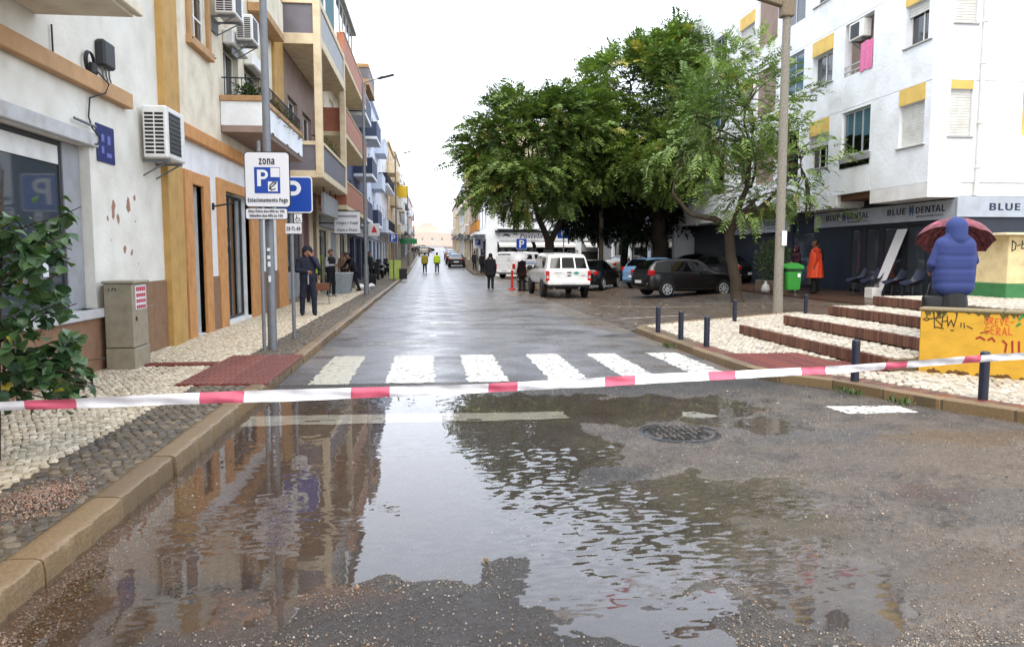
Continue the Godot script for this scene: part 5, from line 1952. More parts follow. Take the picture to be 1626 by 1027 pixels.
func build_cafe_building():
	var t := wthing("cafe_building", "low white two-storey building with shops at the back of the square", "building", P(10.0, 0.1, 63.0))
	var f := fr(P(0, 0.1, 62.0), Vector3.RIGHT, Vector3.BACK)
	var ups := [[6.4, 7.9, 3.9, 5.9], [10.0, 11.4, 4.5, 5.9], [13.7, 15.2, 4.4, 5.9], [18.0, 19.4, 4.4, 5.9], [22.0, 23.4, 4.4, 5.9]]
	facade("wall", f, 4.5, 30.0, -0.3, 6.4, ups + [[5.4, 11.9, 0.1, 2.7], [12.4, 16.2, 0.1, 2.8], [17.0, 17.9, 0.1, 2.2], [19.0, 20.0, 1.0, 2.0]], 0.3, M.wall_bright, t, 10.0)
	var s := st()
	fbx(s, f, 4.3, 30.1, 6.4, 6.62, -10.0, 0.25, 0.02)
	obj("cornice", s, M.metal_grey, t)
	for i in ups.size():
		var w: Array = ups[i]
		shutter(f, w[0] + 0.05, w[1] - 0.05, w[2], w[3], -0.1, M.shutter_white, t, 0.12)
		s = st()
		fbx(s, f, w[0] - 0.12, w[0], w[2], w[3] + 0.1, 0.002, 0.05)
		fbx(s, f, w[1], w[1] + 0.12, w[2], w[3] + 0.1, 0.002, 0.05)
		fbx(s, f, w[0], w[1], w[3], w[3] + 0.1, 0.002, 0.048)
		obj("window_trim", s, M.shutter_grey, t)
	s = st()
	fbx(s, f, 5.4, 8.8, 3.72, 3.85, 0.003, 0.7, 0.01)
	obj("balcony_slab", s, M.wall_bright, t)
	s = st()
	for i in 23: fbx(s, f, 5.42 + i * 0.15, 5.44 + i * 0.15, 3.85, 4.75, 0.64, 0.66)
	fbx(s, f, 5.4, 8.78, 4.75, 4.79, 0.63, 0.67)
	obj("railing", s, M.alu, t)
	s = st()
	fbx(s, f, 5.2, 17.0, 3.5, 3.62, 0.003, 0.4, 0.01)
	obj("canopy_edge", s, M.metal_dark, t)
	# dark shop openings
	window(f, 5.42, 11.88, 0.1, 2.68, -0.2, 5, 1, M.alu_dark, M.glass_dark, t, 0.08, "shop_window")
	shutter(f, 12.42, 16.18, 1.9, 2.78, -0.1, M.shutter_grey, t, 0.12)
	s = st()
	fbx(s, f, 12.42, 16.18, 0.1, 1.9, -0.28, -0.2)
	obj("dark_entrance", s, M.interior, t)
	s = st()
	fbx(s, f, 17.0, 17.9, 0.1, 2.2, -0.15, -0.1)
	obj("door", s, M.shutter_white, t)
	window(f, 19.0, 20.0, 1.0, 2.0, -0.1, 2, 1, M.alu_dark, M.glass_dark, t)
	# awnings
	for q in [[5.5, 8.2], [8.5, 11.8], [12.6, 16.2]]:
		s = st()
		obx(s, fp(f, q[0], 2.62, 0.002), f.u * (q[1] - q[0]), Vector3.UP * 0.06, f.n * 0.9 - Vector3.UP * 0.28, 0.01)
		fbx(s, f, q[0], q[1], 2.25, 2.4, 0.88, 0.91)
		obj("awning", s, M.white_paint, t)
	# side towards the street
	var ff := fr(P(4.5, 0.1, 0), Vector3(0, 0, -1), Vector3.LEFT)
	s = st()
	fbx(s, ff, 62.1, 70.0, 3.3, 3.5, 0.003, 0.9, 0.01)
	fbx(s, ff, 62.1, 70.0, 2.95, 3.3, 0.003, 0.06, 0.01)
	obj("porch_roof", s, M.wall_bright, t)
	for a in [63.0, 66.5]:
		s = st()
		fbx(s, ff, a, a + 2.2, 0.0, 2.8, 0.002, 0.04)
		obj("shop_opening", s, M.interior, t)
		s = st()
		fbx(s, ff, a + 0.3, a + 1.7, 4.0, 5.8, 0.002, 0.04)
		obj("window", s, M.glass_grey, t)
	# pastry shop sign
	var g := wthing("pastry_shop_sign", "white pastry shop sign with dark script above the awning", "sign", P(9.0, 2.9, 61.9))
	s = st()
	fbx(s, f, 5.6, 15.2 - 3.4, 2.84, 3.46, 0.004, 0.12, 0.01)
	obj("board", s, M.sign_white, g)
	words("lettering", "Pastelaria", f, 8.6, 3.15, 0.122, 0.46, M.ink_blue, g, true, 2.7, true, 0.3)
	s = st()
	for e in [6.1, 11.2]:
		prism(s, PackedVector2Array([Vector2(e - 0.35, 3.1), Vector2(e - 0.1, 3.34), Vector2(e + 0.25, 3.3), Vector2(e + 0.38, 3.05), Vector2(e + 0.2, 3.15), Vector2(e - 0.1, 3.2)]), fp(f, 0, 0, 0.122), f.u, Vector3.UP, f.n * 0.006)
	obj("emblem", s, M.ink_blue, g)
	# white shed and wall at the right end of the square
	row_house("back_house", "plain white house half hidden behind trees at the back of the square", 1, 13.6, 41.5, 61.0, 10.5, M.wall_bright, M.wall_bright, {"bays": 4, "proj": 0.0, "group": "houses round the square"})

func build_right_row():
	row_house("orange_fronted_building", "building with bright orange balcony fronts behind the cafe", 1, 5.0, 70.5, 84.0, 13.5, M.pale_sand, M.orange_panel, {"bays": 3, "floors": 3, "proj": 0.7, "long": true, "slab": M.soffit_brown})
	row_house("rose_building", "pale rose building next to the orange balconies on right terrace", 1, 4.9, 84.02, 98.0, 10.5, M.pale_pink, M.pale_pink, {"bays": 3, "proj": 0.5, "skip": true})
	row_house("ivory_building", "ivory building with awnings halfway down right terrace", 1, 4.9, 98.02, 114.0, 11.5, M.wall_cream, M.wall_bright, {"bays": 4, "proj": 0.6, "skip": true})
	row_house("pale_building", "pale white building with small balconies on right terrace", 1, 4.9, 114.02, 130.0, 10.5, M.wall_bright, M.wall_cream, {"bays": 4, "proj": 0.6})
	row_house("sand_far_building", "sandy building near the far end of right terrace", 1, 4.9, 130.02, 150.0, 10.0, M.pale_sand, M.pale_sand, {"bays": 5, "proj": 0.5, "skip": true})
	row_house("last_right_building", "last pinkish building at the far end of right terrace", 1, 4.9, 150.02, 175.0, 9.0, M.pale_pink, M.wall_bright, {"bays": 5, "proj": 0.5, "skip": true})
	# pavement on the right of the far street
	var s := st()
	var d := 63.0
	while d < 215.0:
		obx(s, P(4.42 - 0.9, street_y(d) - 0.3, d), Vector3(2.5, 0, 0), Vector3(0, 0.42, 0), Vector3(0, street_y(d + 8.0) - street_y(d), -8.0))
		d += 8.0
	struct("far_pavement", s, M.bed)
	# flagstone strip in front of the clinic
	s = st()
	obx(s, P(12.3, lot_y(12.3) + 0.0, 19.0), Vector3(2.3, lot_y(14.6) - lot_y(12.3), 0), Vector3(0, 0.06, 0), Vector3(0, 0, -22.0), 0.0)
	mat("shop_floor", C(96, 74, 62), 0.25, "stone", 1.0)
	struct("clinic_pavement", s, M.shop_floor)
# ---------------------------------------------------------------- trees and plants

# a feathery compound leaf, stem along +x, length 1
func spray_mesh(sd: int, pairs: int, lw: float, ll: float) -> ArrayMesh:
	var r := RandomNumberGenerator.new()
	r.seed = sd
	var s := st()
	for i in pairs:
		var t := (i + 1.0) / pairs
		var p := Vector3(t, 0.10 * sin(t * 2.4) - 0.42 * t * t, 0.03 * sin(t * 5.0 + sd))
		for sg in [-1.0, 1.0]:
			var l := ll * (0.7 + 0.5 * sin(t * PI)) * r.randf_range(0.8, 1.15)
			var dirv := Vector3(0.55 + 0.3 * t, r.randf_range(-0.45, 0.1), sg).normalized() * l
			var sd_ := dirv.cross(Vector3.UP).normalized().rotated(dirv.normalized(), r.randf_range(-0.6, 0.6)) * lw
			s.set_color(Color(1, 1, 1) * r.randf_range(0.8, 1.15))
			quad(s, p, p + dirv * 0.45 + sd_, p + dirv, p + dirv * 0.45 - sd_, Vector3.UP)
	s.set_color(Color(0.8, 0.75, 0.6))
	for i in 4:
		var a := Vector3(i / 4.0, 0.10 * sin(i / 4.0 * 2.4) - 0.42 * i * i / 16.0, 0)
		var j := (i + 1) / 4.0
		var b := Vector3(j, 0.10 * sin(j * 2.4) - 0.42 * j * j, 0)
		quad(s, a + Vector3(0, 0, 0.006), b + Vector3(0, 0, 0.005), b - Vector3(0, 0, 0.005), a - Vector3(0, 0, 0.006), Vector3.UP)
	return s.commit()

func limb(s: SurfaceTool, a: Vector3, b: Vector3, r0: float, r1: float, r: RandomNumberGenerator, sag := 0.15):
	var pts := []
	var rad := []
	var n := 5
	var l := a.distance_to(b)
	var off := Vector3(r.randfn(0, 1), r.randfn(0, 0.5) + 0.6, r.randfn(0, 1)) * l * sag * 0.5
	for i in n + 1:
		var t := float(i) / n
		pts.append(a.lerp(b, t) + off * sin(t * PI) + Vector3(r.randfn(0, 1), r.randfn(0, 1), r.randfn(0, 1)) * l * 0.012)
		rad.append(lerpf(r0, r1, pow(t, 0.8)))
	tube(s, pts, rad, 7 if r0 > 0.05 else 5, false)
	return pts

# blobs: [centre, radii, clusters, sprays per cluster]
func tree(called: String, label: String, base: Vector3, trunks: Array, blobs: Array, pal: Array, sd: int, size: float, bark: Material, pairs := 9, lw := 0.055, ll := 0.29, spread := 0.31):
	var r := RandomNumberGenerator.new()
	r.seed = sd
	var t := wthing(called, label, "tree", base, "trees on the parking square")
	var s := st()
	var ends := []
	for tr in trunks:
		var pts := []
		for p in tr[0]: pts.append(base + p)
		var fine := []
		var rad := []
		for i in pts.size() - 1:
			for k in 4:
				fine.append(pts[i].lerp(pts[i + 1], k / 4.0) + Vector3(r.randfn(0, 1), 0, r.randfn(0, 1)) * tr[1] * 0.10)
		fine.append(pts[-1])
		for i in fine.size(): rad.append(lerpf(tr[1], tr[2], float(i) / (fine.size() - 1)) * (1.25 if i == 0 and pts[0].y <= base.y + 0.05 else 1.0))
		tube(s, fine, rad, 10, false)
		ends.append([pts[-1], tr[2]])
	obj("trunk", s, bark, t)
	var br := st()
	var xf := []
	var cl := []
	for b in blobs:
		var c: Vector3 = base + b[0]
		# main nodes
		var nodes := []
		for k in maxi(3, int(b[2] / 7)):
			var dirv := Vector3(r.randfn(0, 1), r.randfn(0, 0.8), r.randfn(0, 1)).normalized()
			nodes.append(c + dirv * b[1] * r.randf_range(0.25, 0.6))
		for nd in nodes:
			var from: Array = ends[0]
			for e in ends:
				if e[0].distance_to(nd) < from[0].distance_to(nd): from = e
			limb(br, from[0], nd, from[1] * 0.62, 0.035, r)
		for k in b[2]:
			var dirv := Vector3(r.randfn(0, 1), r.randfn(0, 0.85) + 0.12, r.randfn(0, 1)).normalized()
			var q: Vector3 = c + dirv * b[1] * pow(r.randf_range(0.12, 1.0), 0.42)
			var best: Vector3 = nodes[0]
			for nd in nodes:
				if nd.distance_to(q) < best.distance_to(q): best = nd
			limb(br, best, q, 0.032, 0.008, r, 0.25)
			var tone: float = r.randf()
			var outward := (q - c).normalized()
			for i in b[3]:
				var p := q + Vector3(r.randfn(0, 1), r.randfn(0, 0.55), r.randfn(0, 1)) * spread
				var w := (p - q).normalized() * 0.6 + outward * 0.7 + Vector3(r.randfn(0, 0.4), r.randfn(0.1, 0.25), r.randfn(0, 0.4))
				w = w.normalized()
				var side := w.cross(Vector3.UP).normalized()
				if side.length() < 0.5: side = Vector3.RIGHT
				var up := side.cross(w).normalized()
				var bs := Basis(w, up, side).rotated(w, r.randf_range(-0.7, 0.7)).scaled(Vector3.ONE * size * r.randf_range(0.65, 1.2))
				xf.append(Transform3D(bs, p))
				var col: Color = pal[0].lerp(pal[1], clampf(tone * 0.7 + r.randf() * 0.3, 0, 1))
				if r.randf() < 0.03: col = pal[2]
				cl.append(col * r.randf_range(0.75, 1.25))
	obj("branches", br, bark, t).set_meta("kind", "stuff")
	mm("crown", spray_mesh(sd, pairs, lw, ll), M.leaf, xf, cl, t).set_meta("kind", "stuff")
	return t

func build_trees():
	var g1 := [Color(0.055, 0.105, 0.024), Color(0.22, 0.32, 0.065), Color(0.32, 0.30, 0.06)]
	var g2 := [Color(0.050, 0.098, 0.026), Color(0.23, 0.33, 0.060), Color(0.36, 0.33, 0.06)]
	var dk := [Color(0.011, 0.023, 0.010), Color(0.024, 0.046, 0.016), Color(0.05, 0.07, 0.02)]
	var b := P(5.85, 0.0, 38.0)
	tree("acacia_tree", "forked feathery green tree behind the white pickup", b, [
		[[Vector3(0, -0.1, 0), Vector3(0.05, 1.4, 0), Vector3(0.1, 2.3, 0)], 0.27, 0.24],
		[[Vector3(0.1, 2.2, 0), Vector3(-0.45, 3.6, 0.1), Vector3(-0.9, 5.0, 0.2)], 0.17, 0.10],
		[[Vector3(0.1, 2.2, 0), Vector3(0.75, 3.5, -0.2), Vector3(1.2, 4.9, -0.3)], 0.17, 0.10]],
		[[Vector3(-0.6, 6.9, 0), Vector3(3.5, 3.0, 3.0), 70, 30], [Vector3(-1.4, 5.2, 0.6), Vector3(2.6, 1.5, 2.2), 24, 28], [Vector3(1.2, 8.2, 0), Vector3(2.2, 1.6, 2.2), 22, 28]],
		g1, 501, 0.85, M.bark)
	b = P(12.3, 0.22, 40.0)
	tree("spreading_tree", "tall spreading green tree rising highest behind the parked cars", b, [
		[[Vector3(0, -0.1, 0), Vector3(0.1, 1.6, 0), Vector3(-0.1, 3.4, 0)], 0.48, 0.36],
		[[Vector3(-0.1, 3.3, 0), Vector3(-1.5, 5.5, 0.6), Vector3(-2.2, 7.6, 0.6)], 0.24, 0.13],
		[[Vector3(-0.1, 3.3, 0), Vector3(0.5, 5.8, 0.2), Vector3(0.6, 8.6, 0.4)], 0.25, 0.13],
		[[Vector3(-0.1, 3.3, 0), Vector3(1.7, 5.0, 0.2), Vector3(2.6, 7.2, 0.4)], 0.2, 0.12]],
		[[Vector3(-0.6, 9.2, 0.4), Vector3(4.2, 3.4, 3.6), 80, 30], [Vector3(-2.7, 6.6, 1.2), Vector3(3.0, 2.4, 2.6), 44, 30], [Vector3(2.0, 6.4, 1.5), Vector3(3.0, 2.4, 2.6), 40, 30], [Vector3(-0.6, 5.9, 3.0), Vector3(2.8, 1.5, 2.0), 26, 30], [Vector3(1.4, 11.6, 0.6), Vector3(2.6, 1.6, 2.4), 26, 28]],
		g2, 502, 0.9, M.bark)
	b = P(11.4, 0.2, 44.0)
	tree("dark_evergreen_tree", "dense dark evergreen with low crown over the parked cars", b, [
		[[Vector3(0, -0.1, 0), Vector3(0.0, 1.6, 0), Vector3(0.2, 2.8, 0)], 0.24, 0.2],
		[[Vector3(0.2, 2.7, 0), Vector3(1.2, 4.0, 0.4), Vector3(2.0, 4.8, 0.6)], 0.16, 0.1]],
		[[Vector3(1.2, 4.3, 1.5), Vector3(4.4, 2.0, 3.4), 95, 46], [Vector3(-2.3, 4.0, 1.5), Vector3(2.6, 1.5, 2.2), 40, 46], [Vector3(4.2, 4.1, 2.0), Vector3(2.4, 1.6, 2.4), 40, 46]],
		dk, 503, 0.5, M.bark, 9, 0.10, 0.26, 0.4)
	b = P(10.2, 0.12, 24.4)
	tree("leaning_tree", "slim bare-branched tree leaning between bollards and the concrete lamp post", b, [
		[[Vector3(0, -0.1, 0), Vector3(-0.1, 1.0, 0), Vector3(-0.35, 2.0, 0.05), Vector3(-0.3, 2.5, 0.1)], 0.2, 0.15],
		[[Vector3(-0.3, 2.4, 0.1), Vector3(-0.9, 2.75, 0.2), Vector3(-1.8, 2.9, 0.3), Vector3(-2.4, 3.6, 0.3)], 0.13, 0.05],
		[[Vector3(-0.3, 2.4, 0.1), Vector3(0.2, 3.8, 0.1), Vector3(0.3, 5.2, 0.1)], 0.12, 0.05],
		[[Vector3(-0.3, 2.4, 0.1), Vector3(0.9, 3.4, 0.3), Vector3(1.9, 4.5, 0.4)], 0.09, 0.03]],
		[[Vector3(0.2, 6.3, 0), Vector3(1.7, 2.2, 1.5), 30, 20], [Vector3(0.1, 3.7, 0.6), Vector3(1.1, 1.3, 1.0), 15, 20], [Vector3(1.6, 4.6, 0.4), Vector3(1.0, 1.5, 0.9), 9, 14], [Vector3(-1.6, 5.6, 0.3), Vector3(1.2, 1.8, 1.0), 16, 18], [Vector3(2.1, 3.1, 0.5), Vector3(0.5, 0.6, 0.5), 3, 9]],
		[Color(0.065, 0.125, 0.032), Color(0.23, 0.33, 0.08), Color(0.32, 0.30, 0.07)], 504, 0.62, M.bark_light, 8, 0.045, 0.26, 0.34)
	# young street tree at the left edge, leaf by leaf
	b = P(-3.30, 0.12, 6.0)
	var t := wthing("young_tree", "young broad-leaved tree at the left edge by the shop window", "tree", b)
	var s := st()
	tube(s, [b + Vector3(0, -0.05, 0), b + Vector3(0.05, 0.8, 0), b + Vector3(0.1, 1.7, -0.05), b + Vector3(0.12, 2.2, -0.1)], [0.03, 0.026, 0.018, 0.008], 8)
	obj("trunk", s, M.bark_light, t)
	s = st()
	var lm := []
	for v in 3:
		var q := st()
		var g := []
		for i in 6:
			var u := i / 5.0
			var w := 0.5 * sin(pow(u, 0.75) * PI) * (0.9 if v else 1.05) + 0.01
			var row := PackedVector3Array()
			for j in 5:
				var k := (j - 2) / 2.0
				row.append(Vector3(u, -0.28 * u * u + 0.16 * absf(k) * w - 0.03 * sin(u * 9.0 + v) * absf(k), k * w * (1.0 + 0.12 * sin(u * 14.0))))
			g.append(row)
		grid(q, g, false, true)
		lm.append(q.commit())
	var lmats := []
	var lcols := [Color(0.030, 0.072, 0.024), Color(0.048, 0.10, 0.032), Color(0.022, 0.054, 0.020), Color(0.07, 0.125, 0.045), Color(0.34, 0.28, 0.03)]
	for c in lcols:
		lmats.append(mat("broad_leaf_%d" % lmats.size(), c.linear_to_srgb(), 0.4, "", 1.0, {"both": true, "back": Color(0.22, 0.3, 0.1)}))
	var r := RandomNumberGenerator.new()
	r.seed = 77
	var rest := []
	var rcol := []
	for k in 20:
		var y := r.randf_range(0.5, 1.85)
		var w := r.randf_range(-0.9, 1.1)
		var a := b + Vector3(0.08, y, 0)
		var e := a + Vector3(cos(w) * r.randf_range(0.35, 0.78), r.randf_range(-0.25, 0.3), -sin(w) * 0.5)
		var pts: Array = limb(s, a, e, 0.010, 0.004, r, 0.2)
		for i in 34:
			var t2 := r.randf_range(0.25, 1.0)
			var p: Vector3 = pts[int(t2 * 5)] + Vector3(r.randfn(0, 0.05), r.randfn(0, 0.06), r.randfn(0, 0.05))
			var sc := r.randf_range(0.07, 0.125)
			var bs := Basis.from_euler(Vector3(r.randf_range(-0.6, 0.6), r.randf() * TAU, r.randf_range(-1.0, 0.2))).scaled(Vector3.ONE * sc)
			var mi: int = r.randi() % 4
			if r.randf() < 0.025: mi = 4
			if i < 15:
				put("leaf", lm[r.randi() % 3], lmats[mi], t, Transform3D(bs, p))
			else:
				rest.append(Transform3D(bs, p))
				rcol.append(lcols[mi])
	mm("foliage", lm[0], M.leaf, rest, rcol, t).set_meta("kind", "stuff")
	obj("twigs", s, M.bark_light, t).set_meta("kind", "stuff")
	# potted shrub by the clinic
	b = P(12.9, lot_y(12.9) + 0.05, 27.6)
	t = wthing("clinic_shrub", "round green shrub in a trough beside the clinic entrance", "shrub", b)
	s = st()
	cb(s, b + Vector3(0, 0.2, 0), Vector3(0.6, 0.42, 1.6), 0.02)
	obj("trough", s, M.concrete_dirty, t)
	var lf := st()
	for i in 1500:
		var q := Vector3(r.randfn(0, 1), r.randfn(0, 1), r.randfn(0, 1)).normalized() * pow(r.randf(), 0.35)
		var p := b + Vector3(0, 1.15, 0) + q * Vector3(0.55, 0.8, 0.95)
		var dirv := (q + Vector3(0, 0.6, 0) + Vector3(r.randfn(0, 0.4), r.randfn(0, 0.4), r.randfn(0, 0.4))).normalized() * 0.16
		var sd_ := dirv.cross(Vector3(r.randf(), 1, r.randf())).normalized() * 0.022
		lf.set_color(Color(0.030, 0.060, 0.016).lerp(Color(0.085, 0.125, 0.03), r.randf()))
		quad(lf, p, p + dirv * 0.5 + sd_, p + dirv, p + dirv * 0.5 - sd_, q)
	obj("foliage", lf, M.leaf, t)
	s = st()
	for i in 5:
		limb(s, b + Vector3(0, 0.35, (i - 2) * 0.25), b + Vector3(r.randfn(0, 0.2), 1.3, (i - 2) * 0.33), 0.015, 0.006, r)
	obj("stems", s, M.bark, t)
# ---------------------------------------------------------------- street furniture

func sign_frame(x: float, d: float) -> Dictionary:
	return fr(P(x, 0, d), Vector3.RIGHT, Vector3.BACK)

# rounded rectangle plate in a wall frame
func plate(s: SurfaceTool, f: Dictionary, a0: float, a1: float, y0: float, y1: float, k0: float, k1: float, r: float):
	var pl := PackedVector2Array()
	for q in [[a1 - r, y1 - r, 0.0], [a0 + r, y1 - r, 0.5], [a0 + r, y0 + r, 1.0], [a1 - r, y0 + r, 1.5]]:
		for i in 5:
			var w: float = (q[2] + i / 8.0) * PI
			pl.append(Vector2(q[0] + cos(w) * r, q[1] + sin(w) * r))
	prism(s, pl, fp(f, 0, 0, k0), f.u, Vector3.UP, f.n * (k1 - k0))

func letter_p(s: SurfaceTool, f: Dictionary, a: float, y: float, h: float, k: float, w := 0.18):
	# a bold P of height h, stem at a
	fbx(s, f, a, a + h * w, y, y + h, k, k + 0.003)
	var outer := PackedVector2Array()
	var c := Vector2(a + h * 0.36, y + h * 0.71)
	for i in 13:
		var t := -PI / 2 + PI * i / 12
		outer.append(c + Vector2(cos(t) * h * 0.29, sin(t) * h * 0.29))
	for i in 13:
		var t := PI / 2 - PI * i / 12
		outer.append(c + Vector2(cos(t) * h * 0.13, sin(t) * h * 0.13))
	prism(s, outer, fp(f, 0, 0, k + 0.0004), f.u, Vector3.UP, f.n * 0.003)
	fbx(s, f, a + h * w, c.x, c.y + h * 0.13, c.y + h * 0.29, k, k + 0.003)
	fbx(s, f, a + h * w, c.x, c.y - h * 0.29, c.y - h * 0.13, k, k + 0.003)

func post(called: String, label: String, at: Vector3, r: float, h: float, m: Material, group := "", category := "post") -> Node3D:
	var t := thing(called, label, category, at, 0.0, group)
	var s := st()
	lathe(s, Vector3.ZERO, [Vector2(r, -0.1), Vector2(r, h - r * 0.5), Vector2(r * 0.8, h), Vector2(0, h)], 14)
	obj("shaft", s, m, t)
	return t

func build_street_furniture():
	# tall galvanised pole with the paid parking sign
	var t := wthing("street_lamp_pole", "tall grey steel pole carrying the paid parking sign", "pole", P(-2.62, 0.13, 12.75))
	var s := st()
	tube(s, [P(-2.62, 0.0, 12.75), P(-2.62, 2.0, 12.75), P(-2.62, 5.0, 12.75), P(-2.62, 9.0, 12.75)], [0.075, 0.07, 0.06, 0.05], 16)
	obj("shaft", s, M.metal_grey, t)
	s = st()
	tube(s, [P(-2.62, 9.0, 12.75), P(-2.3, 9.3, 12.75), P(-1.4, 9.4, 12.75)], [0.04], 10)
	cb(s, P(-1.2, 9.4, 12.75), Vector3(0.6, 0.1, 0.22), 0.03)
	obj("lamp_arm", s, M.metal_grey, t)
	s = st()
	for q in [[1.5, 0.08], [1.62, 0.06], [1.25, 0.1], [1.75, 0.05]]:
		bx(s, -2.66 + q[1] * 0.2, -2.60, q[0], q[0] + q[1], 12.665, 12.672)
	obj("sticker", s, M.sign_white, t)
	s = st()
	lathe(s, P(-2.72, 0.13, 12.6), [Vector2(0.03, -0.1), Vector2(0.03, 3.36), Vector2(0, 3.38)], 12)
	obj("sign_post", s, M.metal_grey, t)
	var f := sign_frame(0, 12.55)
	var g := wthing("paid_parking_sign", "white paid parking sign with blue P square on tall grey pole", "sign", P(-2.6, 2.2, 12.55), "parking signs")
	s = st()
	plate(s, f, -2.93, -2.25, 2.46, 3.31, -0.012, 0.0, 0.05)
	obj("plate", s, M.sign_white, g)
	s = st()
	plate(s, f, -2.945, -2.235, 2.445, 3.325, -0.025, -0.013, 0.055)
	plate(s, f, -2.945, -2.285, 2.255, 2.435, -0.025, -0.013, 0.035)
	obj("backing", s, M.black, g)
	s = st()
	plate(s, f, -2.935, -2.295, 2.265, 2.425, -0.012, 0.0, 0.03)
	obj("hours_plate", s, M.sign_white, g)
	s = st()
	fbx(s, f, -2.79, -2.39, 2.67, 3.08, 0.0005, 0.004)
	obj("blue_square", s, M.sign_blue, g)
	s = st()
	letter_p(s, f, -2.745, 2.78, 0.26, 0.0045, 0.22)
	fbx(s, f, -2.535, -2.395, 2.925, 3.07, 0.0045, 0.006)
	fbx(s, f, -2.58, -2.43, 2.70, 2.855, 0.0045, 0.006)
	obj("symbols", s, M.sign_white, g)
	s = st()
	stroke(s, f, [Vector2(-2.56, 2.74), Vector2(-2.50, 2.79), Vector2(-2.45, 2.84), Vector2(-2.50, 2.845), Vector2(-2.555, 2.78), Vector2(-2.53, 2.72), Vector2(-2.47, 2.74)], 0.018, 0.0062, 0.002)
	obj("coin_symbol", s, M.ink, g)
	words("lettering", "zona", f, -2.59, 3.18, 0.003, 0.17, M.ink, g, true, 0.24)
	words("lettering", "Estacionamento Pago", f, -2.59, 2.56, 0.003, 0.09, M.ink, g, true, 0.62)
	words("lettering", "Dias Úteis das 09h às 19h", f, -2.615, 2.385, 0.003, 0.06, M.ink, g, true, 0.56)
	words("lettering", "Sábados das 09h às 13h", f, -2.62, 2.315, 0.003, 0.06, M.ink, g, true, 0.52)
	# reserved bay sign on thin post
	t = post("sign_post", "slim grey post holding the blue reserved bay sign", P(-2.56, 0.13, 14.4), 0.035, 3.0, M.metal_grey, "sign posts")
	f = sign_frame(0, 14.34)
	g = wthing("reserved_bay_sign", "blue parking sign with wheelchair plate half hidden by white sign", "sign", P(-2.5, 2.1, 14.34), "parking signs")
	s = st()
	plate(s, f, -2.83, -2.16, 2.46, 3.12, -0.012, 0.0, 0.06)
	obj("edge", s, M.sign_white, g)
	s = st()
	plate(s, f, -2.81, -2.18, 2.48, 3.10, 0.0005, 0.003, 0.05)
	obj("blue_field", s, M.sign_blue, g)
	s = st()
	letter_p(s, f, -2.66, 2.58, 0.46, 0.0035)
	obj("letter", s, M.sign_white, g)
	s = st()
	fbx(s, f, -2.50, -2.36, 2.28, 2.44, -0.01, 0.0, 0.004)
	fbx(s, f, -2.66, -2.37, 2.08, 2.265, -0.01, 0.0, 0.004)
	obj("plate", s, M.sign_white, g)
	s = st()
	stroke(s, f, [Vector2(-2.45, 2.42), Vector2(-2.45, 2.36), Vector2(-2.41, 2.36), Vector2(-2.39, 2.31)], 0.014, 0.001)
	stroke(s, f, [Vector2(-2.46, 2.37), Vector2(-2.475, 2.33), Vector2(-2.45, 2.30), Vector2(-2.42, 2.315)], 0.012, 0.001)
	obj("wheelchair_symbol", s, M.ink, g)
	words("lettering", "28-TL-69", f, -2.515, 2.17, 0.001, 0.1, M.ink, g, true, 0.25)
	# street lamps on the left pavement
	for q in [[-2.55, 30.2, 8.2, "grey street lamp beside the projecting shop sign on left pavement"], [-2.45, 54.6, 8.6, "grey street lamp beside the small P sign on left pavement"], [-2.5, 84.0, 8.6, "third grey street lamp far along left pavement"], [-2.5, 112.0, 8.6, "fourth, smallest grey street lamp at the end of left pavement"]]:
		var y: float = street_y(q[1]) + 0.1
		t = thing("street_lamp", q[3], "street lamp", P(q[0], y, q[1]), 0.0, "street lamps on the left pavement")
		s = st()
		tube(s, [Vector3(0, -0.1, 0), Vector3(0, 1.2, 0), Vector3(0, 1.25, 0), Vector3(0, q[2], 0)], [0.10, 0.10, 0.07, 0.05], 12)
		obj("shaft", s, M.metal_grey, t)
		s = st()
		tube(s, [Vector3(0, q[2] - 0.1, 0), Vector3(0.1, q[2] + 0.03, 0), Vector3(0.62, q[2] + 0.18, 0)], [0.035, 0.03, 0.025], 8)
		obj("arm", s, M.metal_grey, t)
		s = st()
		obx(s, Vector3(0.58, q[2] + 0.13, -0.11), Vector3(0.62, 0.17, 0), Vector3(-0.015, 0.055, 0), Vector3(0, 0, 0.22), 0.015)
		cb(s, Vector3(0.72, q[2] + 0.24, 0), Vector3(0.1, 0.05, 0.08), 0.01)
		obj("lamp_head", s, M.alu_dark, t)
	# small blue P sign further along
	parking_sign("blue square P sign on the left pavement near the motorcycles", P(-2.3, 0.12, 47.0), 2.35, 0.55)
	parking_sign("blue P sign above the pickup in front of the cafe", P(8.8, 0.05, 50.0), 2.75, 0.9)
	parking_sign("blue sign left of the forked tree trunk by the cafe", P(6.2, 0.0, 52.0), 2.1, 0.75)
	# white parking info sign on the far right pavement
	var yy := street_y(64.0) + 0.12
	t = post("sign_post", "slim post with white parking notice past the cafe corner", P(3.95, yy, 66.0), 0.04, 3.2, M.metal_grey, "sign posts")
	f = sign_frame(3.95, 65.9)
	g = wthing("parking_notice", "white parking notice with blue square near the far black car", "sign", P(3.95, yy + 2.0, 65.9), "parking signs")
	s = st()
	plate(s, f, -0.3, 0.5, yy + 2.1, yy + 3.1, -0.01, 0.0, 0.05)
	obj("plate", s, M.sign_white, g)
	s = st()
	fbx(s, f, -0.12, 0.34, yy + 2.4, yy + 2.9, 0.0005, 0.004)
	obj("blue_square", s, M.sign_blue, g)
	s = st()
	letter_p(s, f, -0.04, yy + 2.5, 0.3, 0.0045, 0.22)
	obj("letter", s, M.sign_white, g)
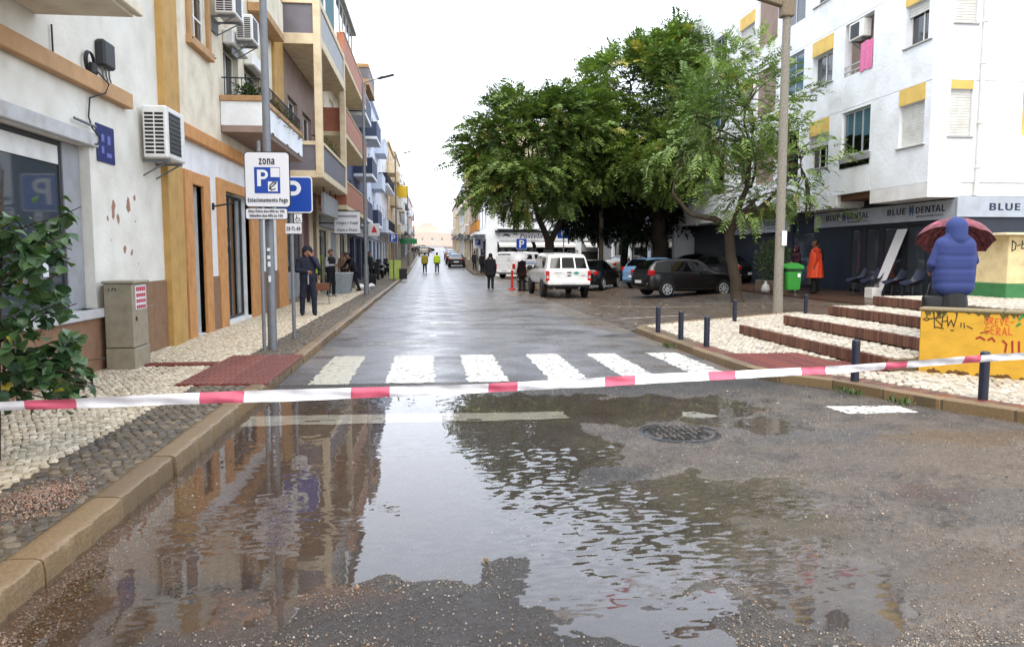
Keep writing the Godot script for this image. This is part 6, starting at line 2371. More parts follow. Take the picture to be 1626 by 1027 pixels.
	# pharmacy-like white sign with red mark on the left terrace
	g = wthing("red_mark_sign", "white box sign with red triangle projecting from left terrace", "sign", P(-3.6, 2.6, 43.0))
	f = sign_frame(0, 42.9)
	s = st()
	fbx(s, f, -3.5, -2.85, 2.75, 3.45, -0.15, 0.0, 0.02)
	fbx(s, f, -4.5, -3.5, 3.1, 3.16, -0.1, -0.05)
	obj("box", s, M.sign_white, g)
	s = st()
	prism(s, PackedVector2Array([Vector2(-3.3, 2.95), Vector2(-2.98, 2.95), Vector2(-3.1, 3.28), Vector2(-3.2, 3.28)]), fp(f, 0, 0, 0.001), f.u, Vector3.UP, f.n * 0.006)
	obj("red_mark", s, mat("sign_red", C(200, 40, 44), 0.5), g)
	# green pharmacy cross far away
	g = wthing("green_cross_sign", "green box sign glowing faintly far down left terrace", "sign", P(-2.9, street_y(104.0) + 2.2, 104.0))
	s = st()
	bx(s, -4.2, -1.9, street_y(104.0) + 2.2, street_y(104.0) + 2.9, 103.9, 104.1, 0.02)
	obj("box", s, mat("sign_green", C(30, 130, 80), 0.5), g)
	# utility cabinet
	t = wthing("utility_cabinet", "grey utility cabinet with red stickers against the white wall", "cabinet", P(-4.2, 0.12, 10.97))
	mat("cabinet", C(150, 142, 122), 0.5, "grime", 0.8)
	s = st()
	bx(s, -4.40, -4.03, 0.43, 1.30, 10.7, 11.24, 0.008)
	obj("body", s, M.cabinet, t)
	s = st()
	bx(s, -4.40, -4.02, 0.1, 0.42, 10.69, 11.25, 0.008)
	obj("plinth", s, M.cabinet, t)
	s = st()
	bx(s, -4.42, -4.0, 1.30, 1.335, 10.68, 11.26, 0.008)
	obj("roof", s, M.cabinet, t)
	f = left_frame(-4.03)
	s = st()
	fbx(s, f, 10.80, 11.18, 0.94, 1.27, 0.001, 0.004)
	obj("poster", s, M.sign_white, t)
	s = st()
	for q in [[1.19, 1.25], [1.11, 1.16], [1.03, 1.08], [0.95, 1.0]]:
		for k in 5:
			fbx(s, f, 10.83 + k * 0.068, 10.885 + k * 0.068, q[0], q[1], 0.0045, 0.006)
	obj("red_print", s, mat("print_red", C(176, 52, 66), 0.6), t)
	s = st()
	stroke(s, sign_frame(0, 10.7), [Vector2(-4.33, 1.24), Vector2(-4.33, 1.2)], 0.01, 0.002)
	stroke(s, sign_frame(0, 10.7), [Vector2(-4.29, 1.2), Vector2(-4.28, 1.24), Vector2(-4.24, 1.23), Vector2(-4.25, 1.2)], 0.01, 0.002)
	obj("scrawl", s, M.ink, t)
	s = st()
	cb(s, P(-4.024, 0.82, 10.8), Vector3(0.02, 0.06, 0.03), 0.005)
	obj("handle", s, M.metal_dark, t)
	# bollards
	var bl := [
		[4.62, 15.03, "dark blue bollard at the back of the corner, leftmost of the row"], [4.66, 13.72, "dark blue bollard second along the kerb from the parking square"], [4.71, 12.51, "dark blue bollard by the crossing, third along the kerb"],
		[5.24, 8.81, "dark blue bollard beside the red tactile paving"], [5.98, 7.55, "dark blue bollard in front of the graffitied yellow wall"], [7.15, 17.2, "dark blue bollard at the foot of the leaning tree"], [10.0, 19.3, "dark blue bollard right of the concrete lamp post"]]
	for q in bl:
		t = thing("bollard", q[2], "bollard", P(q[0], 0.1, q[1]), 0.0, "dark blue bollards round the corner")
		s = st()
		lathe(s, Vector3.ZERO, [Vector2(0.05, -0.05), Vector2(0.05, 0.515), Vector2(0.046, 0.535), Vector2(0.03, 0.545), Vector2(0, 0.548)], 18)
		obj("shaft", s, M.bollard, t)
		s = st()
		lathe(s, Vector3.ZERO, [Vector2(0.051, 0.47), Vector2(0.0525, 0.472), Vector2(0.0525, 0.486), Vector2(0.051, 0.488)], 18)
		obj("collar", s, M.metal_dark, t)
	# concrete lamp post with arm
	t = wthing("concrete_lamp_post", "tall stained concrete lamp post beside the green bin", "lamp post", P(9.5, 0.1, 19.9))
	s = st()
	tube(s, [P(9.5, 0.0, 19.9), P(9.5, 0.6, 19.9), P(9.5, 4.0, 19.9), P(9.5, 8.0, 19.9)], [0.15, 0.13, 0.12, 0.105], 12)
	obj("shaft", s, M.concrete, t)
	s = st()
	bx(s, 9.32, 9.66, 8.0, 8.55, 19.75, 20.05, 0.03)
	obx(s, P(9.5, 8.22, 19.8), Vector3(-2.4, 0.62, 0), Vector3(0.02, 0.14, 0), Vector3(0, 0, -0.2), 0.03)
	obx(s, P(7.2, 8.78, 19.76), Vector3(-0.7, 0.16, 0), Vector3(0.02, 0.16, 0), Vector3(0, 0, -0.28), 0.04)
	obj("arm", s, M.concrete_dirty, t)
	s = st()
	bx(s, 9.48, 9.62, 1.95, 2.35, 19.735, 19.75)
	obj("notice", s, M.sign_white, t)
	# green litter bin on that post
	t = thing("litter_bin", "bright green litter bin hung on the concrete lamp post", "bin", P(9.86, 0.74, 19.86))
	s = st()
	var g2 := []
	for q in [[0.0, 0.17, 0.15], [0.03, 0.19, 0.17], [0.5, 0.225, 0.20]]:
		var row := PackedVector3Array()
		for i in 20:
			var w := TAU * i / 20
			row.append(Vector3(signf(cos(w)) * pow(absf(cos(w)), 0.45) * q[1], q[0], signf(sin(w)) * pow(absf(sin(w)), 0.45) * q[2]))
		g2.append(row)
	grid(s, g2, true, true)
	cb(s, Vector3(0, 0.01, 0), Vector3(0.3, 0.02, 0.26))
	obj("tub", s, M.green_plastic, t)
	s = st()
	cb(s, Vector3(0, 0.54, 0), Vector3(0.42, 0.08, 0.36), 0.02)
	obj("mouth", s, M.green_dark, t)
	s = st()
	var roof := PackedVector2Array([Vector2(-0.24, 0.58), Vector2(0.24, 0.58), Vector2(0.24, 0.66), Vector2(0.05, 0.74), Vector2(-0.12, 0.72), Vector2(-0.24, 0.62)])
	prism(s, roof, Vector3(0, 0, -0.21), Vector3.RIGHT, Vector3.UP, Vector3(0, 0, 0.42))
	obj("hood", s, M.green_plastic, t)
	s = st()
	cb(s, Vector3(-0.28, 0.35, 0), Vector3(0.1, 0.3, 0.06), 0.01)
	obj("bracket", s, M.metal_dark, t)
	s = st()
	cb(s, Vector3(0.1, 0.4, 0.212), Vector3(0.08, 0.1, 0.004))
	obj("sticker", s, M.sign_white, t)
	# concrete post between the trees
	t = post("concrete_post", "old round concrete post between the dark car and pickup", P(9.3, 0.07, 41.0), 0.13, 7.0, M.concrete_dirty, "", "post")
	# barrier tape and the posts that hold it
	build_tape()

func parking_sign(label: String, at: Vector3, h: float, size: float):
	var p := post("sign_post", "post of the " + label, at, 0.04, h + size, M.metal_grey, "sign posts")
	var g := wthing("parking_sign", label, "sign", at + Vector3(0, h, 0.05), "parking signs")
	var f := fr(at + Vector3(0, 0, 0.05), Vector3.RIGHT, Vector3.BACK)
	var s := st()
	plate(s, f, -size / 2, size / 2, h, h + size, 0.0, 0.012, size * 0.1)
	obj("edge", s, M.sign_white, g)
	s = st()
	plate(s, f, -size / 2 + 0.02, size / 2 - 0.02, h + 0.02, h + size - 0.02, 0.0125, 0.016, size * 0.08)
	obj("blue_field", s, M.sign_blue, g)
	s = st()
	letter_p(s, f, -size * 0.2, h + size * 0.16, size * 0.68, 0.0165)
	obj("letter", s, M.sign_white, g)

func build_tape():
	var ends := [P(-3.6, 0.93, 3.85), P(7.6, 0.80, 6.82)]
	post("tape_post", "slim steel post outside the left edge holding the tape", P(-3.6, 0.1, 3.85), 0.03, 1.1, M.metal_grey, "tape posts")
	post("tape_post", "slim steel post outside the right edge holding the tape", P(7.6, 0.1, 6.82), 0.03, 1.1, M.metal_grey, "tape posts")
	var t := wthing("barrier_tape", "red and white plastic barrier tape stretched across the whole street", "barrier tape", ends[0])
	var n := 336
	var l: float = ends[0].distance_to(ends[1])
	var pts := []
	for i in n + 1:
		var u := float(i) / n
		var p: Vector3 = ends[0].lerp(ends[1], u)
		p.y -= 0.075 * sin(u * PI) + 0.004 * sin(u * 23.0)
		pts.append(p)
	var period := 0.87
	var red := 0.235
	var start := 0
	var cur := -1
	var row_of := func(i: int) -> PackedVector3Array:
		var u := float(i) / n
		var tilt := 0.35 * sin(u * 9.0 + 0.5) + 0.25 * sin(u * 21.0) - 0.5 * smoothstep(0.12, 0.0, u)
		var w := 0.036 * (1.0 - 0.16 * absf(sin(u * 13.0)))
		var up := Vector3(0.05, cos(tilt), sin(tilt)).normalized()
		var row := PackedVector3Array()
		for j in 5:
			var k := (j - 2) / 2.0
			row.append(pts[i] + up * w * k + Vector3(0, 0, 0.006 * sin(k * 3.0 + u * 70.0) + 0.003 * sin(u * 300.0 + k * 2.0)))
		return row
	for i in n + 1:
		var q := fmod(i * l / n + 0.28, period)
		var kind := 1 if q < red else 0
		if kind != cur or i == n:
			if i > 0:
				var s := st()
				var g := []
				for k in range(start, i + 1): g.append(row_of.call(k))
				if g.size() > 1:
					grid(s, g, false, true)
					obj("red_band" if cur == 1 else "white_band", s, M.tape_red if cur == 1 else M.tape_white, t)
			start = i
			cur = kind
# ---------------------------------------------------------------- vehicles (front = +x, own axes)

const HATCH := [[-2.02, 0.44, 0.74, 0.80, 0.62, 0.55], [-1.96, 0.32, 0.92, 0.98, 0.76, 0.68], [-1.82, 0.27, 0.96, 1.20, 0.83, 0.62], [-1.58, 0.24, 0.96, 1.39, 0.86, 0.59], [-1.1, 0.22, 0.95, 1.46, 0.87, 0.59], [-0.3, 0.2, 0.93, 1.48, 0.87, 0.59], [0.3, 0.2, 0.91, 1.42, 0.87, 0.57], [0.75, 0.2, 0.90, 1.20, 0.87, 0.60], [1.15, 0.2, 0.89, 0.97, 0.86, 0.66], [1.6, 0.22, 0.80, 0.86, 0.84, 0.66], [1.9, 0.25, 0.66, 0.73, 0.76, 0.6], [2.05, 0.35, 0.54, 0.58, 0.6, 0.5]]
const SEDAN := [[-2.25, 0.42, 0.80, 0.86, 0.66, 0.6], [-2.18, 0.30, 0.96, 1.02, 0.80, 0.72], [-1.75, 0.26, 0.98, 1.07, 0.86, 0.70], [-1.35, 0.24, 0.97, 1.24, 0.88, 0.62], [-0.9, 0.22, 0.96, 1.40, 0.88, 0.58], [-0.2, 0.2, 0.94, 1.45, 0.88, 0.57], [0.35, 0.2, 0.92, 1.38, 0.88, 0.56], [0.85, 0.2, 0.91, 1.16, 0.88, 0.60], [1.25, 0.2, 0.89, 0.96, 0.87, 0.66], [1.75, 0.22, 0.80, 0.85, 0.84, 0.66], [2.1, 0.25, 0.66, 0.72, 0.76, 0.6], [2.25, 0.35, 0.54, 0.58, 0.6, 0.5]]
const PICKUP := [[-2.66, 0.64, 1.02, 1.06, 0.86, 0.8], [-2.60, 0.52, 1.08, 1.12, 0.915, 0.84], [-2.34, 0.5, 1.10, 1.66, 0.925, 0.74], [-2.15, 0.5, 1.10, 1.74, 0.925, 0.73], [-1.2, 0.5, 1.09, 1.77, 0.925, 0.73], [0.2, 0.48, 1.08, 1.80, 0.925, 0.70], [0.65, 0.48, 1.06, 1.74, 0.925, 0.68], [1.0, 0.48, 1.05, 1.45, 0.925, 0.70], [1.4, 0.48, 1.04, 1.16, 0.92, 0.74], [2.2, 0.5, 0.97, 1.08, 0.90, 0.74], [2.5, 0.52, 0.85, 0.98, 0.85, 0.7], [2.66, 0.6, 0.72, 0.78, 0.7, 0.6]]
const VAN := [[-2.45, 0.5, 1.1, 1.7, 0.84, 0.74], [-2.38, 0.36, 1.12, 1.86, 0.92, 0.76], [-2.2, 0.32, 1.12, 1.93, 0.93, 0.76], [-0.5, 0.3, 1.10, 1.96, 0.93, 0.76], [0.9, 0.3, 1.08, 1.93, 0.93, 0.74], [1.4, 0.3, 1.06, 1.66, 0.93, 0.72], [1.8, 0.3, 1.03, 1.22, 0.92, 0.74], [2.2, 0.34, 0.92, 1.02, 0.86, 0.7], [2.4, 0.42, 0.72, 0.78, 0.72, 0.6]]

func at_station(sp: Array, x: float) -> Array:
	for i in sp.size() - 1:
		if x <= sp[i + 1][0]:
			var t: float = clampf((x - sp[i][0]) / (sp[i + 1][0] - sp[i][0]), 0, 1)
			var o := []
			for k in 6: o.append(lerpf(sp[i][k], sp[i + 1][k], t))
			return o
	return sp[-1]

func side_pt(sp: Array, x: float, t: float, sg: float, off := 0.012) -> Vector3:
	var q := at_station(sp, x)
	var a := Vector2(q[4] * 0.955, q[2])
	var b := Vector2(q[5], q[3] - 0.05)
	var p := a.lerp(b, t)
	return Vector3(x, p.y + off * 0.3, sg * (p.x + off))

func side_glass(s: SurfaceTool, sp: Array, c: Array, sg: float, off := 0.014):
	# c: four (x, t) corners: bottom rear, bottom front, top front, top rear
	var g := []
	for i in 5:
		var row := PackedVector3Array()
		for j in 9:
			var u := j / 8.0
			var v := i / 4.0
			var p: Vector2 = c[0].lerp(c[1], u).lerp(c[3].lerp(c[2], u), v)
			row.append(side_pt(sp, p.x, p.y, sg, off))
		g.append(row)
	grid(s, g, false, sg < 0)

func top_glass(s: SurfaceTool, sp: Array, x0: float, x1: float, w: float, off := 0.012, s0 := -1.0, s1 := 1.0):
	var g := []
	for i in 9:
		var x := lerpf(x0, x1, i / 8.0)
		var q := at_station(sp, x)
		var q2 := at_station(sp, x + 0.02)
		var slope: float = (q2[3] - q[3]) / 0.02
		var nrm := Vector3(-slope, 1, 0).normalized()
		var row := PackedVector3Array()
		for j in 9:
			var k := lerpf(s0, s1, j / 8.0)
			row.append(Vector3(x, q[3] - 0.012 * k * k, q[5] * w * k) + nrm * off)
		g.append(row)
	grid(s, g)

func wheel(t: Node3D, x: float, z: float, r: float, w: float, rimm: Material, spokes := 7):
	var sg := signf(z)
	var o := Node3D.new()
	o.name = "wheel"
	t.add_child(o, true)
	o.position = Vector3(x, r, z)
	var s := st()
	cyl_lying(s, Vector3.ZERO, Vector3(0, 0, 1), w / 2, r, 26, 0.035)
	obj("tyre", s, M.rubber, o)
	s = st()
	var k := sg * (w / 2 + 0.002)
	cyl_lying(s, Vector3(0, 0, k), Vector3(0, 0, 1), 0.006, r * 0.16, 14)
	for i in spokes:
		var a := TAU * i / spokes
		var dirv := Vector3(cos(a), sin(a), 0)
		var sd := Vector3(-sin(a), cos(a), 0)
		obx(s, Vector3(0, 0, k - 0.008) + dirv * r * 0.12 - sd * r * 0.09, dirv * r * 0.52, sd * r * 0.18, Vector3(0, 0, 0.016), 0.004)
	var ring := []
	for i in 27: ring.append(Vector3(cos(TAU * i / 26.0), sin(TAU * i / 26.0), 0) * r * 0.65 + Vector3(0, 0, k))
	tube(s, ring, [0.018], 6, false)
	obj("rim", s, rimm, o)
	s = st()
	cyl_lying(s, Vector3(0, 0, k - sg * 0.014), Vector3(0, 0, 1), 0.004, r * 0.64, 20)
	obj("brake", s, M.black, o)

func car_body(t: Node3D, sp: Array, paint: Material, wheels: Array, r: float, rimm: Material):
	var s := st()
	var g := []
	var xs := []
	for i in sp.size() - 1:
		for k in 3: xs.append(lerpf(sp[i][0], sp[i + 1][0], k / 3.0))
	xs.append(sp[-1][0])
	for x in xs:
		var q := at_station(sp, x)
		var half := [Vector2(0.0, q[1]), Vector2(q[4] * 0.8, q[1]), Vector2(q[4] * 0.95, q[1] + 0.05), Vector2(q[4] * 0.985, q[1] + 0.14), Vector2(q[4], lerpf(q[1], q[2], 0.5)), Vector2(q[4] * 0.995, lerpf(q[1], q[2], 0.8)), Vector2(q[4] * 0.975, q[2] - 0.03), Vector2(q[4] * 0.95, q[2])]
		for v in [0.33, 0.66, 0.9]: half.append(Vector2(q[4] * 0.955, q[2]).lerp(Vector2(q[5], q[3] - 0.05), v))
		half.append(Vector2(q[5] * 0.97, q[3] - 0.03))
		half.append(Vector2(q[5] * 0.86, q[3] - 0.008))
		half.append(Vector2(q[5] * 0.5, q[3]))
		half.append(Vector2(0, q[3] + 0.006))
		var row := PackedVector3Array()
		for p in half: row.append(Vector3(x, p.y, p.x))
		for i in range(half.size() - 2, 0, -1): row.append(Vector3(x, half[i].y, -half[i].x))
		g.append(row)
	grid(s, g, true, true)
	for e in [0, g.size() - 1]:
		var c := Vector3.ZERO
		for p in g[e]: c += p
		c /= g[e].size()
		for j in g[e].size():
			tri(s, c, g[e][j], g[e][(j + 1) % g[e].size()], Vector3(-1 if e == 0 else 1, 0, 0))
	obj("body", s, paint, t)
	# wheel arches and wheels
	var a := st()
	for x in wheels:
		var q := at_station(sp, x)
		for sg in [-1.0, 1.0]:
			var pl := PackedVector2Array()
			var rr := r * 1.2
			for i in 17:
				var w := PI * i / 16 
				pl.append(Vector2(x + cos(w) * rr, r + sin(w) * rr))
			pl.append(Vector2(x - rr, q[1] + 0.0)); pl.append(Vector2(x + rr, q[1] + 0.0))
			prism(a, pl, Vector3(0, 0, sg * (q[4] * 0.96)), Vector3.RIGHT, Vector3.UP, Vector3(0, 0, sg * (q[4] * 0.04 + 0.004)))
	obj("wheel_arch", a, M.black, t)
	for x in wheels:
		var q := at_station(sp, x)
		for sg in [-1.0, 1.0]: wheel(t, x, sg * (q[4] - 0.085), r, 0.2, rimm)

func car_kit(t: Node3D, sp: Array, glass: Material, side: Array, rear: Array, front: Array, lights: Array, bumper: Material):
	for c in side:
		for sg in [-1.0, 1.0]:
			var s := st()
			side_glass(s, sp, c, sg)
			obj("side_window", s, glass, t)
	var s := st()
	top_glass(s, sp, rear[0], rear[1], 0.82)
	obj("rear_window", s, glass, t)
	s = st()
	top_glass(s, sp, front[0], front[1], 0.86)
	obj("windscreen", s, glass, t)
	# rear lamps: [x0, x1, y0, y1]
	for sg in [-1.0, 1.0]:
		s = st()
		var q := at_station(sp, (lights[0] + lights[1]) / 2)
		cb(s, Vector3((lights[0] + lights[1]) / 2, (lights[2] + lights[3]) / 2, sg * (q[4] * 0.9)), Vector3(lights[1] - lights[0], lights[3] - lights[2], q[4] * 0.26), 0.03)
		obj("tail_light", s, mat("tail_red", C(176, 24, 26), 0.15), t)
		s = st()
		var e: float = sp[-1][0]
		cb(s, Vector3(e - 0.26, 0.66, sg * 0.60), Vector3(0.26, 0.12, 0.2), 0.04)
		obj("headlight", s, M.alu, t)
		s = st()
		cb(s, Vector3(front[0] - 0.05, sp[6][2] + 0.08, sg * (sp[6][4] + 0.08)), Vector3(0.1, 0.13, 0.2), 0.03)
		obj("mirror", s, bumper, t)
	s = st()
	cb(s, Vector3(sp[0][0] + 0.10, sp[0][1] + 0.02, 0), Vector3(0.24, 0.2, sp[2][4] * 1.7), 0.05)
	obj("bumper", s, bumper, t)
	s = st()
	cb(s, Vector3(sp[0][0] - 0.025, sp[0][1] + 0.14, 0), Vector3(0.02, 0.11, 0.5), 0.004)
	obj("number_plate", s, M.sign_white, t)
	# door seams, sills and handles
	s = st()
	for sg in [-1.0, 1.0]:
		var z: float = sp[5][4] * sg
		for x in [side[0][0].x + 0.02, side[-1][1].x + 0.06]:
			cb(s, Vector3(x, 0.62, z * 0.998), Vector3(0.012, 0.62, 0.014))
		cb(s, Vector3(0, 0.3, z * 0.99), Vector3(1.7, 0.035, 0.04), 0.006)
	obj("door_seams", s, M.black, t)
	s = st()
	for sg in [-1.0, 1.0]:
		for c in side:
			cb(s, Vector3(lerpf(c[0].x, c[1].x, 0.18), sp[5][2] - 0.1, sp[5][4] * sg * 1.0), Vector3(0.16, 0.03, 0.03), 0.01)
	obj("door_handles", s, bumper, t)

func paint(key: String, c: Color, rough := 0.25) -> StandardMaterial3D:
	return mat("paint_" + key, c, rough, "plaster", 1.2, {"coat": 0.45, "world": false})

func hatchback(label: String, at: Vector3, turn: float, p: Material, group: String) -> Node3D:
	var t := thing("hatchback_car", label, "car", at, turn, group)
	car_body(t, HATCH, p, [-1.24, 1.26], 0.30, M.alu)
	car_kit(t, HATCH, M.glass_dark, [[Vector2(-1.05, 0.12), Vector2(-0.1, 0.1), Vector2(-0.16, 0.88), Vector2(-0.95, 0.86)], [Vector2(0.0, 0.1), Vector2(0.82, 0.1), Vector2(0.36, 0.85), Vector2(-0.08, 0.88)]], [-1.9, -1.58], [0.36, 1.05], [-1.97, -1.75, 0.82, 1.04], p)
	return t

func sedan(label: String, at: Vector3, turn: float, p: Material, group: String) -> Node3D:
	var t := thing("saloon_car", label, "car", at, turn, group)
	car_body(t, SEDAN, p, [-1.35, 1.38], 0.31, M.alu)
	car_kit(t, SEDAN, M.glass_dark, [[Vector2(-1.1, 0.12), Vector2(-0.12, 0.1), Vector2(-0.18, 0.88), Vector2(-0.72, 0.86)], [Vector2(0.0, 0.1), Vector2(0.9, 0.1), Vector2(0.4, 0.85), Vector2(-0.08, 0.88)]], [-1.62, -1.02], [0.42, 1.12], [-2.24, -2.06, 0.74, 0.92], p)
	return t

func build_vehicles():
	var grp := "cars parked on the square"
	var black := paint("black", C(10, 10, 11), 0.3)
	var blue := paint("blue", C(112, 148, 190))
	var white := paint("white", C(226, 228, 230))
	var silver := paint("silver", C(158, 154, 146), 0.3)
	var dark := paint("dark", C(18, 19, 22), 0.3)
	var champagne := paint("champagne", C(150, 136, 116), 0.3)
	# black hatchback, side on, nose to the right
	hatchback("black hatchback with silver alloy wheels parked nearest on the square", P(10.05, 0.085, 29.3), -0.22 * 0.0 + 0.20, black, grp)
	var b := hatchback("light blue hatchback parked behind the black one", P(11.3, 0.10, 36.4), 0.55, blue, grp)
	# white pickup seen from behind
	var t := thing("pickup_truck", "white pickup with canopy and red tail lights parked with its back to the camera", "pickup truck", P(5.3, 0.0, 31.9), PI / 2 + 0.02)
	car_body(t, PICKUP, white, [-1.72, 1.5], 0.37, M.alu_dark)
	for sg in [-1.0, 1.0]:
		for c in [[Vector2(-2.0, 0.16), Vector2(-1.1, 0.14), Vector2(-1.12, 0.84), Vector2(-1.95, 0.82)], [Vector2(-0.85, 0.12), Vector2(-0.05, 0.12), Vector2(-0.08, 0.86), Vector2(-0.8, 0.86)], [Vector2(0.05, 0.12), Vector2(1.0, 0.12), Vector2(0.62, 0.82), Vector2(0.03, 0.86)]]:
			var s1 := st()
			side_glass(s1, PICKUP, c, sg)
			obj("side_window", s1, M.glass_dark, t)
		var s2 := st()
		cb(s2, Vector3(-2.6, 0.88, sg * 0.83), Vector3(0.16, 0.42, 0.14), 0.02)
		var tl := obj("tail_light", s2, mat("tail_red", C(176, 24, 26), 0.15), t)
		s2 = st()
		cb(s2, Vector3(-2.678, 0.84, sg * 0.83), Vector3(0.012, 0.09, 0.1), 0.004)
		obj("reversing_lens", s2, M.alu, tl)
		s2 = st()
		cb(s2, Vector3(0.95, 1.16, sg * 1.0), Vector3(0.12, 0.2, 0.22), 0.04)
		obj("mirror", s2, M.black, t)
		s2 = st()
		tube(s2, [Vector3(-2.0, 1.78, sg * 0.5), Vector3(-1.9, 1.86, sg * 0.52), Vector3(0.1, 1.90, sg * 0.52), Vector3(0.25, 1.82, sg * 0.5)], [0.018], 6)
		obj("roof_rail", s2, M.black, t)
	for q in [[-1.0, -0.42], [-0.34, 0.34], [0.42, 1.0]]:
		var s3 := st()
		top_glass(s3, PICKUP, -2.57, -2.37, 0.9, 0.014, q[0], q[1])
		obj("rear_window", s3, M.glass_dark, t)
	var s := st()
	top_glass(s, PICKUP, 0.75, 1.3, 0.86)
	obj("windscreen", s, M.glass_dark, t)
	s = st()
	cb(s, Vector3(-2.64, 0.885, 0), Vector3(0.07, 0.40, 1.5), 0.025)
	obj("tailgate", s, white, t)
	s = st()
	cb(s, Vector3(-2.685, 1.02, 0.02), Vector3(0.02, 0.045, 0.18), 0.008)
	cb(s, Vector3(-2.685, 0.90, 0.02), Vector3(0.02, 0.05, 0.16), 0.015)
	obj("tailgate_handle", s, M.black, t)
	s = st()
	cb(s, Vector3(-2.68, 0.61, 0), Vector3(0.2, 0.16, 1.7), 0.03)
	obj("bumper", s, white, t)
	s = st()
	cb(s, Vector3(-2.66, 0.49, 0), Vector3(0.16, 0.1, 1.6), 0.03)
	cb(s, Vector3(-2.2, 0.42, 0), Vector3(0.5, 0.14, 0.9), 0.03)
	obj("underbody", s, M.black, t)
	s = st()
	cb(s, Vector3(-2.784, 0.62, 0.0), Vector3(0.012, 0.11, 0.52), 0.004)
	obj("number_plate", s, M.sign_white, t)
	s = st()
	prism(s, PackedVector2Array([Vector2(-0.13, 0), Vector2(0, -0.07), Vector2(0.13, 0), Vector2(0, 0.07)]), Vector3(-2.682, 1.0, 0.3), Vector3(0, 0, 1), Vector3.UP, Vector3(-0.006, 0, 0))
	obj("diamond_emblem", s, mat("emblem_green", C(60, 140, 120), 0.4), t)
	s = st()
	cb(s, Vector3(-2.68, 1.01, -0.42), Vector3(0.012, 0.012, 0.26), 0.003)
	obj("badge_strip", s, M.metal_grey, t)
	words("lettering", "4x4", fr(Vector3(-2.682, 0, 0), Vector3(0, 0, 1), Vector3(-1, 0, 0)), 0.58, 0.9, 0.0, 0.08, M.metal_grey, t, true, 0.16)
	# dark car right beside the pickup, nose hidden
	sedan("dark saloon squeezed between the white pickup and blue hatchback", P(8.1, 0.02, 37.2), PI / 2 - 0.5, dark, grp)
	# white van and champagne saloon behind the roadworks
	t = thing("delivery_van", "white delivery van parked before the cafe", "van", P(6.9, 0.0, 56.5), 0.85)
	car_body(t, VAN, white, [-1.5, 1.55], 0.33, M.alu_dark)
	car_kit(t, VAN, M.glass_dark, [[Vector2(-1.0, 0.2), Vector2(-0.1, 0.2), Vector2(-0.1, 0.8), Vector2(-1.0, 0.8)], [Vector2(0.3, 0.15), Vector2(1.35, 0.15), Vector2(1.0, 0.82), Vector2(0.3, 0.85)]], [-2.44, -2.40], [1.2, 1.75], [-2.47, -2.36, 0.7, 1.1], white)
	s = st()
	cb(s, Vector3(-2.42, 1.45, -0.38), Vector3(0.05, 0.5, 0.62), 0.03)
	cb(s, Vector3(-2.42, 1.45, 0.38), Vector3(0.05, 0.5, 0.62), 0.03)
	obj("rear_door_glass", s, M.glass_dark, t)
	sedan("champagne saloon parked behind the roadworks", P(6.5, 0.0, 47.5), PI / 2 - 0.25, champagne, grp)
	# cars under the trees at the back
	sedan("silver car under the dark evergreen, farthest row", P(13.9, 0.28, 52.0), 0.5, silver, grp)
	hatchback("pale silver hatchback beside the thick tree trunk, farthest row", P(15.6, 0.3, 48.5), 2.6, silver, grp)
	hatchback("dark hatchback with sloping rear glass right of the thick trunk", P(14.4, 0.3, 40.5), 2.3, dark, grp)
	sedan("dark estate parked against the clinic's far wall", P(13.6, 0.3, 35.2), 2.0, dark, grp)
	# cars along the far street
	var far_grp := "cars along the far street"
	var y := street_y(82.0)
	sedan("black saloon with lit red tail lights standing on the far right lane", P(2.75, y, 82.0), PI / 2 - 0.06, black, far_grp)
	sedan("dark saloon with pale roof just ahead of the black one", P(2.6, street_y(91.0), 91.0), PI / 2, dark, far_grp)
	hatchback("grey hatchback third in the queue on the far right", P(2.7, street_y(99.0), 99.0), PI / 2, silver, far_grp)
	sedan("dark car fourth in the queue on the far right", P(2.7, street_y(107.0), 107.0), PI / 2, dark, far_grp)
	sedan("small dark car crossing the far end of the street", P(-1.6, street_y(150.0), 150.0), 0.15, dark, far_grp)
	hatchback("dark parked car at the left kerb far along", P(-1.1 - 0.1, street_y(128.0), 128.0), PI / 2, silver, far_grp)
	# motorcycles on the left pavement
	for q in [[-3.5, 52.5, "black motorcycle parked nearest on the left pavement"], [-3.4, 59.5, "second black motorcycle further along the left pavement"]]:
		motorcycle(q[2], P(q[0], street_y(q[1]) + 0.13, q[1]), PI / 2 + 0.3)

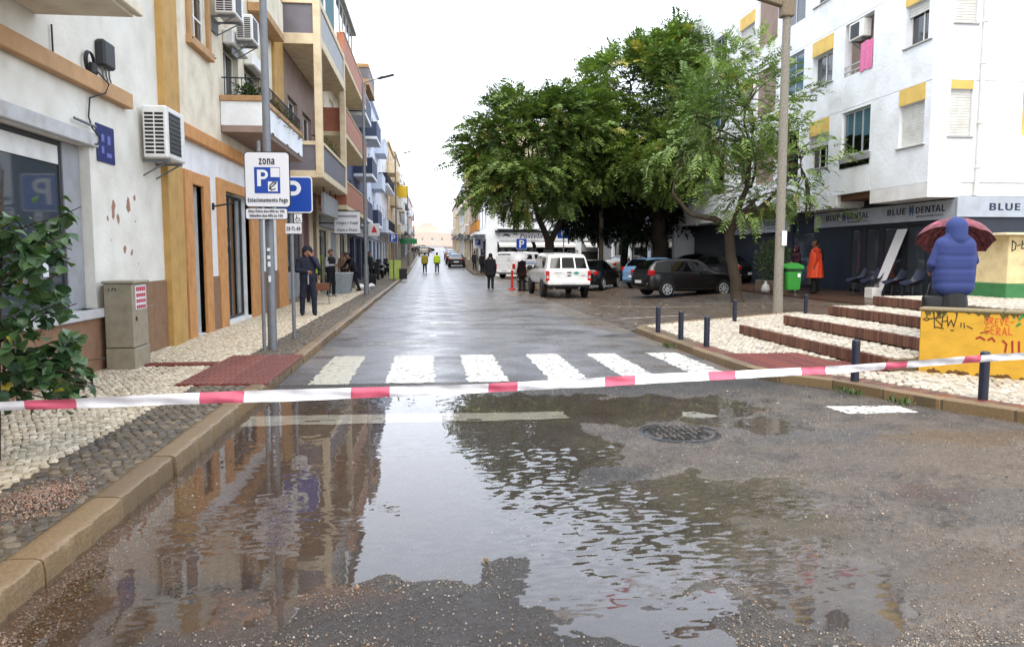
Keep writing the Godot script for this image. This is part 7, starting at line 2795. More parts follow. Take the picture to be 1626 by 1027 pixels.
func motorcycle(label: String, at: Vector3, turn: float):
	var t := thing("motorcycle", label, "motorcycle", at, turn, "motorcycles on the left pavement")
	for x in [-0.68, 0.7]:
		var s := st()
		var ring := []
		for i in 21: ring.append(Vector3(x + cos(TAU * i / 20.0) * 0.25, 0.31 + sin(TAU * i / 20.0) * 0.25, 0))
		tube(s, ring, [0.06], 8, false)
		for i in 6: tube(s, [Vector3(x, 0.31, 0), Vector3(x + cos(TAU * i / 6.0) * 0.22, 0.31 + sin(TAU * i / 6.0) * 0.22, 0)], [0.014], 5)
		obj("wheel", s, M.rubber, t)
	var s := st()
	tube(s, [Vector3(-0.95, 0.86, 0), Vector3(-0.5, 0.80, 0), Vector3(-0.1, 0.78, 0), Vector3(0.1, 0.9, 0), Vector3(0.42, 0.92, 0), Vector3(0.5, 0.8, 0)], [0.06, 0.12, 0.12, 0.16, 0.15, 0.06], 10)
	obj("tank_and_seat", s, M.black, t)
	s = st()
	cb(s, Vector3(0.0, 0.45, 0), Vector3(0.5, 0.34, 0.26), 0.06)
	obj("engine", s, M.metal_dark, t)
	s = st()
	tube(s, [Vector3(0.7, 0.31, 0.08), Vector3(0.45, 0.98, 0.06)], [0.025], 6)
	tube(s, [Vector3(0.7, 0.31, -0.08), Vector3(0.45, 0.98, -0.06)], [0.025], 6)
	tube(s, [Vector3(0.38, 1.06, 0.36), Vector3(0.46, 1.0, 0.0), Vector3(0.38, 1.06, -0.36)], [0.016], 6)
	obj("fork", s, M.metal_grey, t)
	s = st()
	cb(s, Vector3(0.58, 0.92, 0), Vector3(0.14, 0.2, 0.24), 0.05)
	obj("headlight", s, M.alu, t)
	s = st()
	prism(s, PackedVector2Array([Vector2(0.45, 1.0), Vector2(0.7, 0.85), Vector2(0.62, 1.15), Vector2(0.45, 1.3)]), Vector3(0, 0, -0.16), Vector3.RIGHT, Vector3.UP, Vector3(0, 0, 0.32))
	obj("fairing", s, M.black, t)
	s = st()
	tube(s, [Vector3(-0.05, 0.4, 0.12), Vector3(0.02, 0.02, 0.26)], [0.014], 5)
	obj("kickstand", s, M.metal_dark, t)
# ---------------------------------------------------------------- people (facing +z, own axes)

# bones: [a, b, ra, rb, colour]; one smooth skin over all of them
func skin_mesh(bones: Array, cell: float, k := 0.035) -> SurfaceTool:
	var lo := Vector3(1e9, 1e9, 1e9)
	var hi := -lo
	for b in bones:
		var r: float = maxf(b[2], b[3]) + cell * 2.5
		for p in [b[0], b[1]]:
			lo = lo.min(p - Vector3.ONE * r)
			hi = hi.max(p + Vector3.ONE * r)
	var nx := int((hi.x - lo.x) / cell) + 2
	var ny := int((hi.y - lo.y) / cell) + 2
	var nz := int((hi.z - lo.z) / cell) + 2
	var f := PackedFloat32Array(); f.resize(nx * ny * nz); f.fill(1.0)
	var best := PackedFloat32Array(); best.resize(nx * ny * nz); best.fill(9.0)
	var who := PackedInt32Array(); who.resize(nx * ny * nz)
	for bi in bones.size():
		var b: Array = bones[bi]
		var a: Vector3 = b[0]
		var ab: Vector3 = b[1] - a
		var l2 := maxf(ab.length_squared(), 1e-8)
		var pad: float = maxf(b[2], b[3]) + k + cell * 2.0
		var p0: Vector3 = (a.min(b[1]) - Vector3.ONE * pad - lo) / cell
		var p1: Vector3 = (a.max(b[1]) + Vector3.ONE * pad - lo) / cell
		for z in range(maxi(0, int(p0.z)), mini(nz, int(p1.z) + 2)):
			for y in range(maxi(0, int(p0.y)), mini(ny, int(p1.y) + 2)):
				var row := (z * ny + y) * nx
				for x in range(maxi(0, int(p0.x)), mini(nx, int(p1.x) + 2)):
					var p := lo + Vector3(x, y, z) * cell
					var t := clampf((p - a).dot(ab) / l2, 0.0, 1.0)
					var d := (p - a - ab * t).length() - lerpf(b[2], b[3], t)
					var i := row + x
					if d < best[i]:
						best[i] = d
						who[i] = bi
					var h := clampf(0.5 + 0.5 * (f[i] - d) / k, 0.0, 1.0)
					f[i] = lerpf(f[i], d, h) - k * h * (1.0 - h)
	var s := st()
	var vid := {}
	var pos := PackedVector3Array()
	var nor := PackedVector3Array()
	var col := PackedColorArray()
	var off := [0, 1, nx, nx + 1, nx * ny, nx * ny + 1, nx * ny + nx, nx * ny + nx + 1]
	var ed := [[0, 1], [2, 3], [4, 5], [6, 7], [0, 2], [1, 3], [4, 6], [5, 7], [0, 4], [1, 5], [2, 6], [3, 7]]
	for z in nz - 1:
		for y in ny - 1:
			for x in nx - 1:
				var i := (z * ny + y) * nx + x
				var m := 0
				for c in 8:
					if f[i + off[c]] < 0.0: m += 1
				if m == 0 or m == 8: continue
				var v := Vector3.ZERO
				var n := 0
				for e in ed:
					var a: float = f[i + off[e[0]]]
					var b: float = f[i + off[e[1]]]
					if (a < 0.0) != (b < 0.0):
						var t: float = a / (a - b)
						var pa := Vector3(e[0] & 1, (e[0] >> 1) & 1, e[0] >> 2)
						var pb := Vector3(e[1] & 1, (e[1] >> 1) & 1, e[1] >> 2)
						v += pa.lerp(pb, t)
						n += 1
				vid[i] = pos.size()
				pos.append(lo + (Vector3(x, y, z) + v / n) * cell)
				nor.append(Vector3(f[i + 1] + f[i + off[3]] - f[i] - f[i + off[2]], f[i + off[2]] + f[i + off[3]] - f[i] - f[i + 1], f[i + off[4]] + f[i + off[5]] - f[i] - f[i + 1]).normalized())
				var w := i
				for c in 8:
					if absf(f[i + off[c]]) < absf(f[w]): w = i + off[c]
				col.append(bones[who[w]][4])
	var step := [1, nx, nx * ny]
	for i in vid:
		for ax in 3:
			var u: int = step[(ax + 1) % 3]
			var v: int = step[(ax + 2) % 3]
			var e: int = i + step[ax]
			if (f[i] < 0.0) == (f[e] < 0.0): continue
			if not (vid.has(i - u) and vid.has(i - v) and vid.has(i - u - v)): continue
			var q := [vid[i], vid[i - u], vid[i - u - v], vid[i - v]]
			var out := Vector3.ZERO
			out[ax] = 1.0 if f[i] < 0.0 else -1.0
			var n := (pos[q[1]] - pos[q[0]]).cross(pos[q[2]] - pos[q[0]])
			var order := [0, 1, 2, 0, 2, 3] if n.dot(out) < 0.0 else [0, 2, 1, 0, 3, 2]
			for o in order:
				s.set_color(col[q[o]])
				s.set_normal(nor[q[o]])
				s.add_vertex(pos[q[o]])
	return s

func hand(s: SurfaceTool, wrist: Vector3, tip: Vector3, col: Color, sg: float, curl := 0.5):
	# palm and five fingers of unequal length, curled inwards
	var d := (tip - wrist).normalized()
	var side := d.cross(Vector3(0, 0, 1))
	if side.length() < 0.2: side = d.cross(Vector3.RIGHT)
	side = side.normalized()
	var inn := d.cross(side).normalized() * sg
	s.set_color(col)
	tube(s, [wrist - d * 0.01, wrist + d * 0.03, wrist + d * 0.085], [0.026, 0.036, 0.034], 8)
	var len := [0.062, 0.074, 0.07, 0.056]
	for i in 4:
		var b := wrist + d * 0.08 + side * (i - 1.5) * 0.019
		var p1: Vector3 = b + (d * (1 - curl * 0.3) + inn * curl * 0.5).normalized() * len[i] * 0.5
		var p2: Vector3 = p1 + (d * (1 - curl) + inn * curl).normalized() * len[i] * 0.5
		tube(s, [b, p1, p2], [0.010, 0.009, 0.007], 6)
	var tb := wrist + d * 0.025 + side * 0.032
	var t1 := tb + (d + side * 0.8 + inn * 0.3).normalized() * 0.035
	tube(s, [tb, t1, t1 + (d + inn * 0.4).normalized() * 0.028], [0.013, 0.011, 0.009], 6)

# o: colours and pose; returns the person's node
# a loose garment open at the hem; rings of [y, half width, half depth]
func garment(t: Node3D, called: String, rings: Array, m: Material, folds := 9, shift := Vector3.ZERO):
	var s := st()
	var g := []
	for q in rings:
		var row := PackedVector3Array()
		for j in 48:
			var w := TAU * j / 48
			var k: float = 1.0 + q[3] * sin(w * folds + q[0] * 3.0)
			row.append(shift + Vector3(cos(w) * q[1] * k, q[0], sin(w) * q[2] * k))
		g.append(row)
	grid(s, g, true, true)
	return obj(called, s, m, t)

func person(label: String, at: Vector3, turn: float, o: Dictionary, cell := 0.024) -> Node3D:
	var t := thing("person", label, "person", at, turn, o.get("group", ""))
	var k: float = o.get("h", 1.74) / 1.74
	var skin: Color = o.get("skin", lin(190, 140, 112))
	var top: Color = o.get("top", lin(30, 32, 44))
	var pants: Color = o.get("pants", lin(26, 28, 38))
	var shoes: Color = o.get("shoes", lin(18, 18, 20))
	var hair: Color = o.get("hair", lin(28, 22, 18))
	var sleeve: Color = o.get("sleeve", top)
	var bulk: float = o.get("bulk", 1.0)
	var lean: float = o.get("lean", 0.0)      # forward bend of the trunk
	var stride: float = o.get("stride", 0.03)
	var spread: float = o.get("spread", 0.10)
	var bones := []
	var hipy := 0.92
	for sg in [-1.0, 1.0]:
		var fz: float = stride * sg
		var hip := Vector3(0.085 * sg, hipy, 0)
		var knee := Vector3(spread * sg, 0.49, fz * 0.55 + 0.02 + absf(stride) * 0.1)
		var ank := Vector3((spread + 0.01) * sg, 0.10, fz)
		bones.append([hip, knee, 0.098 * bulk, 0.074, pants])
		bones.append([knee, ank, 0.073, 0.062, pants])
		bones.append([ank + Vector3(0, -0.035, -0.03), ank + Vector3(0.012 * sg, -0.055, 0.13), 0.048, 0.038, shoes])
	bones.append([Vector3(-0.07, 0.96, 0), Vector3(0.07, 0.96, 0), 0.118 * bulk, 0.118 * bulk, pants if not o.has("coat") else top])
	var sp := func(y: float, x: float, z: float) -> Vector3:
		# point on the bent trunk
		var q := Vector3(x, y - 0.98, z).rotated(Vector3.RIGHT, lean)
		return Vector3(0, 0.98, 0) + q
	for sg in [-1.0, 1.0]:
		bones.append([sp.call(1.02, 0.065 * sg, 0), sp.call(1.36, 0.10 * sg, -0.01), 0.118 * bulk, 0.115 * bulk, top])
	bones.append([sp.call(1.39, -0.12, -0.01), sp.call(1.39, 0.12, -0.01), 0.092 * bulk, 0.092 * bulk, top])
	bones.append([sp.call(1.2, 0, 0.03), sp.call(1.38, 0, 0.03), 0.11 * bulk, 0.10 * bulk, top])
	if o.has("coat"):
		var low: float = o.coat
		for sg in [-1.0, 1.0]:
			bones.append([sp.call(1.15, 0.09 * sg, 0), Vector3(0.11 * sg, low, 0.0), 0.13 * bulk, 0.125 * bulk, top])
		bones.append([Vector3(-0.12, low, 0), Vector3(0.12, low, 0), 0.125 * bulk, 0.125 * bulk, top])
	var hd: Vector3 = o.get("look", Vector3.ZERO)     # head offset
	bones.append([sp.call(1.43, 0, -0.01), sp.call(1.56, 0, 0.01) + hd * 0.5, 0.056, 0.052, skin if not o.get("hood", false) else top])
	var hc: Vector3 = sp.call(1.635, 0, 0.015) + hd
	var face := Vector3(0, 0, 1).rotated(Vector3.RIGHT, lean * 0.6)
	bones.append([hc + Vector3(0, -0.02, 0.0), hc + Vector3(0, 0.035, -0.01), 0.083, 0.092, skin])
	bones.append([hc + Vector3(0, -0.055, 0.03), hc + Vector3(0, -0.075, 0.045), 0.05, 0.04, skin])
	bones.append([hc + Vector3(0, 0.005, 0.09), hc + Vector3(0, -0.02, 0.102), 0.012, 0.016, skin])
	if o.get("hood", false):
		bones.append([hc + Vector3(0, 0.03, -0.03), hc + Vector3(0, 0.06, -0.02), 0.112, 0.112, o.get("hoodcol", top)])
		bones.append([hc + Vector3(0, -0.08, -0.05), hc + Vector3(0, 0.0, -0.05), 0.11, 0.11, o.get("hoodcol", top)])
		for sg in [-1.0, 1.0]: bones.append([hc + Vector3(0.085 * sg, -0.08, 0.01), hc + Vector3(0.085 * sg, 0.06, 0.02), 0.04, 0.04, o.get("hoodcol", top)])
	else:
		bones.append([hc + Vector3(0, 0.03, -0.03), hc + Vector3(0, 0.055, -0.012), 0.093, 0.088, hair])
		for sg in [-1.0, 1.0]: bones.append([hc + Vector3(0.088 * sg, 0.015, -0.005), hc + Vector3(0.09 * sg, -0.02, 0.0), 0.016, 0.013, skin])
		if o.get("longhair", false): bones.append([hc + Vector3(0, 0, -0.05), hc + Vector3(0, -0.2, -0.06), 0.085, 0.06, hair])
	if o.get("cap", false):
		bones.append([hc + Vector3(0, 0.06, 0.04), hc + Vector3(0, 0.05, 0.14), 0.05, 0.03, hair])
	# arms: [elbow, wrist] for -x and +x
	var arms: Array = o.get("arms", [[Vector3(-0.25, 1.14, -0.02), Vector3(-0.25, 0.90, 0.06)], [Vector3(0.25, 1.14, -0.02), Vector3(0.25, 0.90, 0.06)]])
	for i in 2:
		var sg := -1.0 if i == 0 else 1.0
		var sh: Vector3 = sp.call(1.42, 0.185 * sg * lerpf(1.0, bulk, 0.5), -0.01)
		bones.append([sh, arms[i][0], 0.062 * bulk, 0.05 * bulk, sleeve])
		bones.append([arms[i][0], arms[i][1], 0.05 * bulk, 0.036 * bulk, sleeve])
	for b in o.get("extra", []): bones.append(b)
	var s := skin_mesh(bones, cell / k, o.get("soft", 0.035))
	for i in 2:
		var e: Vector3 = arms[i][0]
		var w: Vector3 = arms[i][1]
		hand(s, w, w + (w - e).normalized(), skin, -1.0 if i == 0 else 1.0)
	var body := obj("body", s, M.cloth, t)
	body.scale = Vector3.ONE * k
	if o.get("eyes", false):
		for sg in [-1.0, 1.0]:
			var q := st()
			cyl_lying(q, hc + Vector3(0.032 * sg, 0.012, 0.084), Vector3(0, 0, 1), 0.003, 0.011, 8)
			obj("eye", q, M.ink, t).scale = Vector3.ONE * k
		var q := st()
		cb(q, hc + Vector3(0, -0.052, 0.086), Vector3(0.045, 0.009, 0.01), 0.003)
		obj("mouth", q, mat("lips", C(130, 74, 66), 0.6), t).scale = Vector3.ONE * k
	return t

func build_people():
	var navy := lin(34, 38, 60)
	# man with hood, phone at his ear, on the left pavement (facing the camera)
	var t := person("man in dark hooded navy jacket holding a phone on the left pavement", P(-3.18, 0.13, 20.0), 0.25, {"h": 1.76, "top": lin(36, 40, 62), "pants": lin(32, 36, 56), "hood": true, "hoodcol": lin(24, 26, 40), "eyes": true, "spread": 0.14, "bulk": 1.12, "stride": 0.03,
		"arms": [[Vector3(-0.27, 1.16, 0.04), Vector3(-0.02, 1.12, 0.19)], [Vector3(0.27, 1.22, 0.14), Vector3(0.10, 1.50, 0.15)]]}, 0.02)
	var s := st()
	cb(s, Vector3(0.095, 1.58, 0.13), Vector3(0.02, 0.15, 0.07), 0.006)
	obj("phone", s, M.black, t)
	s = st()
	cb(s, Vector3(0.0, 0.95, 0.155), Vector3(0.035, 0.28, 0.01), 0.004)
	obj("drawstring", s, M.shutter_grey, t)
	person("person in high-visibility vest inside the shop doorway", P(-3.95, 0.13, 25.6), 0.2, {"h": 1.72, "top": lin(190, 220, 40), "sleeve": lin(30, 30, 34)})
	person("young man in black jacket with white sleeves looking at his phone", P(-3.8, 0.13, 29.3), 0.9, {"h": 1.76, "top": lin(20, 20, 24), "sleeve": lin(206, 206, 208), "pants": lin(18, 18, 22), "shoes": lin(214, 214, 214), "look": Vector3(0, -0.01, 0.03),
		"arms": [[Vector3(-0.26, 1.16, 0.04), Vector3(-0.08, 1.18, 0.26)], [Vector3(0.26, 1.16, 0.04), Vector3(0.08, 1.18, 0.26)]]})
	person("man in dark coat and cap bending forward mid-step", P(-3.3, 0.13, 33.2), -1.1, {"h": 1.74, "top": lin(24, 24, 34), "pants": lin(46, 34, 38), "cap": true, "hair": lin(20, 20, 26), "lean": 0.5, "stride": 0.26, "coat": 0.86,
		"arms": [[Vector3(-0.22, 1.1, 0.36), Vector3(-0.16, 0.98, 0.58)], [Vector3(0.22, 1.06, 0.3), Vector3(0.2, 0.86, 0.42)]]})
	person("person half hidden behind the stooping man in the doorway", P(-3.9, 0.13, 34.6), 0.3, {"h": 1.7, "top": lin(150, 120, 96), "pants": lin(40, 36, 36)})
	person("person all in black standing by a shop front further along", P(-3.7, 0.13, 46.0), 0.6, {"h": 1.76, "top": lin(22, 22, 30), "pants": lin(20, 20, 28), "coat": 0.8})
	# two walking away down the street
	var y := street_y(69.0)
	person("person in mustard yellow raincoat walking away down the road", P(-0.58, y, 69.0), PI + 0.1, {"h": 1.78, "top": lin(176, 156, 40), "pants": lin(36, 40, 54), "stride": 0.12, "coat": 0.88, "bulk": 1.15}, 0.03)
	person("person in neon high-visibility jacket walking away down the road", P(0.52, y, 69.0), PI - 0.05, {"h": 1.8, "top": lin(206, 240, 40), "pants": lin(40, 44, 58), "stride": -0.16, "bulk": 1.1, "coat": 0.95}, 0.03)
	# man in dark standing at the roadworks
	person("man in long dark coat standing in the road near the pickup", P(2.95, 0.0, 37.8), PI - 0.4, {"h": 1.76, "top": lin(26, 28, 36), "pants": lin(28, 30, 38), "coat": 0.75, "bulk": 1.15})
	# person with pale umbrella beside the pickup
	t = person("person in dark red and black crouched under pale umbrella by the roadworks", P(4.28, 0.0, 35.5), PI + 0.6, {"h": 1.68, "top": lin(60, 26, 34), "pants": lin(24, 24, 30), "coat": 0.8, "lean": 0.12, "arms": [[Vector3(-0.25, 1.15, 0.1), Vector3(-0.1, 1.2, 0.26)], [Vector3(0.25, 1.14, 0.0), Vector3(0.22, 0.92, 0.14)]]})
	umbrella("umbrella", "pale translucent umbrella beside the white pickup", P(4.13, 1.12, 35.3), Vector3(-0.25, 1, 0.25), 0.52, 0.75, mat("umbrella_pale", C(190, 190, 196), 0.4, "plaster", 2.0, {"both": true}))
	# people by the corner of the far pavement
	person("dark figure at the far corner beside the white parking notice", P(4.3, street_y(64.0) + 0.12, 64.2), PI, {"h": 1.74, "top": lin(30, 30, 38), "pants": lin(28, 28, 34), "coat": 0.8}, 0.03)
	person("dark figure farther up the right pavement near the corner", P(4.1, street_y(72.0) + 0.12, 72.0), PI, {"h": 1.74, "top": lin(34, 32, 38), "pants": lin(30, 30, 34), "coat": 0.8}, 0.03)
	person("second dark figure at the cafe corner under the porch", P(5.0 - 0.3, 0.12, 60.5), 0.3, {"h": 1.72, "top": lin(28, 26, 32), "pants": lin(26, 26, 32)}, 0.03)
	# clinic entrance
	var gy := lot_y(13.2) + 0.06
	t = person("person in bright orange rain poncho by the clinic entrance", P(13.25, gy, 25.0), -1.9, {"h": 1.84, "top": lin(222, 62, 30), "pants": lin(24, 22, 26), "bulk": 1.15, "hair": lin(20, 18, 18), "skin": lin(150, 104, 84), "look": Vector3(0, 0.0, 0.02)})
	garment(t, "poncho", [[0.56, 0.33, 0.27, 0.05], [0.8, 0.31, 0.25, 0.045], [1.1, 0.30, 0.22, 0.03], [1.35, 0.29, 0.19, 0.02], [1.5, 0.22, 0.15, 0.01], [1.57, 0.09, 0.09, 0.0]], mat("poncho_orange", C(232, 78, 40), 0.45, "plaster", 2.0, {"both": true}), 9)
	person("person in maroon jacket standing in the clinic doorway", P(13.65, lot_y(13.6) + 0.06, 27.2), -1.4, {"h": 1.62, "top": lin(74, 26, 44), "pants": lin(40, 26, 34), "coat": 0.75, "hood": true, "arms": [[Vector3(-0.25, 1.15, 0.04), Vector3(-0.04, 1.1, 0.2)], [Vector3(0.25, 1.15, 0.04), Vector3(0.06, 1.12, 0.2)]]})
	person("dark-haired person just behind the orange poncho", P(13.75, lot_y(13.7) + 0.06, 25.9), -1.2, {"h": 1.80, "top": lin(28, 28, 32), "pants": lin(24, 24, 28), "hair": lin(18, 16, 16)})
	# closed white umbrella standing by the door
	var u := thing("closed_umbrella", "closed white umbrella hanging point down beside the poncho", "umbrella", P(13.1, lot_y(13.1) + 0.06, 26.1))
	s = st()
	var g := []
	for q in [[0.02, 0.012], [0.12, 0.04], [0.4, 0.12], [0.66, 0.19], [0.72, 0.17], [0.75, 0.05]]:
		var row := PackedVector3Array()
		for i in 16:
			var w := TAU * i / 16
			row.append(Vector3(cos(w), 0, sin(w)) * q[1] * (1.0 if i % 2 else 0.7) + Vector3(0, q[0], 0))
		g.append(row)
	grid(s, g, true, true)
	obj("canopy", s, mat("umbrella_white", C(220, 220, 232), 0.5, "plaster", 2.0), u)
	s = st()
	tube(s, [Vector3(0, 0, 0), Vector3(0, 0.95, 0), Vector3(0.04, 1.0, 0), Vector3(0.07, 0.96, 0)], [0.009], 6)
	obj("handle", s, M.metal_dark, u)
	# woman in blue quilted jacket under a maroon umbrella, seen from behind
	build_umbrella_woman()

func umbrella(called: String, label: String, grip: Vector3, axis: Vector3, r: float, shaft: float, m: Material) -> Node3D:
	axis = axis.normalized()
	var t := wthing(called, label, "umbrella", grip)
	var sd := axis.cross(Vector3.BACK).normalized()
	var fw := sd.cross(axis).normalized()
	var top := grip + axis * shaft
	var s := st()
	var g := []
	for i in 9:
		var v := i / 8.0
		var row := PackedVector3Array()
		for j in 32:
			var w := TAU * j / 32
			var scal := absf(sin(w * 4.0))
			var rr := r * sin(v * 1.28) / sin(1.28) * (1.0 - 0.055 * scal * v)
			var hh := -r * 0.62 * (1.0 - cos(v * 1.28)) / (1.0 - cos(1.28)) + 0.035 * scal * v * v
			row.append(top + axis * hh + (sd * cos(w) + fw * sin(w)) * rr)
		g.append(row)
	grid(s, g, true)
	obj("canopy", s, m, t)
	s = st()
	for j in 8:
		var w := TAU * j / 8
		var pts := []
		for i in 9:
			var v := i / 8.0
			pts.append(top + axis * (-r * 0.62 * (1.0 - cos(v * 1.28)) / (1.0 - cos(1.28)) - 0.008) + (sd * cos(w) + fw * sin(w)) * r * sin(v * 1.28) / sin(1.28))
		tube(s, pts, [0.004], 5, false)
	obj("ribs", s, M.metal_dark, t)
	s = st()
	tube(s, [grip - axis * 0.1, grip, top + axis * 0.05], [0.008], 8)
	obj("shaft", s, M.metal_dark, t)
	s = st()
	tube(s, [grip - axis * 0.14, grip - axis * 0.03], [0.016, 0.016], 8)
	obj("handle", s, M.black, t)
	return t

func build_umbrella_woman():
	# stands on the second tread behind the yellow wall, back to the camera
	var base := P(7.32, 0.495, 9.95)
	var turn := PI - 0.15
	var blue := lin(54, 70, 134)
	var bl := lin(62, 80, 146)
	var ex := []
	# quilted rolls round the trunk
	for i in 7:
		var y := 0.80 + i * 0.096
		var w := 0.135 + 0.012 * sin(i * 0.6)
		ex.append([Vector3(-w, y, -0.02), Vector3(w, y, -0.02), 0.155, 0.155, blue if i % 2 else bl])
	# hood up, soft and wide
	ex.append([Vector3(0, 1.50, -0.06), Vector3(0, 1.66, -0.05), 0.135, 0.14, bl])
	ex.append([Vector3(-0.10, 1.47, -0.04), Vector3(0.10, 1.47, -0.04), 0.10, 0.10, blue])
	var t := person("person in blue quilted hooded jacket standing behind the yellow wall, back to the camera", base, turn, {"h": 1.66, "top": blue, "pants": lin(22, 20, 24), "hood": true, "hoodcol": bl, "bulk": 1.2, "soft": 0.014, "extra": ex,
		"arms": [[Vector3(-0.32, 1.16, 0.04), Vector3(-0.16, 1.24, 0.26)], [Vector3(0.33, 1.12, -0.02), Vector3(0.24, 1.02, 0.18)]]}, 0.017)
	garment(t, "skirt", [[0.25, 0.22, 0.16, 0.03], [0.5, 0.21, 0.15, 0.03], [0.68, 0.19, 0.13, 0.01]], M.black, 11)
	var s := st()
	var hand_at := base + Vector3(-0.14, 1.26, 0.28).rotated(Vector3.UP, turn) * Vector3(1, 0.95, 1)
	umbrella("umbrella", "dark red flowered umbrella tilted over the blue quilted jacket", hand_at, Vector3(0.26, 1.0, -0.36), 0.52, 0.52, mat("umbrella_flower", C(226, 128, 146), 0.55, "flower", 1.5, {"both": true}))
	# dark shopping bag over the arm
	var bg := thing("shopping_bag", "black bag hanging beside the blue quilted jacket", "bag", base + Vector3(-0.30, 0.33, 0.02))
	s = st()
	var g := []
	for q in [[0.0, 0.10, 0.06], [0.03, 0.13, 0.08], [0.26, 0.16, 0.07], [0.30, 0.15, 0.03]]:
		var row := PackedVector3Array()
		for i in 16:
			var w := TAU * i / 16
			row.append(Vector3(signf(cos(w)) * pow(absf(cos(w)), 0.6) * q[1], q[0], sin(w) * q[2]))
		g.append(row)
	grid(s, g, true, true)
	cb(s, Vector3(0, 0.01, 0), Vector3(0.18, 0.02, 0.1))
	obj("pouch", s, M.black, bg)
	s = st()
	tube(s, [Vector3(-0.1, 0.28, 0), Vector3(-0.06, 0.46, 0), Vector3(0.06, 0.46, 0), Vector3(0.1, 0.28, 0)], [0.01], 6)
	obj("strap", s, M.black, bg)

# ---------------------------------------------------------------- small things

func build_small_things():
	var s := st()
	# chairs in front of the clinic
	var ci := 0
	for q in [[13.7, 23.2, -1.7, "dark blue plastic chair nearest the clinic's notice, first of four"], [13.75, 22.45, -1.5, "dark blue plastic chair left of the white banner, second of four"], [13.7, 21.2, -1.6, "dark blue plastic chair right of the white banner, third of four"], [13.75, 20.4, -1.4, "dark blue plastic chair nearest the steps, fourth of four"]]:
		var t := thing("shell_chair", q[3], "chair", P(q[0], lot_y(q[0]) + 0.06, q[1]), q[2] , "chairs outside the clinic")
		s = st()
		var g := []
		for i in 10:
			var v := i / 9.0
			var row := PackedVector3Array()
			for j in 9:
				var u := (j - 4) / 4.0
				var z := lerpf(0.24, -0.2, minf(v / 0.55, 1.0)) - maxf(0.0, v - 0.55) * 0.35
				var y := 0.44 + 0.07 * u * u + (0.0 if v < 0.5 else pow((v - 0.5) / 0.5, 1.2) * 0.40) - 0.02 * sin(v * PI)
				row.append(Vector3(u * lerpf(0.25, 0.22, v) * (1.0 - 0.25 * maxf(0.0, v - 0.75)), y + 0.10 * absf(u) * sin(v * PI), z))
			g.append(row)
		grid(s, g)
		var back := []
		for row in g:
			var r2 := PackedVector3Array()
			for p in row: r2.append(p + Vector3(0, -0.012, -0.008))
			back.append(r2)
		grid(s, back, false, true)
		obj("shell", s, mat("chair_blue", C(26, 32, 50), 0.45), t)
		for sx in [-1.0, 1.0]:
			for sz in [-1.0, 1.0]:
				s = st()
				tube(s, [Vector3(0.17 * sx, 0.43, 0.12 * sz), Vector3(0.23 * sx, 0.0, 0.2 * sz)], [0.013, 0.011], 6)
				obj("leg", s, M.metal_dark, t)
		ci += 1
	# white banner leaning against the clinic window
	var bn := wthing("banner", "long white blank banner leaning against the clinic window", "banner", P(14.2, 0.42, 22.2))
	s = st()
	obx(s, P(13.85, 0.44, 22.6), Vector3(0.58, 2.05, -0.0) + Vector3(0, 0, 0.35), Vector3(0.0, 0.0, 0.5), Vector3(0.015, -0.004, 0), 0.003)
	obj("sheet", s, M.sign_white, bn)
	s = st()
	cb(s, P(13.86, 0.46, 22.35), Vector3(0.05, 0.05, 0.54), 0.01)
	obj("rod", s, M.alu, bn)
	# white box by the chairs
	var bq := thing("white_box", "white carton on the ground under the clinic chairs", "box", P(13.5, lot_y(13.5) + 0.06, 21.9))
	s = st()
	cb(s, Vector3(0, 0.16, 0), Vector3(0.3, 0.32, 0.42), 0.008)
	obj("carton", s, M.white_paint, bq)
	s = st()
	cb(s, Vector3(0, 0.322, 0), Vector3(0.05, 0.004, 0.42))
	obj("adhesive_strip", s, M.ochre_band, bq)
	# white bag by the shrub
	var sack := thing("white_bag", "small white carrier bag on the ground beside the shrub", "bag", P(12.4, lot_y(12.4) + 0.06, 27.0))
	s = st()
	lathe(s, Vector3.ZERO, [Vector2(0, 0), Vector2(0.14, 0.0), Vector2(0.17, 0.12), Vector2(0.12, 0.26), Vector2(0.04, 0.36), Vector2(0.06, 0.42), Vector2(0.0, 0.40)], 9)
	obj("sack", s, M.white_paint, sack)
	# left pavement: orange chair-table, grey container, bins and sacks
	var tb := thing("school_desk", "small orange-brown wooden table on thin metal legs beside the man", "table", P(-3.55, 0.13, 24.6), 0.15)
	s = st()
	cb(s, Vector3(0, 0.56, 0), Vector3(0.62, 0.22, 0.4), 0.012)
	obj("drawer_box", s, mat("wood_orange", C(156, 92, 44), 0.5, "bark", 2.0), tb)
	for sx in [-1.0, 1.0]:
		for sz in [-1.0, 1.0]:
			s = st()
			tube(s, [Vector3(0.27 * sx, 0.46, 0.16 * sz), Vector3(0.29 * sx, 0.0, 0.18 * sz)], [0.012], 6)
			obj("leg", s, M.metal_grey, tb)
	s = st()
	tube(s, [Vector3(-0.29, 0.03, 0.18), Vector3(0.29, 0.03, 0.18)], [0.01], 6)
	obj("foot_bar", s, M.metal_grey, tb)
	var ct := thing("grey_crate", "large pale grey open plastic crate on the left pavement", "crate", P(-3.75, 0.13, 31.6), 0.1)
	s = st()
	var pg := []
	for q in [[0.0, 0.42, 0.32], [0.02, 0.44, 0.34], [0.78, 0.55, 0.42], [0.82, 0.57, 0.44], [0.82, 0.52, 0.39], [0.1, 0.42, 0.32]]:
		var row := PackedVector3Array()
		for i in 20:
			var w := TAU * i / 20 + PI / 4
			row.append(Vector3(signf(cos(w)) * pow(absf(cos(w)), 0.35) * q[1], q[0], signf(sin(w)) * pow(absf(sin(w)), 0.35) * q[2]))
		pg.append(row)
	grid(s, pg, true, true)
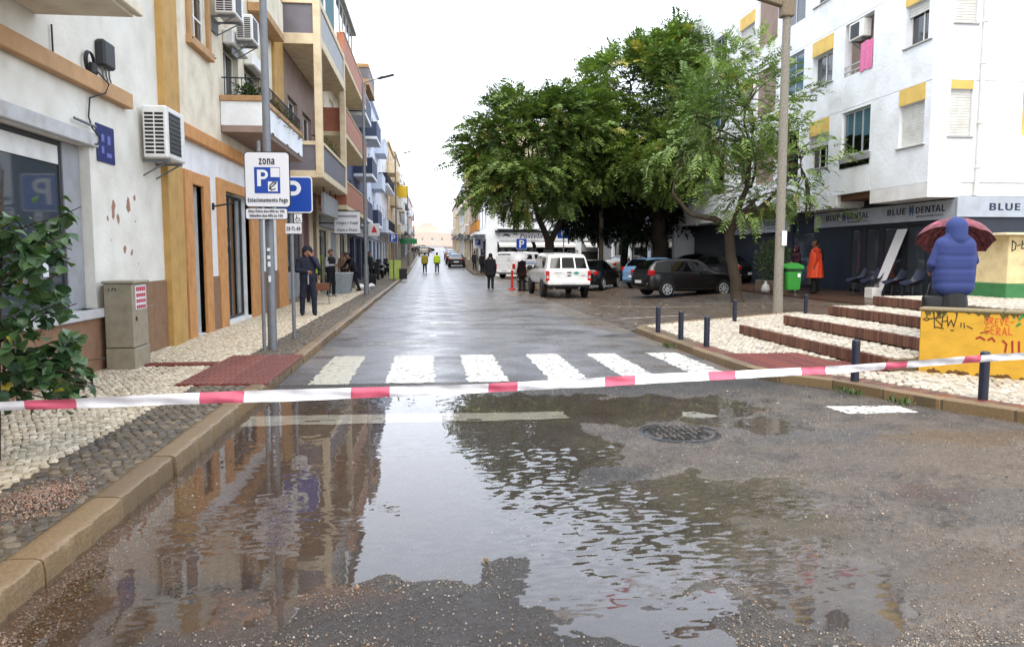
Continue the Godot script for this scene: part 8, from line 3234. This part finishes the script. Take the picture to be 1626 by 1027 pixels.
	cb(s, Vector3(0, 0.06, 0), Vector3(0.78, 0.1, 0.58))
	obj("tub", s, mat("crate_grey", C(150, 160, 168), 0.5, "grime", 1.0), ct)
	s = st()
	cb(s, Vector3(0, 0.84, 0), Vector3(1.12, 0.03, 0.86), 0.01)
	obj("lid", s, mat("crate_lid", C(186, 192, 196), 0.5, "plaster", 1.0), ct)
	var n := 0
	for q in [[-3.15, 34.2, 0.2, "white plastic sack nearest behind the stooping man's feet"], [-3.0, 35.4, 0.17, "white plastic sack second in the row on left pavement"], [-2.85, 36.5, 0.16, "crumpled white sack nearest the kerb behind the first lamp"], [-3.4, 44.5, 0.2, "white plastic sack at the feet of the figure in black"]]:
		var t := thing("plastic_sack", q[3], "sack", P(q[0], 0.13, q[1]), n * 1.3, "white sacks on the left pavement")
		s = st()
		var sg := []
		for i in 7:
			var v := i / 6.0
			var row := PackedVector3Array()
			for j in 12:
				var w := TAU * j / 12
				row.append(Vector3(cos(w), 0, sin(w) * 0.8) * q[2] * 1.3 * (sin(0.25 + v * 2.75) * (1.0 + 0.18 * sin(j * 2.4 + n + v * 4.0))) + Vector3(0, v * q[2] * 1.5, 0))
			sg.append(row)
		grid(s, sg, true, true)
		obj("sack", s, M.white_paint, t)
		n += 1
	for q in [[-3.05, 39.0, 0.55, 0.28, "black low flower tub beside the first street lamp"], [-3.6, 49.5, 1.1, 0.3, "tall dark bin beyond the figure in black"]]:
		var t := thing("dark_tub", q[4], "bin", P(q[0], 0.13, q[1]), 0.0, "dark tubs on the left pavement")
		s = st()
		lathe(s, Vector3.ZERO, [Vector2(0, 0.0), Vector2(q[3] * 0.85, 0.0), Vector2(q[3], q[2]), Vector2(q[3] + 0.03, q[2]), Vector2(q[3] + 0.03, q[2] + 0.04), Vector2(q[3] - 0.03, q[2] + 0.04), Vector2(q[3] - 0.05, q[2] - 0.08), Vector2(0, q[2] - 0.08)], 16)
		obj("tub", s, M.metal_dark, t)
	# green banner board by the second lamp
	var gb := thing("advertising_board", "lime green folding board at the second lamp post", "board", P(-2.35, 0.13, 50.5))
	s = st()
	obx(s, Vector3(-0.4, 0, 0.2), Vector3(0.75, 0, 0), Vector3(0, 1.25, -0.17), Vector3(0, 0.003, 0.02), 0.004)
	obj("front_panel", s, mat("lime", C(170, 190, 90), 0.5, "plaster", 1.0), gb)
	s = st()
	obx(s, Vector3(-0.4, 0, -0.2), Vector3(0.75, 0, 0), Vector3(0, 1.25, 0.17), Vector3(0, 0.003, -0.02), 0.004)
	obj("back_panel", s, M.lime, gb)
	s = st()
	cb(s, Vector3(0.5, 0.35, 0.05), Vector3(0.5, 0.7, 0.4), 0.02)
	obj("planter", s, M.metal_dark, gb)
	# red and white roadworks barrier beside the pickup
	var rb := thing("road_barrier", "red plastic roadworks post with broken boards and rubble", "barrier", P(3.95, 0.0, 37.0))
	s = st()
	lathe(s, Vector3.ZERO, [Vector2(0.2, 0.0), Vector2(0.2, 0.05), Vector2(0.07, 0.08), Vector2(0.055, 0.85), Vector2(0.07, 0.9), Vector2(0.05, 0.96), Vector2(0, 0.97)], 12)
	obj("post", s, M.rebar_red, rb)
	s = st()
	obx(s, Vector3(0.05, 0.42, 0), Vector3(1.1, 0.1, 0), Vector3(0, 0.12, 0), Vector3(0, 0, 0.04), 0.005)
	obj("board", s, M.concrete, rb)
	for q in [[4.5, 36.2, 0.34, "broken concrete slab leaning in the roadworks, biggest piece"], [4.95, 36.0, 0.28, "pale concrete block beside the roadworks post"], [4.2, 35.9, 0.2, "small dark rubble lump in front of the roadworks post"]]:
		var t := thing("rubble", q[3], "rubble", P(q[0], 0.0, q[1]), q[2] * 9.0, "rubble by the roadworks")
		s = st()
		obx(s, Vector3(-q[2], 0.0, -q[2] * 0.6), Vector3(q[2] * 2, 0.0, 0.1), Vector3(0.08, q[2] * 1.1, 0), Vector3(-0.1, 0.0, q[2] * 1.2), 0.05)
		obj("chunk", s, M.concrete_dirty if q[2] < 0.3 else M.concrete, t)
	# weeds along the right kerb
	for q in [[5.12, 8.62, "green weed tuft at the kerb below the tactile paving"], [5.32, 7.95, "small green weed at the kerb in front of the bollards"], [4.36, 13.4, "grassy weeds at the kerb beside the rear bollards"]]:
		var t := wthing("weed", q[2], "weed", P(q[0], 0.0, q[1]), "weeds along the right kerb")
		s = st()
		for i in 40:
			var p := P(q[0] + rng.randfn(0, 0.05) - 0.05, 0.0, q[1] + rng.randfn(0, 0.14))
			var dv := Vector3(rng.randfn(0, 0.5), 1.0, rng.randfn(0, 0.5)).normalized() * rng.randf_range(0.05, 0.13)
			s.set_color(Color(0.05, 0.085, 0.02) * rng.randf_range(0.6, 1.4))
			quad(s, p, p + dv * 0.5 + Vector3(0.008, 0, 0.004), p + dv, p + dv * 0.5 - Vector3(0.008, 0, 0.004), Vector3.BACK)
		obj("blades", s, M.leaf, t).set_meta("kind", "stuff")
	# fallen leaves on the square and road
	s = st()
	for i in 420:
		var x := rng.randf_range(2.0, 11.5)
		var d := rng.randf_range(17.0, 40.0)
		if x < 4.4 and rng.randf() < 0.7: continue
		var c := P(x, lot_y(x) + 0.012, d)
		var w := rng.randf() * TAU
		var u := Vector3(cos(w), 0.1, sin(w)) * rng.randf_range(0.03, 0.07)
		var v := Vector3(-sin(w), 0.15, cos(w)) * rng.randf_range(0.015, 0.03)
		s.set_color([Color(0.42, 0.34, 0.10), Color(0.30, 0.20, 0.08), Color(0.55, 0.50, 0.36), Color(0.16, 0.17, 0.06)][rng.randi() % 4])
		quad(s, c - u, c + v, c + u, c - v, Vector3.UP)
	tag(obj("fallen_leaves", s, M.leaf), "small fallen leaves scattered over the wet parking square", "leaves", "", "stuff")
